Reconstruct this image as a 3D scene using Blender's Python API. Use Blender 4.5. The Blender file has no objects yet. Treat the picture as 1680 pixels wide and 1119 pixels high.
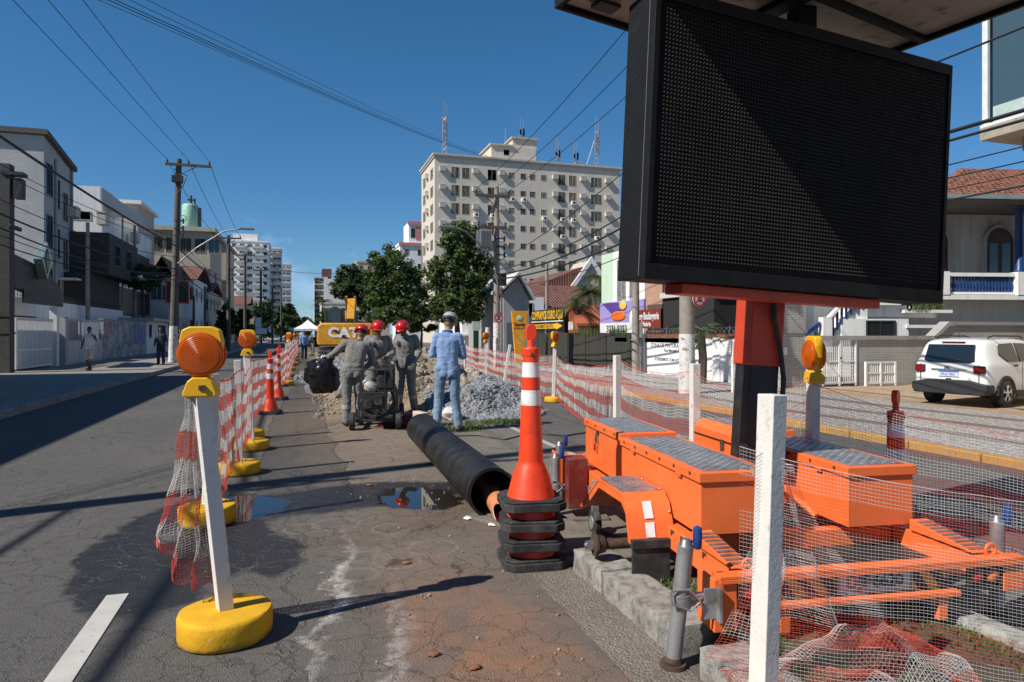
import bpy, bmesh, math, random
from math import sin, cos, pi, radians, sqrt, atan2
from mathutils import Vector, Matrix, noise
R = random.Random(7)
SC = bpy.context.scene
COL = SC.collection
# ---------------------------------------------------------------- camera
TH = radians(17.35)                       # camera turned right of the street axis (+Y)
CH = 1.5                                  # eye height
FP = 1120.0                               # focal length in pixels of the 1680 px photograph
cam = bpy.data.cameras.new('camera'); camo = bpy.data.objects.new('camera', cam); COL.objects.link(camo)
camo.location = (0, 0, CH); camo.rotation_euler = (pi/2, 0, -TH)
cam.sensor_width = 36; cam.lens = 24.0; cam.shift_y = -11.5/1680; cam.clip_start = .05; cam.clip_end = 6000
SC.camera = camo
# ---------------------------------------------------------------- sky, sun, exposure
SUN_EL, SUN_DIR = radians(44), Vector((.962, .27, 0)).normalized()      # SUN_DIR: the way the light travels
w = bpy.data.worlds.new('World'); SC.world = w; w.use_nodes = True
wn = w.node_tree; wn.nodes.clear()
sky = wn.nodes.new('ShaderNodeTexSky'); sky.sky_type = 'NISHITA'; sky.sun_disc = False
sky.sun_elevation = SUN_EL; sky.sun_rotation = atan2(-SUN_DIR.x, -SUN_DIR.y)
sky.air_density = 1.0; sky.dust_density = 0; sky.ozone_density = 1.3; sky.altitude = 0
bg = wn.nodes.new('ShaderNodeBackground'); bg.inputs[1].default_value = .070
wo = wn.nodes.new('ShaderNodeOutputWorld')
# a low band of small cumulus clouds all round the horizon
tc = wn.nodes.new('ShaderNodeTexCoord'); sx = wn.nodes.new('ShaderNodeSeparateXYZ')
wn.links.new(tc.outputs['Generated'], sx.inputs[0])
cn = wn.nodes.new('ShaderNodeTexNoise'); cn.inputs['Scale'].default_value = 9; cn.inputs['Detail'].default_value = 8
cn.inputs['Roughness'].default_value = .55
mp = wn.nodes.new('ShaderNodeMapping'); mp.inputs['Scale'].default_value = (1, 1, 2.0); mp.inputs['Location'].default_value = (.3, .15, .4)
wn.links.new(tc.outputs['Generated'], mp.inputs[0]); wn.links.new(mp.outputs[0], cn.inputs['Vector'])
el = wn.nodes.new('ShaderNodeMapRange'); el.inputs[1].default_value = .06; el.inputs[2].default_value = .17
el.inputs[3].default_value = .13; el.inputs[4].default_value = -.25
wn.links.new(sx.outputs[2], el.inputs[0])
ad = wn.nodes.new('ShaderNodeMath'); ad.operation = 'ADD'; wn.links.new(cn.outputs['Fac'], ad.inputs[0]); wn.links.new(el.outputs[0], ad.inputs[1])
cr = wn.nodes.new('ShaderNodeMapRange'); cr.inputs[1].default_value = .50; cr.inputs[2].default_value = .70; cr.inputs[4].default_value = .8
wn.links.new(ad.outputs[0], cr.inputs[0])
mx = wn.nodes.new('ShaderNodeMix'); mx.data_type = 'RGBA'
wn.links.new(cr.outputs[0], mx.inputs['Factor']); wn.links.new(sky.outputs[0], mx.inputs['A']); mx.inputs['B'].default_value = (8.2, 8.6, 9.2, 1)
hs = wn.nodes.new('ShaderNodeHueSaturation'); hs.inputs['Saturation'].default_value = 1.32
wn.links.new(mx.outputs['Result'], hs.inputs['Color']); 
hz = wn.nodes.new('ShaderNodeMapRange'); hz.interpolation_type = 'SMOOTHSTEP'; hz.inputs[1].default_value = -.02; hz.inputs[2].default_value = .42
wn.links.new(sx.outputs[2], hz.inputs[0])
ht = wn.nodes.new('ShaderNodeMix'); ht.data_type = 'RGBA'; ht.inputs['A'].default_value = (.52, .78, 1.10, 1); ht.inputs['B'].default_value = (.82, 1.06, 1.12, 1)
wn.links.new(hz.outputs[0], ht.inputs['Factor'])
hm_ = wn.nodes.new('ShaderNodeMix'); hm_.data_type = 'RGBA'; hm_.blend_type = 'MULTIPLY'; hm_.inputs['Factor'].default_value = 1
wn.links.new(hs.outputs[0], hm_.inputs['A']); wn.links.new(ht.outputs['Result'], hm_.inputs['B']); wn.links.new(hm_.outputs['Result'], bg.inputs[0]); wn.links.new(bg.outputs[0], wo.inputs[0])
sl = bpy.data.lights.new('sun', 'SUN'); sl.energy = 4.8; sl.angle = radians(.53); sl.color = (1, .95, .87)
so = bpy.data.objects.new('sun', sl); COL.objects.link(so)
so.rotation_euler = Vector((SUN_DIR.x*cos(SUN_EL), SUN_DIR.y*cos(SUN_EL), -sin(SUN_EL))).to_track_quat('-Z', 'Y').to_euler()
so.location = (-20, -5, 30)
SC.view_settings.view_transform = 'Standard'; SC.view_settings.look = 'None'
SC.view_settings.exposure = .30; SC.view_settings.gamma = 1; SC.view_settings.use_curve_mapping = False
SC.render.engine = 'CYCLES'
SC.cycles.max_bounces = 8; SC.cycles.transparent_max_bounces = 24; SC.cycles.diffuse_bounces = 3
SC.cycles.glossy_bounces = 3; SC.cycles.sample_clamp_indirect = 6

# ---------------------------------------------------------------- photo pixel -> place
CT, ST = cos(TH), sin(TH)
def W(X, Z, h=0): return Vector((X*CT + Z*ST, -X*ST + Z*CT, h))
def at(px, py, Z): return W((px-840)/FP*Z, Z, CH - (py-548)/FP*Z)     # the point at depth Z
def gp(px, py, h=0): return at(px, py, (CH-h)*FP/(py-548))            # the point on level h
def on_x(px, py, x):
    k = (px-840)/FP; Z = x/(k*CT+ST); return at(px, py, Z)
def on_y(px, py, y):
    k = (px-840)/FP; Z = y/(-k*ST+CT); return at(px, py, Z)
# ---------------------------------------------------------------- mesh builder
class MB:
    def __init__(s): s.v = []; s.f = []; s.uv = []; s.has = False; s.x = None
    def V(s, p):
        p = Vector(p)
        if s.x is not None: p = s.x @ p
        s.v.append(p); return len(s.v)-1
    def face(s, idx, uv=None):
        s.f.append(tuple(idx)); s.uv.append(uv); s.has = s.has or uv is not None
    def quad(s, a, b, c, d, uv=None): s.face([s.V(a), s.V(b), s.V(c), s.V(d)], uv); return s
    def poly(s, pts): s.face([s.V(p) for p in pts]); return s
    def box(s, x0, x1, y0, y1, z0, z1):
        i = [s.V(p) for p in ((x0,y0,z0),(x1,y0,z0),(x1,y1,z0),(x0,y1,z0),(x0,y0,z1),(x1,y0,z1),(x1,y1,z1),(x0,y1,z1))]
        for q in ((3,2,1,0),(4,5,6,7),(0,1,5,4),(1,2,6,5),(2,3,7,6),(3,0,4,7)): s.face([i[k] for k in q])
        return s
    def cb(s, c, d, rz=0, m=None):
        M = Matrix.Translation(Vector(c)) @ (m.to_4x4() if m is not None else Matrix.Rotation(rz, 4, 'Z'))
        o = s.x; s.x = M if o is None else o @ M
        s.box(-d[0]/2, d[0]/2, -d[1]/2, d[1]/2, -d[2]/2, d[2]/2); s.x = o; return s
    def prism(s, pts, axis, a, b):
        """polygon pts (2D) extruded along axis from a to b. axis x: pts=(y,z); y: (x,z); z: (x,y)"""
        f = {'x': lambda p, t: (t, p[0], p[1]), 'y': lambda p, t: (p[0], t, p[1]), 'z': lambda p, t: (p[0], p[1], t)}[axis]
        A = [s.V(f(p, a)) for p in pts]; B = [s.V(f(p, b)) for p in pts]; n = len(pts)
        ar = sum(pts[i][0]*pts[(i+1) % n][1]-pts[(i+1) % n][0]*pts[i][1] for i in range(n))
        fl = (ar > 0) ^ (axis == 'y') ^ (b < a)
        s.face(A[::-1] if fl else A); s.face(B if fl else B[::-1])
        for i in range(n):
            j = (i+1) % n; q = (A[i], A[j], B[j], B[i]); s.face(q if fl else q[::-1])
        return s
    def cyl(s, p0, p1, r0, r1=None, n=12, caps=True):
        r1 = r0 if r1 is None else r1; p0, p1 = Vector(p0), Vector(p1)
        d = (p1-p0); q = d.to_track_quat('Z', 'Y') if d.length > 1e-9 else None
        A, B = [], []
        for i in range(n):
            o = Vector((cos(2*pi*i/n), sin(2*pi*i/n), 0)); o.rotate(q)
            A.append(s.V(p0+o*r0)); B.append(s.V(p1+o*r1))
        for i in range(n):
            j = (i+1) % n; s.face((A[i], A[j], B[j], B[i]))
        if caps: s.face(A[::-1]); s.face(B)
        return s
    def tube(s, pts, r, n=8, closed=False, caps=True):
        pts = [Vector(p) for p in pts]; m = len(pts); rings = []
        up = Vector((0, 0, 1)); px = None
        for i, p in enumerate(pts):
            if closed: t = pts[(i+1) % m]-pts[i-1]
            else: t = pts[min(i+1, m-1)]-pts[max(i-1, 0)]
            t.normalize()
            if px is None:
                a = up if abs(t.z) < .9 else Vector((1, 0, 0)); px = t.cross(a).normalized()
            else: px = (px - t*px.dot(t)).normalized()
            py = t.cross(px); rr = r[i] if isinstance(r, (list, tuple)) else r
            rings.append([s.V(p+(px*cos(2*pi*k/n)+py*sin(2*pi*k/n))*rr) for k in range(n)])
        for i in range(m if closed else m-1):
            a, b = rings[i], rings[(i+1) % m]
            for k in range(n):
                j = (k+1) % n; s.face((a[k], a[j], b[j], b[k]))
        if caps and not closed: s.face(rings[0][::-1]); s.face(rings[-1])
        return s
    def lathe(s, prof, n=24, o=(0, 0, 0), m=None, cap=True):
        """prof: list of (r, z) from bottom to top"""
        o = Vector(o); rings = []
        for r, z in prof:
            ring = []
            for k in range(n):
                p = Vector((r*cos(2*pi*k/n), r*sin(2*pi*k/n), z))
                if m is not None: p = m @ p
                ring.append(s.V(o+p))
            rings.append(ring)
        for a, b in zip(rings, rings[1:]):
            for k in range(n):
                j = (k+1) % n; s.face((a[k], a[j], b[j], b[k]))
        if cap: s.face(rings[0][::-1]); s.face(rings[-1])
        return s
    def ball(s, c, r, nu=14, nv=9, jit=0, m=None):
        c = Vector(c); r = (r, r, r) if not isinstance(r, (tuple, list)) else r; rows = []
        def P(a, b):
            p = Vector((r[0]*sin(b)*cos(a), r[1]*sin(b)*sin(a), r[2]*cos(b)))
            if jit: p *= 1+R.uniform(-jit, jit)
            return c+(m @ p if m is not None else p)
        t = s.V(P(0, 0)); bt = s.V(P(0, pi))
        for i in range(1, nv): rows.append([s.V(P(2*pi*k/nu, pi*i/nv)) for k in range(nu)])
        for k in range(nu):
            j = (k+1) % nu; s.face((t, rows[0][k], rows[0][j])); s.face((bt, rows[-1][j], rows[-1][k]))
            for a, b in zip(rows, rows[1:]): s.face((a[k], b[k], b[j], a[j]))
        return s
    def grid(s, fn, nu, nv, uvf=None):
        I = [[s.V(fn(i/nu, j/nv)) for j in range(nv+1)] for i in range(nu+1)]
        for i in range(nu):
            for j in range(nv):
                uv = None
                if uvf: uv = [uvf(a/nu, b/nv) for a, b in ((i, j), (i+1, j), (i+1, j+1), (i, j+1))]
                s.face((I[i][j], I[i+1][j], I[i+1][j+1], I[i][j+1]), uv)
        return s
    def mesh(s, name, smooth=None):
        me = bpy.data.meshes.new(name); me.from_pydata([tuple(p) for p in s.v], [], s.f)
        if s.has:
            u = me.uv_layers.new(name='uv'); k = 0
            for f, uv in zip(s.f, s.uv):
                for i in range(len(f)):
                    u.data[k].uv = uv[i] if uv else (0, 0); k += 1
        me.validate()
        if smooth is not None and len(me.polygons):
            me.polygons.foreach_set('use_smooth', [True]*len(me.polygons)); me.set_sharp_from_angle(angle=radians(smooth))
        return me
    def build(s, name, mat, parent=None, smooth=35, bevel=0, kind=None, label=None, loc=None):
        return link(name, s.mesh(name, smooth), mat, parent, bevel, kind, label, loc)
def link(name, me, mat, parent=None, bevel=0, kind=None, label=None, loc=None):
    o = bpy.data.objects.new(name, me); COL.objects.link(o)
    if mat is not None and len(me.materials) == 0: me.materials.append(mat)
    if parent is not None: o.parent = parent
    if bevel:
        b = o.modifiers.new('bevel', 'BEVEL'); b.width = bevel; b.segments = 2; b.limit_method = 'ANGLE'; b.angle_limit = radians(40)
        b.harden_normals = True
    if kind: o['kind'] = kind
    if label: o['label'] = label
    if loc is not None: o.location = loc
    return o
def thing(name, label, cat, loc=(0, 0, 0), rz=0, group=None):
    o = bpy.data.objects.new(name, None); COL.objects.link(o); o.empty_display_size = .2
    o.location = loc; o.rotation_euler = (0, 0, rz); tag(o, label, cat, group); return o
def tag(o, label, cat, group=None):
    o['label'] = label; o['category'] = cat
    if group: o['group'] = group
    return o
def struct(o): o['kind'] = 'structure'; return o
def kids(o): return [c for c in ALLK.get(o.name, [])]
def copy_tree(o, loc=None, rz=None, label=None, group=None):
    c = o.copy(); COL.objects.link(c)
    if loc is not None: c.location = loc
    if rz is not None: c.rotation_euler = (0, 0, rz)
    if label: c['label'] = label
    if group: c['group'] = group
    def rec(a, b):
        for ch in list(a.children):
            d = ch.copy(); COL.objects.link(d); d.parent = b; rec(ch, d)
    rec(o, c); return c
def put(name, src, parent, loc=(0, 0, 0), rz=0, scale=None, rot=None):
    """another piece that shares the mesh of src"""
    o = src.copy(); o.name = name; COL.objects.link(o); o.parent = parent; o.location = loc
    o.rotation_euler = rot if rot else (0, 0, rz)
    if scale: o.scale = scale
    return o
# ---------------------------------------------------------------- materials
class NT:
    def __init__(s, name):
        s.m = bpy.data.materials.new(name); s.m.use_nodes = True; s.t = s.m.node_tree
        s.b = s.t.nodes['Principled BSDF']; s.out = s.t.nodes['Material Output']
        s._c = None
    def node(s, ty): return s.t.nodes.new(ty)
    def put(s, sock, v):
        if v is None: return
        if isinstance(v, bpy.types.NodeSocket): s.t.links.new(v, sock)
        else:
            if sock.type == 'RGBA' and not isinstance(v, (int, float)) and len(v) == 3: v = (*v, 1)
            elif sock.type == 'RGBA' and isinstance(v, (int, float)): v = (v, v, v, 1)
            sock.default_value = v
    def coord(s, w='Object'):
        n = s.node('ShaderNodeTexCoord'); return n.outputs[w]
    def pos(s): return s.node('ShaderNodeNewGeometry').outputs['Position']
    def vec(s):
        if s._c is None:
            o = s.coord('Object'); r = s.node('ShaderNodeObjectInfo').outputs['Random']
            a = s.node('ShaderNodeVectorMath'); a.operation = 'ADD'; s.t.links.new(o, a.inputs[0])
            k = s.node('ShaderNodeMath'); k.operation = 'MULTIPLY'; s.t.links.new(r, k.inputs[0]); k.inputs[1].default_value = 37
            s.t.links.new(k.outputs[0], a.inputs[1]); s._c = a.outputs[0]
        return s._c
    def noise(s, scale, detail=4, rough=.55, v=None, dist=0, col=False):
        n = s.node('ShaderNodeTexNoise'); s.put(n.inputs['Vector'], v if v is not None else s.vec())
        n.inputs['Scale'].default_value = scale; n.inputs['Detail'].default_value = detail; n.inputs['Roughness'].default_value = rough
        n.inputs['Distortion'].default_value = dist
        return n.outputs['Color' if col else 'Fac']
    def voro(s, scale, v=None, feat='F1', out='Distance', rnd=1):
        n = s.node('ShaderNodeTexVoronoi'); n.feature = feat; s.put(n.inputs['Vector'], v if v is not None else s.vec())
        n.inputs['Scale'].default_value = scale; n.inputs['Randomness'].default_value = rnd; return n.outputs[out]
    def math(s, op, a, b=0, c=None, clamp=False):
        n = s.node('ShaderNodeMath'); n.operation = op; n.use_clamp = clamp
        s.put(n.inputs[0], a); s.put(n.inputs[1], b)
        if c is not None: s.put(n.inputs[2], c)
        return n.outputs[0]
    def vm(s, op, a, b=(0, 0, 0)):
        n = s.node('ShaderNodeVectorMath'); n.operation = op; s.put(n.inputs[0], a); s.put(n.inputs[1], b)
        return n.outputs['Value' if op in ('LENGTH', 'DOT_PRODUCT') else 'Vector']
    def mr(s, v, a, b, c=0, d=1):
        n = s.node('ShaderNodeMapRange'); s.put(n.inputs[0], v)
        for i, k in enumerate((a, b, c, d)): s.put(n.inputs[i+1], k)
        return n.outputs[0]
    def mix(s, f, a, b, mode='MIX'):
        n = s.node('ShaderNodeMix'); n.data_type = 'RGBA'; n.blend_type = mode
        s.put(n.inputs['Factor'], f); s.put(n.inputs['A'], a); s.put(n.inputs['B'], b); return n.outputs['Result']
    def sep(s, v):
        n = s.node('ShaderNodeSeparateXYZ'); s.put(n.inputs[0], v); return n.outputs
    def comb(s, x=0, y=0, z=0):
        n = s.node('ShaderNodeCombineXYZ'); s.put(n.inputs[0], x); s.put(n.inputs[1], y); s.put(n.inputs[2], z); return n.outputs[0]
    def mapping(s, v, loc=(0, 0, 0), rot=(0, 0, 0), sc=(1, 1, 1)):
        n = s.node('ShaderNodeMapping'); s.put(n.inputs[0], v); n.inputs[1].default_value = loc; n.inputs[2].default_value = rot; n.inputs[3].default_value = sc
        return n.outputs[0]
    def bump(s, h, strength=.3, dist=.01):
        n = s.node('ShaderNodeBump'); s.put(n.inputs['Height'], h); n.inputs['Strength'].default_value = strength; n.inputs['Distance'].default_value = dist
        s.t.links.new(n.outputs[0], s.b.inputs['Normal'])
    def set(s, **k):
        nm = dict(col='Base Color', rough='Roughness', metal='Metallic', spec='Specular IOR Level', alpha='Alpha', trans='Transmission Weight',
                  coat='Coat Weight', coatr='Coat Roughness', ior='IOR', sss='Subsurface Weight', sheen='Sheen Weight')
        for a, v in k.items(): s.put(s.b.inputs[nm[a]], v)
        return s
    def ell(s, P, cx, cy, rx, ry, rot=0, soft=.3):
        d = s.vm('SUBTRACT', P, (cx, cy, 0)); d = s.mapping(d, rot=(0, 0, -rot), sc=(1, 1, 0))
        d = s.vm('DIVIDE', d, (rx, ry, 1)); l = s.vm('LENGTH', d)
        return s.mr(l, 1+soft/2, 1-soft/2, 0, 1)
def mul(c, k): return tuple(min(1, x*k) for x in c)
def M(name, col, rough=.6, metal=0, var=.12, vs=4, dirt=0, bump=0, bs=60, spec=.5, coat=0, dcol=(.12, .10, .08)):
    t = NT(name)
    n = t.noise(vs, 5)
    c = t.mix(t.mr(n, .3, .7), mul(col, 1-var), mul(col, 1+var))
    rg = t.mr(t.noise(vs*2.3, 4), .3, .7, max(.02, rough-.07), min(1, rough+.07))
    if dirt:
        d = t.mr(t.noise(vs*1.7+.7, 8, .65), .62-dirt*.28, .75-dirt*.1, 0, .85)
        c = t.mix(d, c, dcol)
    if bump: t.bump(t.noise(bs, 5), bump, .006)
    t.set(col=c, rough=rg, metal=metal, spec=spec, coat=coat)
    return t.m
def brickmat(name, c1, c2, mort, bw, bh, mw=.012, rough=.8, bump=.5, soft=.1, dirt=.2, dcol=(.1, .09, .08), offs=.5):
    t = NT(name); o = t.sep(t.coord('Object'))
    v = t.comb(t.math('ADD', o[0], o[1]), o[2], 0)
    n = t.node('ShaderNodeTexBrick'); t.put(n.inputs['Vector'], v); n.offset = offs
    for k, x in (('Color1', c1), ('Color2', c2), ('Mortar', mort)): t.put(n.inputs[k], x)
    n.inputs['Scale'].default_value = 1; n.inputs['Brick Width'].default_value = bw; n.inputs['Row Height'].default_value = bh
    n.inputs['Mortar Size'].default_value = mw; n.inputs['Mortar Smooth'].default_value = soft
    c = n.outputs['Color']; P = t.coord('Object')
    big = t.mr(t.noise(.8, 7, .6, v=P), .35, .75)
    c = t.mix(t.math('MULTIPLY', big, dirt), c, dcol)
    t.bump(t.math('ADD', t.math('MULTIPLY', n.outputs['Fac'], -1), t.math('MULTIPLY', t.noise(40, 3, v=P), .3)), bump, .01)
    t.set(col=c, rough=rough); return t.m
def wallmat(name, col, streak=.5, rough=.85, var=.06, dcol=(.13, .12, .10)):
    """painted render with rain streaks and soot"""
    t = NT(name); P = t.coord('Object')
    c = t.mix(t.mr(t.noise(.7, 6, v=P), .3, .7), mul(col, 1-var), mul(col, 1+var))
    s = t.noise(1.6, 7, .62, v=t.mapping(P, sc=(2.2, 2.2, .22)))
    c = t.mix(t.math('MULTIPLY', t.mr(s, .5, .78), streak), c, dcol)
    c = t.mix(t.math('MULTIPLY', t.mr(t.noise(6, 6, .7, v=P), .55, .8), streak*.5), c, mul(dcol, 1.5))
    t.bump(t.noise(60, 4, v=P), .15, .004); t.set(col=c, rough=rough, spec=.3); return t.m
def glassmat(name, col=(.015, .022, .025), rough=.04):
    t = NT(name); P = t.coord('Object')
    t.bump(t.noise(.9, 2, v=P), .02, .02)
    t.set(col=col, rough=rough, spec=.9); return t.m
# ================================================================ materials of the place
def road_material():
    t = NT('asphalt'); P = t.pos()
    nz = t.noise(1.1, 6, .6, v=P, col=True)
    s = t.node('ShaderNodeVectorMath'); s.operation = 'SCALE'; t.put(s.inputs[0], t.vm('SUBTRACT', nz, (.5, .5, .5))); s.inputs['Scale'].default_value = .75
    PW = t.vm('ADD', P, s.outputs[0])
    n2 = t.noise(7, 6, .65, v=P, col=True)
    s2 = t.node('ShaderNodeVectorMath'); s2.operation = 'SCALE'; t.put(s2.inputs[0], t.vm('SUBTRACT', n2, (.5, .5, .5))); s2.inputs['Scale'].default_value = .28
    PS = t.vm('ADD', PW, s2.outputs[0])
    fine = t.noise(260, 3, .6, v=P); agg = t.voro(140, v=P); mid = t.noise(9, 7, .62, v=P); big = t.noise(.55, 5, .55, v=P)
    c = t.mix(t.mr(big, .3, .7), (.112, .105, .096), (.156, .147, .135))
    c = t.mix(t.math('MULTIPLY', t.mr(mid, .42, .75), .5), c, (.20, .19, .177))
    c = t.mix(t.mr(fine, .35, .66, 0, .7), c, (.05, .048, .045))
    c = t.mix(t.mr(agg, .0, .25, .5, 0), c, (.30, .285, .265))
    sp_ = t.noise(38, 5, .7, v=P); c = t.mix(t.mr(sp_, .52, .7, 0, .6), c, (.055, .052, .049)); c = t.mix(t.mr(sp_, .46, .3, 0, .45), c, (.21, .2, .187))
    lane = t.noise(1.0, 4, .5, v=t.mapping(P, sc=(1.7, .06, 1)))                 # wheel paths along the street
    c = t.mix(t.mr(lane, .35, .7, 0, .32), c, (.08, .077, .073))
    # construction side: browner, dirtier
    side = t.mr(t.sep(PW)[0], -.5, .5); side = t.math('MULTIPLY', side, t.mr(t.sep(P)[0], 4.2, 3.0))
    dust = t.noise(1.9, 8, .68, v=P)
    c = t.mix(t.math('MULTIPLY', side, t.mr(dust, .35, .68, .1, .75)), c, (.175, .138, .108))
    c = t.mix(t.math('MULTIPLY', side, t.mr(t.noise(3.1, 8, .7, v=P), .52, .72, 0, .28)), c, (.10, .086, .076))
    def stain(c, m, col, k=1.0, n=None):
        if n is not None: m = t.math('MULTIPLY', m, n)
        return t.mix(t.math('MULTIPLY', m, k), c, col)
    rag = t.mr(t.noise(4.2, 8, .7, v=P), .3, .62)
    # red soil stain, chalky streaks, sandy film by the pipe, mud round the pipe mouth
    c = stain(c, t.ell(PW, .86, 3.2, .40, 1.15, .12, .9), (.36, .165, .08), .62, rag)
    c = stain(c, t.ell(PW, 1.05, 2.3, .35, .9, 0, .9), (.28, .14, .075), .5, rag)
    c = stain(c, t.ell(PS, .22, 4.15, .040, .95, -.13, 1.0), (.54, .51, .47), .85, t.mr(t.noise(14, 8, .75, v=P), .36, .6))
    c = stain(c, t.ell(PS, .40, 3.0, .050, .9, -.13, 1.0), (.50, .47, .44), .6, t.mr(t.noise(14, 8, .75, v=P), .38, .64))
    c = stain(c, t.ell(PS, .48, 4.9, .35, .45, .6, 1.2), (.42, .38, .33), .3, t.mr(t.noise(11, 8, .75, v=P), .42, .66))
    c = stain(c, t.ell(PW, .95, 8.6, .6, 3.2, .02, 1.5), (.24, .185, .14), .6)
    c = stain(c, t.ell(PW, 1.0, 12.6, 1.3, 3.0, .0, 1.5), (.25, .19, .13), .8)
    c = stain(c, t.ell(PW, 1.35, 5.75, .55, .6, .3, .8), (.12, .062, .036), .75, rag)
    c = stain(c, t.ell(PS, .55, 5.1, .6, .3, .1, .9), (.10, .058, .038), .55, rag)
    for x, y, r in ((.28, 5.55, .17), (.02, 5.5, .13), (.12, 6.2, .15), (.62, 4.55, .16), (.36, 4.35, .12), (.9, 4.75, .17), (.68, 5.3, .14)):
        d = t.vm('LENGTH', t.vm('SUBTRACT', t.mapping(P, sc=(1, 1, 0)), (x, y, 0)))
        ring = t.mr(t.math('ABSOLUTE', t.math('SUBTRACT', d, r)), .022, .006)
        c = stain(c, ring, (.30, .26, .17), .42, t.mr(t.noise(17, 6, .7, v=P), .36, .6))
    for x, y, r in ((.62, 4.55, .05), (.9, 4.3, .03), (.5, 3.9, .025), (1.0, 5.2, .06)):
        c = stain(c, t.ell(PS, x, y, r, r*1.3, 0, .6), (.05, .03, .022), .7)
    # cracks
    s3 = t.node('ShaderNodeVectorMath'); s3.operation = 'SCALE'; t.put(s3.inputs[0], t.vm('SUBTRACT', t.noise(3.5, 6, .65, v=P, col=True), (.5, .5, .5))); s3.inputs['Scale'].default_value = .38
    PC = t.mapping(t.vm('ADD', P, s3.outputs[0]), sc=(1, 1, 0))
    e1 = t.voro(.85, v=PC, feat='DISTANCE_TO_EDGE', out='Distance'); e2 = t.voro(4.6, v=PC, feat='DISTANCE_TO_EDGE', out='Distance')
    ck = t.mr(e1, .0115, .003); al = t.math('MULTIPLY', t.mr(e2, .026, .006), t.mr(t.noise(.5, 5, .6, v=P), .38, .52))
    seam = t.mr(t.math('ABSOLUTE', t.math('ADD', t.sep(PS)[0], .02)), .016, .004)
    crack = t.math('MAXIMUM', t.math('MAXIMUM', t.math('MULTIPLY', ck, t.mr(t.noise(.7, 3, v=P), .54, .64)), al), t.math('MULTIPLY', seam, .8))
    c = t.mix(t.math('MULTIPLY', crack, .36), c, (.04, .038, .036))
    # fresh wet patch with puddles
    wet = t.math('MAXIMUM', t.ell(PS, -.80, 5.55, .60, 1.5, -.06, .10), t.ell(PS, .42, 6.42, 1.25, .52, .12, .22))
    wet = t.math('MAXIMUM', wet, t.ell(PS, -.2, 4.95, .16, .55, .1, .3))
    sp = t.math('MULTIPLY', t.mr(t.noise(2.0, 7, .7, v=P), .60, .66), t.math('MULTIPLY', side, t.ell(PW, .7, 5.4, 1.3, 1.6, 0, .6)))
    c = t.mix(t.math('MULTIPLY', sp, .45), c, (.04, .034, .03))
    c = t.mix(t.math('MULTIPLY', wet, .9), c, (.020, .019, .018))
    pud = t.math('MAXIMUM', t.ell(PS, -.42, 6.35, .34, .48, .1, .12), t.ell(PS, 1.02, 6.2, .36, .44, .2, .12))
    c = t.mix(pud, c, (.018, .014, .011))
    rg = t.mr(fine, .3, .7, .82, .95); rg = t.mr(wet, 0, 1, rg, t.mr(t.noise(11, 5, v=P), .35, .65, .28, .5))
    rg = t.mr(pud, .3, .8, rg, .012)
    h = t.math('ADD', t.math('MULTIPLY', fine, .5), t.math('MULTIPLY', agg, .9)); h = t.math('ADD', h, t.math('MULTIPLY', mid, .8))
    h = t.math('SUBTRACT', h, t.math('MULTIPLY', crack, 2.2))
    b = t.node('ShaderNodeBump'); t.put(b.inputs['Height'], h); b.inputs['Distance'].default_value = .011
    t.put(b.inputs['Strength'], t.mr(pud, .2, .8, .62, 0)); t.t.links.new(b.outputs[0], t.b.inputs['Normal'])
    t.set(col=c, rough=rg, spec=t.mr(wet, 0, 1, .35, .5)); return t.m
def pebble_mat(name, base, stones, scale=55, rough=.9):
    t = NT(name); P = t.pos(); v = t.voro(scale, v=P); vc = t.voro(scale, v=P, out='Color')
    c = t.mix(t.mr(t.noise(2.5, 7, .65, v=P), .3, .7), mul(base, .75), mul(base, 1.2))
    c = t.mix(t.math('MULTIPLY', t.mr(v, .5, .15), t.mr(t.sep(vc)[0], .3, .9)), c, stones)
    c = t.mix(t.mr(t.noise(9, 8, .7, v=P), .55, .75, 0, .6), c, mul(base, .4))
    t.bump(t.math('ADD', t.math('MULTIPLY', v, -1), t.noise(30, 4, v=P)), .7, .012); t.set(col=c, rough=rough, spec=.3); return t.m
def concrete_mat(name, base, dark=(.05, .045, .04), spots=.5, rough=.9, bump=.6):
    t = NT(name); P = t.pos()
    c = t.mix(t.mr(t.noise(3, 7, .65, v=P), .3, .7), mul(base, .72), mul(base, 1.18))
    c = t.mix(t.mr(t.noise(13, 8, .75, v=P), .66-.22*spots, .8-.14*spots, 0, .85), c, dark)
    c = t.mix(t.mr(t.noise(95, 3, .7, v=P), .58, .72, 0, .5), c, mul(dark, 1.3))
    t.bump(t.math('ADD', t.noise(28, 6, .7, v=P), t.math('MULTIPLY', t.noise(120, 3, v=P), .5)), bump, .01)
    t.set(col=c, rough=rough, spec=.3); return t.m
MAT = {}
MAT['road'] = road_material()
MAT['gutter'] = pebble_mat('exposed_aggregate', (.175, .15, .125), (.33, .29, .25), 70)
MAT['kerb'] = concrete_mat('old_kerb_concrete', (.33, .32, .29), dark=(.055, .05, .045), spots=.95, bump=.6)
MAT['pave'] = concrete_mat('old_paving', (.17, .15, .125), spots=.6)
MAT['walk'] = concrete_mat('footway_concrete', (.26, .235, .205), spots=.45)
MAT['sand'] = concrete_mat('sandy_forecourt', (.40, .285, .185), dark=(.24, .15, .09), spots=.3, bump=.3)
MAT['soil'] = concrete_mat('soil', (.115, .085, .060), dark=(.05, .036, .026), spots=.6, bump=1)
MAT['dug'] = concrete_mat('dug_earth', (.26, .19, .125), dark=(.12, .08, .05), spots=.4, bump=1)
MAT['ground'] = concrete_mat('bare_ground', (.17, .15, .12), spots=.4)
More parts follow.
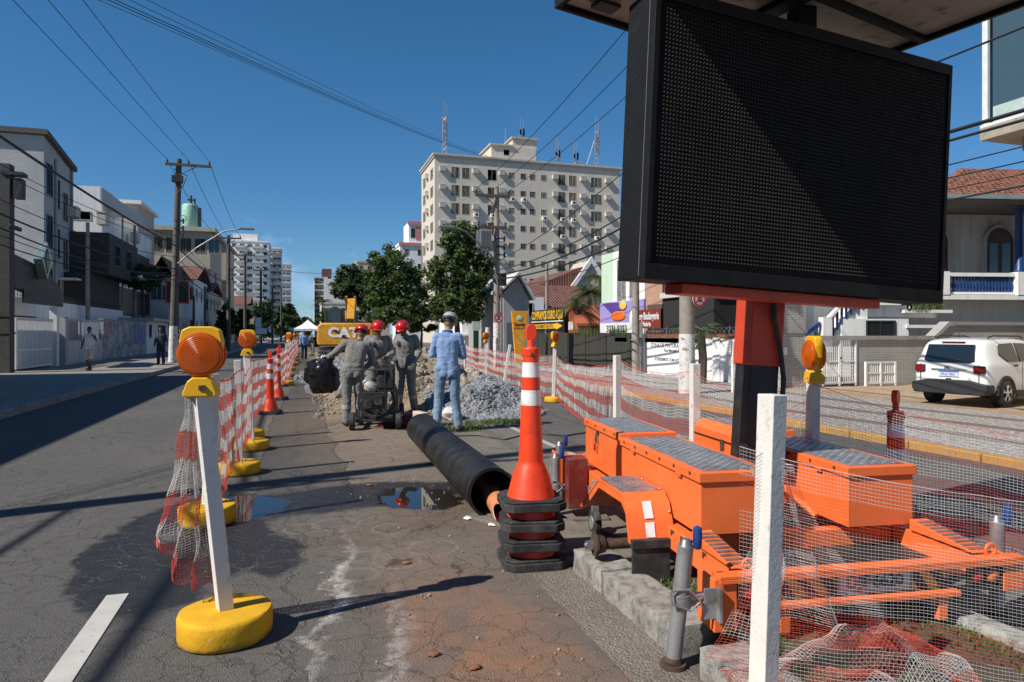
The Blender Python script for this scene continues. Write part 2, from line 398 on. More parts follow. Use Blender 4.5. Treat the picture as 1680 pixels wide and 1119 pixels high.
def paint_mat(name, col, wear=.35, under=(.12, .115, .11)):
    t = NT(name); P = t.pos()
    c = t.mix(t.mr(t.noise(5, 6, v=P), .3, .7), mul(col, .82), col)
    c = t.mix(t.math('MULTIPLY', t.mr(t.noise(22, 8, .75, v=P), .66-wear*.2, .74-wear*.1), .8), c, under)
    t.bump(t.noise(200, 3, v=P), .4, .003); t.set(col=c, rough=.8); return t.m
MAT['lane'] = paint_mat('lane_paint', (.52, .50, .46), .45)
MAT['kerb_yellow'] = paint_mat('kerb_yellow_paint', (.50, .27, .055), 1.1, (.22, .19, .16))
MAT['kerb_red'] = paint_mat('kerb_faded', (.30, .16, .11), .6, (.22, .19, .16))
def stone_walk():
    t = NT('portuguese_pavement'); P = t.pos(); v = t.voro(16, v=P); cc = t.sep(t.voro(16, v=P, out='Color'))
    o = t.sep(P); wv = t.math('SINE', t.math('ADD', t.math('MULTIPLY', o[0], 5.2), t.math('MULTIPLY', t.math('SINE', t.math('MULTIPLY', o[1], .7)), .8)))
    band = t.mr(wv, .62, .75)
    c = t.mix(cc[0], (.34, .325, .30), (.52, .50, .47)); c = t.mix(band, c, t.mix(cc[1], (.10, .06, .05), (.16, .09, .075)))
    c = t.mix(t.mr(v, .28, .5, 0, .7), c, (.16, .13, .11)); c = t.mix(t.mr(t.noise(1.2, 7, .65, v=P), .48, .75, 0, .6), c, (.26, .205, .155))
    t.bump(t.math('MULTIPLY', v, -1), .5, .01); t.set(col=c, rough=.8); return t.m
MAT['mosaic'] = stone_walk()
# ================================================================ ground, road, kerbs
def sheet(name, pts, z, mat):
    b = MB(); b.poly([(x, y, z) for x, y in pts]); return struct(b.build(name, mat, smooth=None))
def rect(x0, x1, y0, y1): return [(x0, y0), (x1, y0), (x1, y1), (x0, y1)]
sheet('ground', rect(-2500, 2500, -600, 4200), -.05, MAT['ground'])
sheet('road', rect(-5.0, 7.62, -40, 700), 0, MAT['road'])
sheet('gutter', rect(1.37, 1.655, -8, 4.02), .005, MAT['gutter'])
sheet('median_paving', [(1.66, 4.12), (3.19, 4.12), (3.19, 14), (2.2, 14), (1.52, 8.0)], .004, MAT['pave'])
sheet('lane_marking', [(-1.045, 2.0), (-.925, 2.0), (-.935, 4.42), (-1.05, 4.42)], .005, MAT['lane'])
sheet('edge_line', rect(3.20, 3.30, 4.3, 30), .005, paint_mat('edge_line_paint', (.42, .40, .36), .6))
b = MB(); b.box(-9.95, -5.16, -40, 420, -.04, .13); struct(b.build('sidewalk', MAT['walk'], smooth=None))
b = MB(); b.box(7.78, 11.95, -40, 420, -.04, .085)
struct(b.build('sidewalk', MAT['mosaic'], smooth=None))
b = MB(); b.box(11.953, 40, -40, 15.0, -.04, .08); struct(b.build('forecourt', MAT['sand'], smooth=None))
def rough_block(x0, x1, y0, y1, z0, z1, amp, seed, nx=4, ny=10, nz=4):
    """a worn concrete block: subdivided box with its skin roughened and edges worn"""
    bm = bmesh.new(); bmesh.ops.create_cube(bm, size=1)
    L = (x1-x0, y1-y0, z1-z0)
    bmesh.ops.subdivide_edges(bm, edges=bm.edges[:], cuts=7, use_grid_fill=True)
    for v in bm.verts:
        p = Vector((v.co.x*L[0], v.co.y*L[1], v.co.z*L[2]))
        k = sum(1 for a in range(3) if abs(abs(v.co[a])-.5) < 1e-4)
        q = p*9+Vector((seed*3.1, seed*1.7, 0)); d = noise.noise(q)*amp+noise.noise(q*3)*amp*.5
        if k >= 2: d -= amp*(1.3+noise.noise(q*1.4))
        n = Vector([(.0 if abs(abs(v.co[a])-.5) > 1e-4 else (1 if v.co[a] > 0 else -1)) for a in range(3)])
        v.co = p + (n.normalized()*d if n.length else Vector())
        v.co += Vector(((x0+x1)/2, (y0+y1)/2, (z0+z1)/2))
    me = bpy.data.meshes.new('kerb_stone'); bm.to_mesh(me); bm.free()
    me.polygons.foreach_set('use_smooth', [True]*len(me.polygons)); me.set_sharp_from_angle(angle=radians(50)); return me
kr = struct(bpy.data.objects.new('median_kerb', None)); COL.objects.link(kr)
for i, (y0, y1) in enumerate(((3.60, 4.03), (2.80, 3.58), (1.72, 2.60), (.75, 1.70), (-.3, .73), (-1.4, -.32))):
    link('kerb_stone', rough_block(1.66, 1.90, y0, y1, -.06, .14, .006, i), MAT['kerb'], kr)
for i, (y0, y1) in enumerate(((2.9, 3.9), (1.9, 2.88), (.9, 1.88), (-.1, .88))):
    link('kerb_stone', rough_block(3.08, 3.22, y0, y1, -.06, .12, .010, i+9), MAT['kerb'], kr)
def kerb_run(name, x0, x1, y0, y1, top, step, mats):
    kr = struct(bpy.data.objects.new(name, None)); COL.objects.link(kr); proto = {}
    y = y0; i = 0
    while y < y1:
        m = mats(y)
        if m.name not in proto:
            b = MB(); b.box(x0, x1, .008, step-.008, -.05, top); proto[m.name] = b.build('kerb_stone', m, kr, bevel=.02, smooth=None); o = proto[m.name]; o.location.y = y
        else: o = put('kerb_stone', proto[m.name], kr, (0, y, 0))
        y += step; i += 1
    b = MB(); b.box(x0, x1, y1+.1, 420, -.05, top); struct(b.build(name+'_far', MAT['kerb'], smooth=None))
kerb_run('left_kerb', -5.158, -5.0, 2, 62, .14, 1.0, lambda y: MAT['kerb'])
kerb_run('right_kerb', 7.622, 7.778, 1, 46, .10, 1.0, lambda y: MAT['kerb_yellow'] if y < 15.5 else (MAT['kerb_red'] if y < 30 else MAT['kerb']))
# soil of the median under the trailer
def soilh(x, y):
    e = min(1, max(0, (4.15-y)/.35))*1.0
    return -.03+e*(.12+.035*noise.noise(Vector((x*3, y*3, 0)))+.02*noise.noise(Vector((x*11, y*11, 3))))
b = MB(); b.grid(lambda u, v: (1.88+u*1.22, -2+v*6.2, soilh(1.88+u*1.22, -2+v*6.2)), 40, 160)
struct(b.build('median_soil', MAT['soil'], smooth=180))
b = MB()                                          # broken slab between cones and trailer
for x, y, L, Wd, rz in ((1.85, 4.75, .9, .5, .1), (2.1, 5.35, .6, .7, -.2), (2.4, 4.55, .5, .35, .3), (1.55, 5.3, .45, .35, .5)):
    b.cb((x, y, .012), (Wd, L, .035), rz)
struct(b.build('broken_slab', MAT['pave'], bevel=.012, smooth=None))
# dug-up strip: sandy film, spoil and gravel heaps
HEAPS = [(2.95, 16.2, 1.0, 1.7, 1.0), (1.1, 19.5, .75, 2.4, .68), (2.0, 18.0, .8, 1.6, .72), (3.9, 15.0, .75, 2.6, .50), (3.5, 13.2, .9, 1.5, .42),
         (4.3, 18.5, .7, 2.4, .42), (.75, 24, .7, 3.0, .5), (1.6, 28, .8, 2.5, .35), (4.5, 24, .6, 3.5, .4), (2.6, 13.9, .6, .8, .3)]
def heap(x, y):
    h = 0
    for cx, cy, rx, ry, hh in HEAPS:
        d = ((x-cx)/rx)**2+((y-cy)/ry)**2
        h = max(h, hh*max(0, 1-d*.55)**1.2)
    n = noise.noise(Vector((x*1.6, y*1.6, 0)))*.12+noise.noise(Vector((x*5, y*5, 2)))*.07+noise.noise(Vector((x*14, y*14, 5)))*.03
    e = min(1, max(0, (x-.15+noise.noise(Vector((y*.9, 0, 1)))*.5)/.5))*min(1, max(0, (5.0-x+noise.noise(Vector((y*.7, 4, 1)))*.35)/.4))
    e *= min(1, max(0, (y-12.3+noise.noise(Vector((x*1.1, 7, 1)))*.9)/.8))
    return (h*(1+1.6*n)+.02+.03*n)*e-.012
b = MB(); b.grid(lambda u, v: (-.4+u*6.0, 11.3+v*48, heap(-.4+u*6.0, 11.3+v*48)), 90, 420)
struct(b.build('dug_earth', MAT['dug'], smooth=180))
def stone_bm(n, place, smin, smax, seed):
    rr = random.Random(seed); b = MB()
    ico = [(0, 0, 1), (.894, 0, .447), (.276, .851, .447), (-.724, .526, .447), (-.724, -.526, .447), (.276, -.851, .447),
           (.724, .526, -.447), (-.276, .851, -.447), (-.894, 0, -.447), (-.276, -.851, -.447), (.724, -.526, -.447), (0, 0, -1)]
    fc = [(0,1,2),(0,2,3),(0,3,4),(0,4,5),(0,5,1),(1,6,2),(2,7,3),(3,8,4),(4,9,5),(5,10,1),(6,7,2),(7,8,3),(8,9,4),(9,10,5),(10,6,1),(11,7,6),(11,8,7),(11,9,8),(11,10,9),(11,6,10)]
    for _ in range(n):
        p = place(rr)
        if p is None: continue
        s = smin+(smax-smin)*rr.random()**2.2; ax = [s*rr.uniform(.6, 1.25) for _ in range(3)]
        m = Matrix.Rotation(rr.uniform(0, 6.28), 3, 'Z') @ Matrix.Rotation(rr.uniform(0, 3), 3, 'X')
        i0 = len(b.v)
        for q in ico: b.v.append(Vector(p)+m @ Vector((q[0]*ax[0], q[1]*ax[1], q[2]*ax[2]))*rr.uniform(.78, 1.15))
        for f in fc: b.f.append(tuple(i0+k for k in f)); b.uv.append(None)
    return b
def stone_mat(name, a, c):
    t = NT(name); P = t.pos(); v = t.sep(t.voro(9, v=P, out='Color'))
    t.set(col=t.mix(t.mr(t.noise(30, 4, v=P), .3, .7), t.mix(v[0], a, c), mul(a, .6)), rough=.9); t.bump(t.noise(70, 3, v=P), .5, .01); return t.m
MAT['gravel'] = stone_mat('crushed_stone', (.20, .21, .22), (.40, .41, .42)); MAT['rubble'] = stone_mat('rubble', (.30, .24, .17), (.46, .40, .32))
def on_heap(x0, x1, y0, y1, lim=.03):
    def f(rr):
        x, y = rr.uniform(x0, x1), rr.uniform(y0, y1); h = heap(x, y)
        return (x, y, h+.005) if h > lim else None
    return f
def inheap(i, k=1.15):
    cx, cy, rx, ry, hh = HEAPS[i]
    def f(rr):
        a, d = rr.uniform(0, 6.28), sqrt(rr.random())*k; x, y = cx+cos(a)*d*rx, cy+sin(a)*d*ry
        return (x, y, max(0, heap(x, y))+.01)
    return f
for i, n in ((3, 4200), (4, 4200), (5, 2200), (8, 1500)):
    o = stone_bm(n, inheap(i, 1.25), .022, .07, 40+i).build('gravel', MAT['gravel'], smooth=None)
    o['kind'] = 'stuff'
for i, n in ((1, 2600), (2, 1200), (6, 1500), (7, 900)):
    o = stone_bm(n, inheap(i, 1.2), .03, .13, 60+i).build('rubble', MAT['gravel'], smooth=None); o['kind'] = 'stuff'
o = stone_bm(900, inheap(0, 1.2), .03, .17, 81).build('rubble', MAT['rubble'], smooth=None); o['kind'] = 'stuff'
o = stone_bm(500, on_heap(.3, 2.6, 12.6, 17, -.05), .015, .06, 82).build('rubble', MAT['rubble'], smooth=None); o['kind'] = 'stuff'
def litter(rr):
    x = rr.gauss(1.2, .5); y = rr.uniform(2.3, 9); return (x, y, .004) if -.2 < x < 3.1 and not (x > 1.64 and y < 4.1) else None
o = stone_bm(420, litter, .003, .011, 83).build('grit', MAT['rubble'], smooth=None); o['kind'] = 'stuff'
# scattered lumps of broken concrete one can tell apart
for k, (px, py, s) in enumerate(((770, 655, .17), (712, 628, .16), (730, 610, .14), (690, 655, .12), (755, 668, .2), (556, 655, .15), (520, 648, .13))):
    p = gp(px, py); z = max(0, heap(p.x, p.y))
    b = stone_bm(1, lambda rr: (0, 0, 0), s, s, 100+k)
    o = b.build('concrete_chunk', MAT['rubble'], smooth=None, bevel=.008); o.location = (p.x, p.y, z+s*.45)
    tag(o, ('pale chunk of broken concrete among the spoil near the blue shirted man', 'brown chunk of rubble on the heap behind the workers', 'upper brown chunk on the spoil heap behind the workers',
            'small rubble chunk beside the red hooded man', 'largest pale chunk at the foot of the gravel heap', 'chunk of rubble below the black bag', 'leftmost chunk of rubble by the left heap')[k], 'rubble')
# grass
def grass(name, spots, n, h, seed, zf):
    rr = random.Random(seed); b = MB()
    for _ in range(n):
        cx, cy, rx, ry = rr.choice(spots); a, d = rr.uniform(0, 6.28), sqrt(rr.random()); x, y = cx+cos(a)*d*rx, cy+sin(a)*d*ry
        z = zf(x, y); L = h*rr.uniform(.45, 1.2); t = rr.uniform(0, 6.28); wd = rr.uniform(.003, .007)
        dx, dy = cos(t), sin(t); lean = rr.uniform(.1, .9)*L; e = Vector((cos(t+1.57)*wd, sin(t+1.57)*wd, 0)); p = Vector((x, y, z-.01))
        m = p+Vector((dx*lean*.35, dy*lean*.35, L*.6)); q = p+Vector((dx*lean, dy*lean, L*.9))
        i = [b.V(p-e), b.V(p+e), b.V(m+e*.8), b.V(m-e*.8), b.V(q)]; b.face(i[:4]); b.face((i[3], i[2], i[4]))
    o = b.build(name, MAT['grass'], smooth=180); o['kind'] = 'stuff'; return o
def leafmat(name, a, c, ns=3, trans=.25):
    t = NT(name); P = t.pos()
    col = t.mix(t.mr(t.noise(ns, 4, v=P), .3, .7), a, c); col = t.mix(t.mr(t.noise(ns*9, 2, v=P), .4, .7, 0, .5), col, mul(c, 1.5))
    t.set(col=col, rough=.55, spec=.35)
    tr = t.node('ShaderNodeBsdfTranslucent'); t.put(tr.inputs[0], t.mix(.5, col, (.12, .16, .02)))
    mxs = t.node('ShaderNodeMixShader'); mxs.inputs[0].default_value = trans
    t.t.links.new(t.b.outputs[0], mxs.inputs[1]); t.t.links.new(tr.outputs[0], mxs.inputs[2]); t.t.links.new(mxs.outputs[0], t.out.inputs[0]); return t.m
MAT['grass'] = leafmat('grass_blades', (.05, .09, .018), (.10, .14, .035), 6)
g = gp(1090, 965); g2 = gp(1190, 1040); g3 = gp(1450, 1010); g4 = gp(1330, 960)
grass('grass', [(2.0, 3.35, .12, .28), (1.98, 2.85, .13, .3), (2.05, 2.45, .18, .25), (2.6, 2.75, .45, .3), (2.75, 3.2, .3, .3), (2.3, 2.1, .3, .4), (2.9, 2.5, .15, .5), (1.96, 3.8, .08, .15)], 3000, .045, 5, soilh)
p = gp(790, 697)
grass('grass', [(p.x, p.y, .75, .35), (p.x-.6, p.y-.5, .5, .3), (p.x+.5, p.y+.2, .5, .25)], 2200, .07, 6, lambda x, y: .004)
p = gp(300, 600)
grass('grass', [(-6.2, 39.2, .6, .8), (-5.6, 38.3, .3, 1.0)], 500, .18, 8, lambda x, y: .13)
# ================================================================ lettering helper
def text_mesh(name, body, size, mat, parent, loc, rot, depth=.002, align='CENTER', squeeze=1, bold=0, spacing=1):
    c = bpy.data.curves.new(name, 'FONT'); c.body = body; c.size = size; c.align_x = align; c.align_y = 'CENTER'
    c.extrude = depth; c.offset = bold; c.resolution_u = 3; c.space_character = spacing
    t = bpy.data.objects.new(name, c); COL.objects.link(t)
    bpy.context.view_layer.update()
    me = bpy.data.meshes.new_from_object(t.evaluated_get(bpy.context.evaluated_depsgraph_get()))
    bpy.data.objects.remove(t); bpy.data.curves.remove(c)
    me.materials.clear(); me.name = name
    o = link(name, me, mat, parent); o.location = loc; o.rotation_euler = rot; o.scale = (squeeze, 1, 1); return o
FACE_S = (pi/2, 0, 0)                 # lettering upright, read from -Y
FACE_W = (pi/2, 0, -pi/2)             # upright, read from -X
FACE_E = (pi/2, 0, pi/2)
# ================================================================ message board trailer
def orange_mat():
    t = NT('orange_paint'); P = t.coord('Object')
    c = t.mix(t.mr(t.noise(2.5, 5, v=P), .3, .7), (.76, .140, .028), (.85, .172, .040))
    c = t.mix(t.mr(t.noise(9, 9, .72, v=P), .60, .78, 0, .4), c, (.42, .12, .035))
    c = t.mix(t.mr(t.noise(48, 5, .7, v=t.mapping(P, sc=(1, 1, .25))), .68, .78, 0, .5), c, (.20, .09, .05))
    sc_ = t.mr(t.math('ABSOLUTE', t.math('SUBTRACT', t.noise(5, 2, .5, v=t.mapping(P, rot=(.3, .4, .2), sc=(1, 6, 9))), .5)), .006, .001)
    c = t.mix(t.math('MULTIPLY', sc_, t.mr(t.noise(3, 3, v=P), .52, .6)), c, (.60, .36, .22))
    dr = t.mr(t.noise(4, 8, .7, v=t.mapping(P, sc=(1.5, 1.5, .5))), .52, .75, 0, .38); c = t.mix(dr, c, (.36, .16, .07))
    t.bump(t.noise(14, 4, v=P), .06, .006)
    t.set(col=c, rough=t.mr(t.noise(5, 6, .65, v=P), .3, .7, .30, .62), spec=.45); return t.m
MAT['orange'] = orange_mat()
MAT['black'] = M('black_paint', (.016, .016, .017), .5, dirt=.35, bump=.1, dcol=(.05, .042, .036))
MAT['rubber'] = M('rubber', (.022, .022, .023), .75, dirt=.6, bump=.3, bs=90, dcol=(.085, .08, .075))
MAT['steel'] = M('galvanised_steel', (.36, .37, .38), .5, .6, dirt=.5, bump=.15, dcol=(.16, .14, .12))
MAT['worn_steel'] = M('worn_steel', (.40, .39, .37), .35, .85, dirt=.4, dcol=(.14, .09, .06))
MAT['rust'] = M('rusty_iron', (.085, .05, .034), .8, .2, var=.4, vs=20, bump=.4)
MAT['tread'] = M('tread_plate', (.44, .44, .43), .42, .75, var=.2, vs=7, dirt=.45, dcol=(.17, .14, .12))
MAT['blue_grip'] = M('blue_plastic', (.015, .05, .22), .4, var=.1)
MAT['red_lens'] = M('red_lens', (.45, .012, .010), .2)
MAT['white_paint'] = M('white_paint', (.72, .71, .67), .6, dirt=.4, bump=.15, dcol=(.35, .31, .26))
MAT['red_paint'] = M('red_orange_paint', (.56, .060, .022), .5, dirt=.25, dcol=(.2, .04, .03))
MAT['hazard'] = None
def hazard():
    t = NT('hazard_stripes'); o = t.sep(t.coord('Object'))
    s = t.math('FRACT', t.math('MULTIPLY', t.math('ADD', o[0], t.math('MULTIPLY', o[2], .7)), 8.5))
    t.set(col=t.mix(t.math('GREATER_THAN', s, .5), (.62, .36, .03), (.012, .012, .012)), rough=.5); return t.m
MAT['hazard'] = hazard()
MAT['reflective_white'] = M('reflective_white', (.80, .80, .78), .35, dirt=.2)
TR = thing('message_board_trailer', 'orange trailer carrying a black dot matrix message board, parked on the median', 'trailer', (1.821, 2.679, 0), radians(-7.35))
def lozenges(b, x0, x1, y0, y1, z, pitch=.034, L=.026, wd=.0075, h=.0035):
    i = 0
    nx, ny = int((x1-x0)/pitch), int((y1-y0)/pitch)
    for a in range(nx):
        for c in range(ny):
            x, y = x0+(a+.5)*pitch, y0+(c+.5)*pitch; t = pi/4 if (a+c) % 2 else -pi/4
            dx, dy = cos(t)*L/2, sin(t)*L/2; ex, ey = -sin(t)*wd/2, cos(t)*wd/2
            p = [(x-dx, y-dy, z), (x+ex, y+ey, z), (x+dx, y+dy, z), (x-ex, y-ey, z), (x, y, z+h)]
            k = [b.V(q) for q in p]
            for q in ((0, 3, 4), (3, 2, 4), (2, 1, 4), (1, 0, 4)): b.face([k[j] for j in q])
def tread(parent, x0, x1, y0, y1, z):
    b = MB(); b.box(x0, x1, y0, y1, z-.002, z+.003); o = b.build('tread_plate', MAT['tread'], parent, smooth=None)
    b = MB(); lozenges(b, x0+.008, x1-.008, y0+.008, y1-.008, z+.003)
    p = b.build('tread_pattern', MAT['tread'], o, smooth=None); p['kind'] = 'stuff'; return o
b = MB()
for x in (.10, 1.39): b.box(x, x+.08, .045, 2.95, .275, .40)
for y in (.62, 1.15, 1.75, 2.55): b.box(.182, 1.388, y, y+.07, .29, .39)
b.box(.0, 1.57, 2.955, 3.02, .28, .40)
b.build('chassis', MAT['orange'], TR, bevel=.006, smooth=None)
b = MB(); b.box(-.012, 1.60, -.035, .04, .392, .408); b.box(-.012, 1.60, -.035, -.027, .372, .392); b.build('rear_rail', MAT['orange'], TR, bevel=.003, smooth=None)
b = MB(); b.box(.24, 1.24, -.03, .02, .236, .262); b.box(1.13, 1.18, -.012, .018, .12, .235); b.box(.30, .35, -.012, .018, .12, .235)
b.build('lower_bar', MAT['orange'], TR, bevel=.004, smooth=None)
b = MB(); b.box(.27, 1.20, .024, .034, .263, .391); b.build('hazard_panel', MAT['hazard'], TR, smooth=None)
# deck sheet under the boxes
b = MB(); b.box(.19, 1.38, .05, .58, .30, .306); b.build('deck_sheet', MAT['black'], TR, smooth=None)
# corner plates
for sx, x0 in ((-1, -.03), (1, 1.49)):
    b = MB(); b.box(x0, x0+.11, -.018, .0, .15 if sx < 0 else .24, .391); b.box(x0 if sx < 0 else x0+.095, x0+.015 if sx < 0 else x0+.11, .002, .16, .15 if sx < 0 else .24, .391)
    b.build('corner_plate', MAT['orange'], TR, bevel=.004, smooth=None)
# rear side ramps with tread on top, lifting eyes
for x0 in (.085, 1.375):
    b = MB(); b.prism([(.045, .41), (.045, .418), (.47, .47), (.47, .41)], 'x', x0, x0+.11); b.build('sloping_plate', MAT['orange'], TR, bevel=.004, smooth=None)
    b = MB()
    for k in range(9):
        y = .08+k*.042; b.cb((x0+.055, y, .4225+(y-.045)*.1224), (.095, .018, .006))
    b.build('grip_strips', MAT['tread'], TR, smooth=None)
for x in (.16, 1.46):
    b = MB(); b.tube([(x+.028*cos(a), .03, .432+.028*sin(a)) for a in [k*2*pi/16 for k in range(16)]], .008, 8, closed=True); b.build('lifting_eye', MAT['orange'], TR, smooth=60)
# number plate
pl = MB().box(.60, 1.00, .006, .012, .275, .40).build('number_plate', M('plate_grey', (.66, .66, .64), .4, .1, dirt=.3), TR, bevel=.004, smooth=None)
b = MB()
for x0, x1, z0, z1 in ((.60, 1.0, .275, .282), (.60, 1.0, .393, .40), (.60, .607, .283, .392), (.993, 1.0, .283, .392)): b.box(x0, x1, .001, .0055, z0, z1)
b.build('plate_rim', MAT['worn_steel'], pl, smooth=None)
text_mesh('lettering', 'DJF·6620', .082, MAT['black'], pl, (.80, .0035, .324), FACE_S, .0012, squeeze=.98, bold=.002)
# tail lamps
for x0, x1 in ((.10, .27), (1.30, 1.49)):
    b = MB()
    for q in ((x0, x1, .25, .262), (x0, x1, .376, .388), (x0, x0+.012, .263, .375), (x1-.012, x1, .263, .375)): b.box(q[0], q[1], -.012, .012, q[2], q[3])
    b.box(x0+.013, x1-.013, .004, .012, .263, .375); tl = b.build('tail_lamp', MAT['black'], TR, smooth=None, bevel=.003)
    for k, m in ((.28, 'red_lens'), (.72, 'orange')):
        c = Vector((x0+(x1-x0)*k, 0, .318)); b = MB(); b.lathe([(.034, 0), (.032, .010), (.022, .016), (.0, .019)], 16, c, Matrix.Rotation(pi/2, 3, 'X'), cap=False); b.build('lens', MAT[m], tl, smooth=60)
# tool boxes
def toolbox(x0, x1, y0, y1, z0, z1, chamfer=0):
    b = MB()
    b.box(x0, x1, y0, y1, z0, z1-.05); bx = b.build('tool_box', MAT['orange'], TR, bevel=.005, smooth=None)
    b = MB(); b.box(x0-.014, x1+.014, y0-.014, y1+(.0 if chamfer else .0), z1-.055, z1)
    ld = b.build('lid', MAT['orange'], bx, bevel=.006, smooth=None)
    b = MB(); b.box(x0+.03, x1-.03, y0+.03, y1-.03, z1-.001, z1+.004); b.build('tread_plate', MAT['tread'], bx, smooth=None)
    b = MB(); lozenges(b, x0+.04, x1-.04, y0+.04, y1-.04, z1+.004); o = b.build('tread_pattern', MAT['tread'], bx, smooth=None); o['kind'] = 'stuff'
    n = int((y1-y0)/.2); b = MB(); b.cyl((-.004, 0, 0), (.004, 0, 0), .009, n=8); rv = b.build('rivet', MAT['rust'], bx, smooth=60); rv.location = (x0-.016, y0+.1, z1-.02)
    for k in range(n):
        y = y0+.1+k*(y1-y0-.2)/max(1, n-1)
        for x in (x0-.016, x1+.016):
            if k or x > x0: put('rivet', rv, bx, (x, y, z1-.02))
    return bx
toolbox(.15, .555, .50, 1.765, .43, .765)
bx = toolbox(.15, .555, 1.785, 2.68, .43, .79)
b = MB(); b.cb((.143, 2.32, .735), (.012, .05, .05)); b.tube([(.138, 2.32, .72), (.132, 2.32, .67), (.132, 2.30, .64)], .006, 6); b.tube([(.138, 2.335, .72), (.13, 2.345, .66), (.13, 2.34, .625)], .005, 6)
b.build('latch', MAT['rust'], bx, bevel=.002)
b = MB(); b.cb((.126, 2.34, .60), (.014, .02, .055)); b.build('padlock', MAT['red_lens'], bx, bevel=.004, smooth=None)
toolbox(1.02, 1.425, .50, 1.60, .43, .765)
b = MB(); b.prism([(.06+1.02, .43), (1.425, .43), (1.425, .80), (1.08, .80), (1.02, .74), (1.02, .43)], 'y', 1.64, 2.45)
bx = b.build('tool_box', MAT['orange'], TR, bevel=.006, smooth=None)
b = MB(); b.box(1.10, 1.405, 1.67, 2.42, .799, .804); b.build('tread_plate', MAT['tread'], bx, smooth=None)
b = MB(); lozenges(b, 1.11, 1.395, 1.68, 2.41, .804); o = b.build('tread_pattern', MAT['tread'], bx, smooth=None); o['kind'] = 'stuff'
b = MB(); b.cb((1.014, 1.95, .66), (.012, .05, .07)); b.tube([(1.008, 1.95, .64), (1.0, 1.95, .60), (1.0, 1.97, .58)], .006, 6); b.build('latch', MAT['rust'], bx)
b = MB(); b.box(1.008, 1.019, 1.65, 2.44, .685, .69); b.build('lid_seam', MAT['black'], bx, smooth=None)
for y in (.35, .62, .75, 1.95, 2.5):
    b = MB(); b.cb((.0975, y, .385), (.006, .035, .014)); b.cb((.0965, y+.012, .372), (.006, .010, .02)); b.build('clip', MAT['rust'], TR, smooth=None)
for x, s_ in ((.143, -1), (1.013, -1)):
    for y in (.75, 1.5): b = MB(); b.cb((x-.004, y, .712), (.012, .05, .035)); b.cyl((x-.008, y-.03, .712), (x-.008, y+.03, .712), .006, n=8); b.build('hinge', MAT['orange'], TR, bevel=.002)
b = MB(); b.tube([(.62, .62, .41), (.66, .9, .44), (.70, 1.05, .55), (.69, 1.08, .70)], .012, 6); b.tube([(.60, .66, .40), (.72, .85, .36), (1.0, .9, .38), (1.2, .7, .35)], .01, 6); b.build('wiring', MAT['rubber'], TR)
# braces to the mast
b = MB(); b.prism([(.56, .42), (1.02, .42), (1.02, .47), (.56, .47)], 'y', 1.08, 1.30); b.build('mast_seat', MAT['orange'], TR, bevel=.01, smooth=None)
b = MB()
for sx in (-1, 1): b.tube([(.785+sx*.10, 1.10, .62), (.785+sx*.19, .72, .44)], .018, 8)
b.build('mast_brace', MAT['orange'], TR)
# fenders, flaps, hubs
def fender(x0, x1, sgn):
    prof = [(.80, .31), (.83, .42), (.88, .52), (.955, .566), (1.41, .556), (1.62, .42), (1.84, .27)]
    th = .012; b = MB(); outer = prof; inner = [(y+(.006 if i < 3 else 0), z-th if 2 < i < 6 else z) for i, (y, z) in enumerate(prof)]
    inner = [(.812, .31), (.842, .415), (.89, .508), (.962, .552), (1.405, .542), (1.61, .41), (1.825, .27)]
    b.prism(outer+inner[::-1], 'x', x0, x1)
    f = b.build('fender', MAT['orange'], TR, smooth=40)
    b = MB(); xs = x0+.004 if sgn < 0 else x1-.010; xe = xs+.006
    lip = [(y, z-.045 if 1 < i < 5 else z) for i, (y, z) in enumerate(inner)]
    lip[0] = (.84, .31); lip[1] = (.87, .40); lip[-1] = (1.79, .27); lip[-2] = (1.58, .38)
    b.prism(inner+lip[::-1], 'x', xs-(.0 if sgn < 0 else 0), xe); b.build('fender_lip', MAT['orange'], f, smooth=None)
    b = MB(); b.box(x0+.01, x1-.02, .97, 1.40, .5655, .5695); b.build('tread_plate', MAT['tread'], f, smooth=None)
    b = MB(); lozenges(b, x0+.02, x1-.03, .98, 1.39, .5695, pitch=.042, L=.033, wd=.011); o = b.build('tread_pattern', MAT['tread'], f, smooth=None); o['kind'] = 'stuff'
    xm = (x0+x1)/2
    for (ya, za, yb, zb) in ((.806, .34, .828, .42), (.835, .44, .882, .528)):
        b = MB(); n = Vector((0, -(zb-za), yb-ya)).normalized()*.003
        q = [Vector((xm-.035, ya, za))+n, Vector((xm+.02, ya, za))+n, Vector((xm+.02, yb, zb))+n, Vector((xm-.035, yb, zb))+n]
        b.quad(*q); b.build('reflective_strip', MAT['reflective_white'], f, smooth=None)
    for y, z in ((.82, .36), (.86, .47), (1.0, .572), (1.3, .567)): b = MB(); b.ball((x1-.012 if sgn < 0 else x0+.012, y-.01, z), .009, 8, 5); b.build('bolt', MAT['worn_steel'], f, smooth=60)
    b = MB(); b.box(x0+.01, x1-.03, .79, .805, .09, .305); b.build('mud_flap', MAT['rubber'], TR, bevel=.004, smooth=None)
    b = MB(); b.box(x0+.005, x1-.025, .775, .82, .285, .335); b.build('flap_clamp', MAT['rubber'], TR, bevel=.004, smooth=None)
fender(-.135, .135, -1); fender(1.44, 1.71, 1)
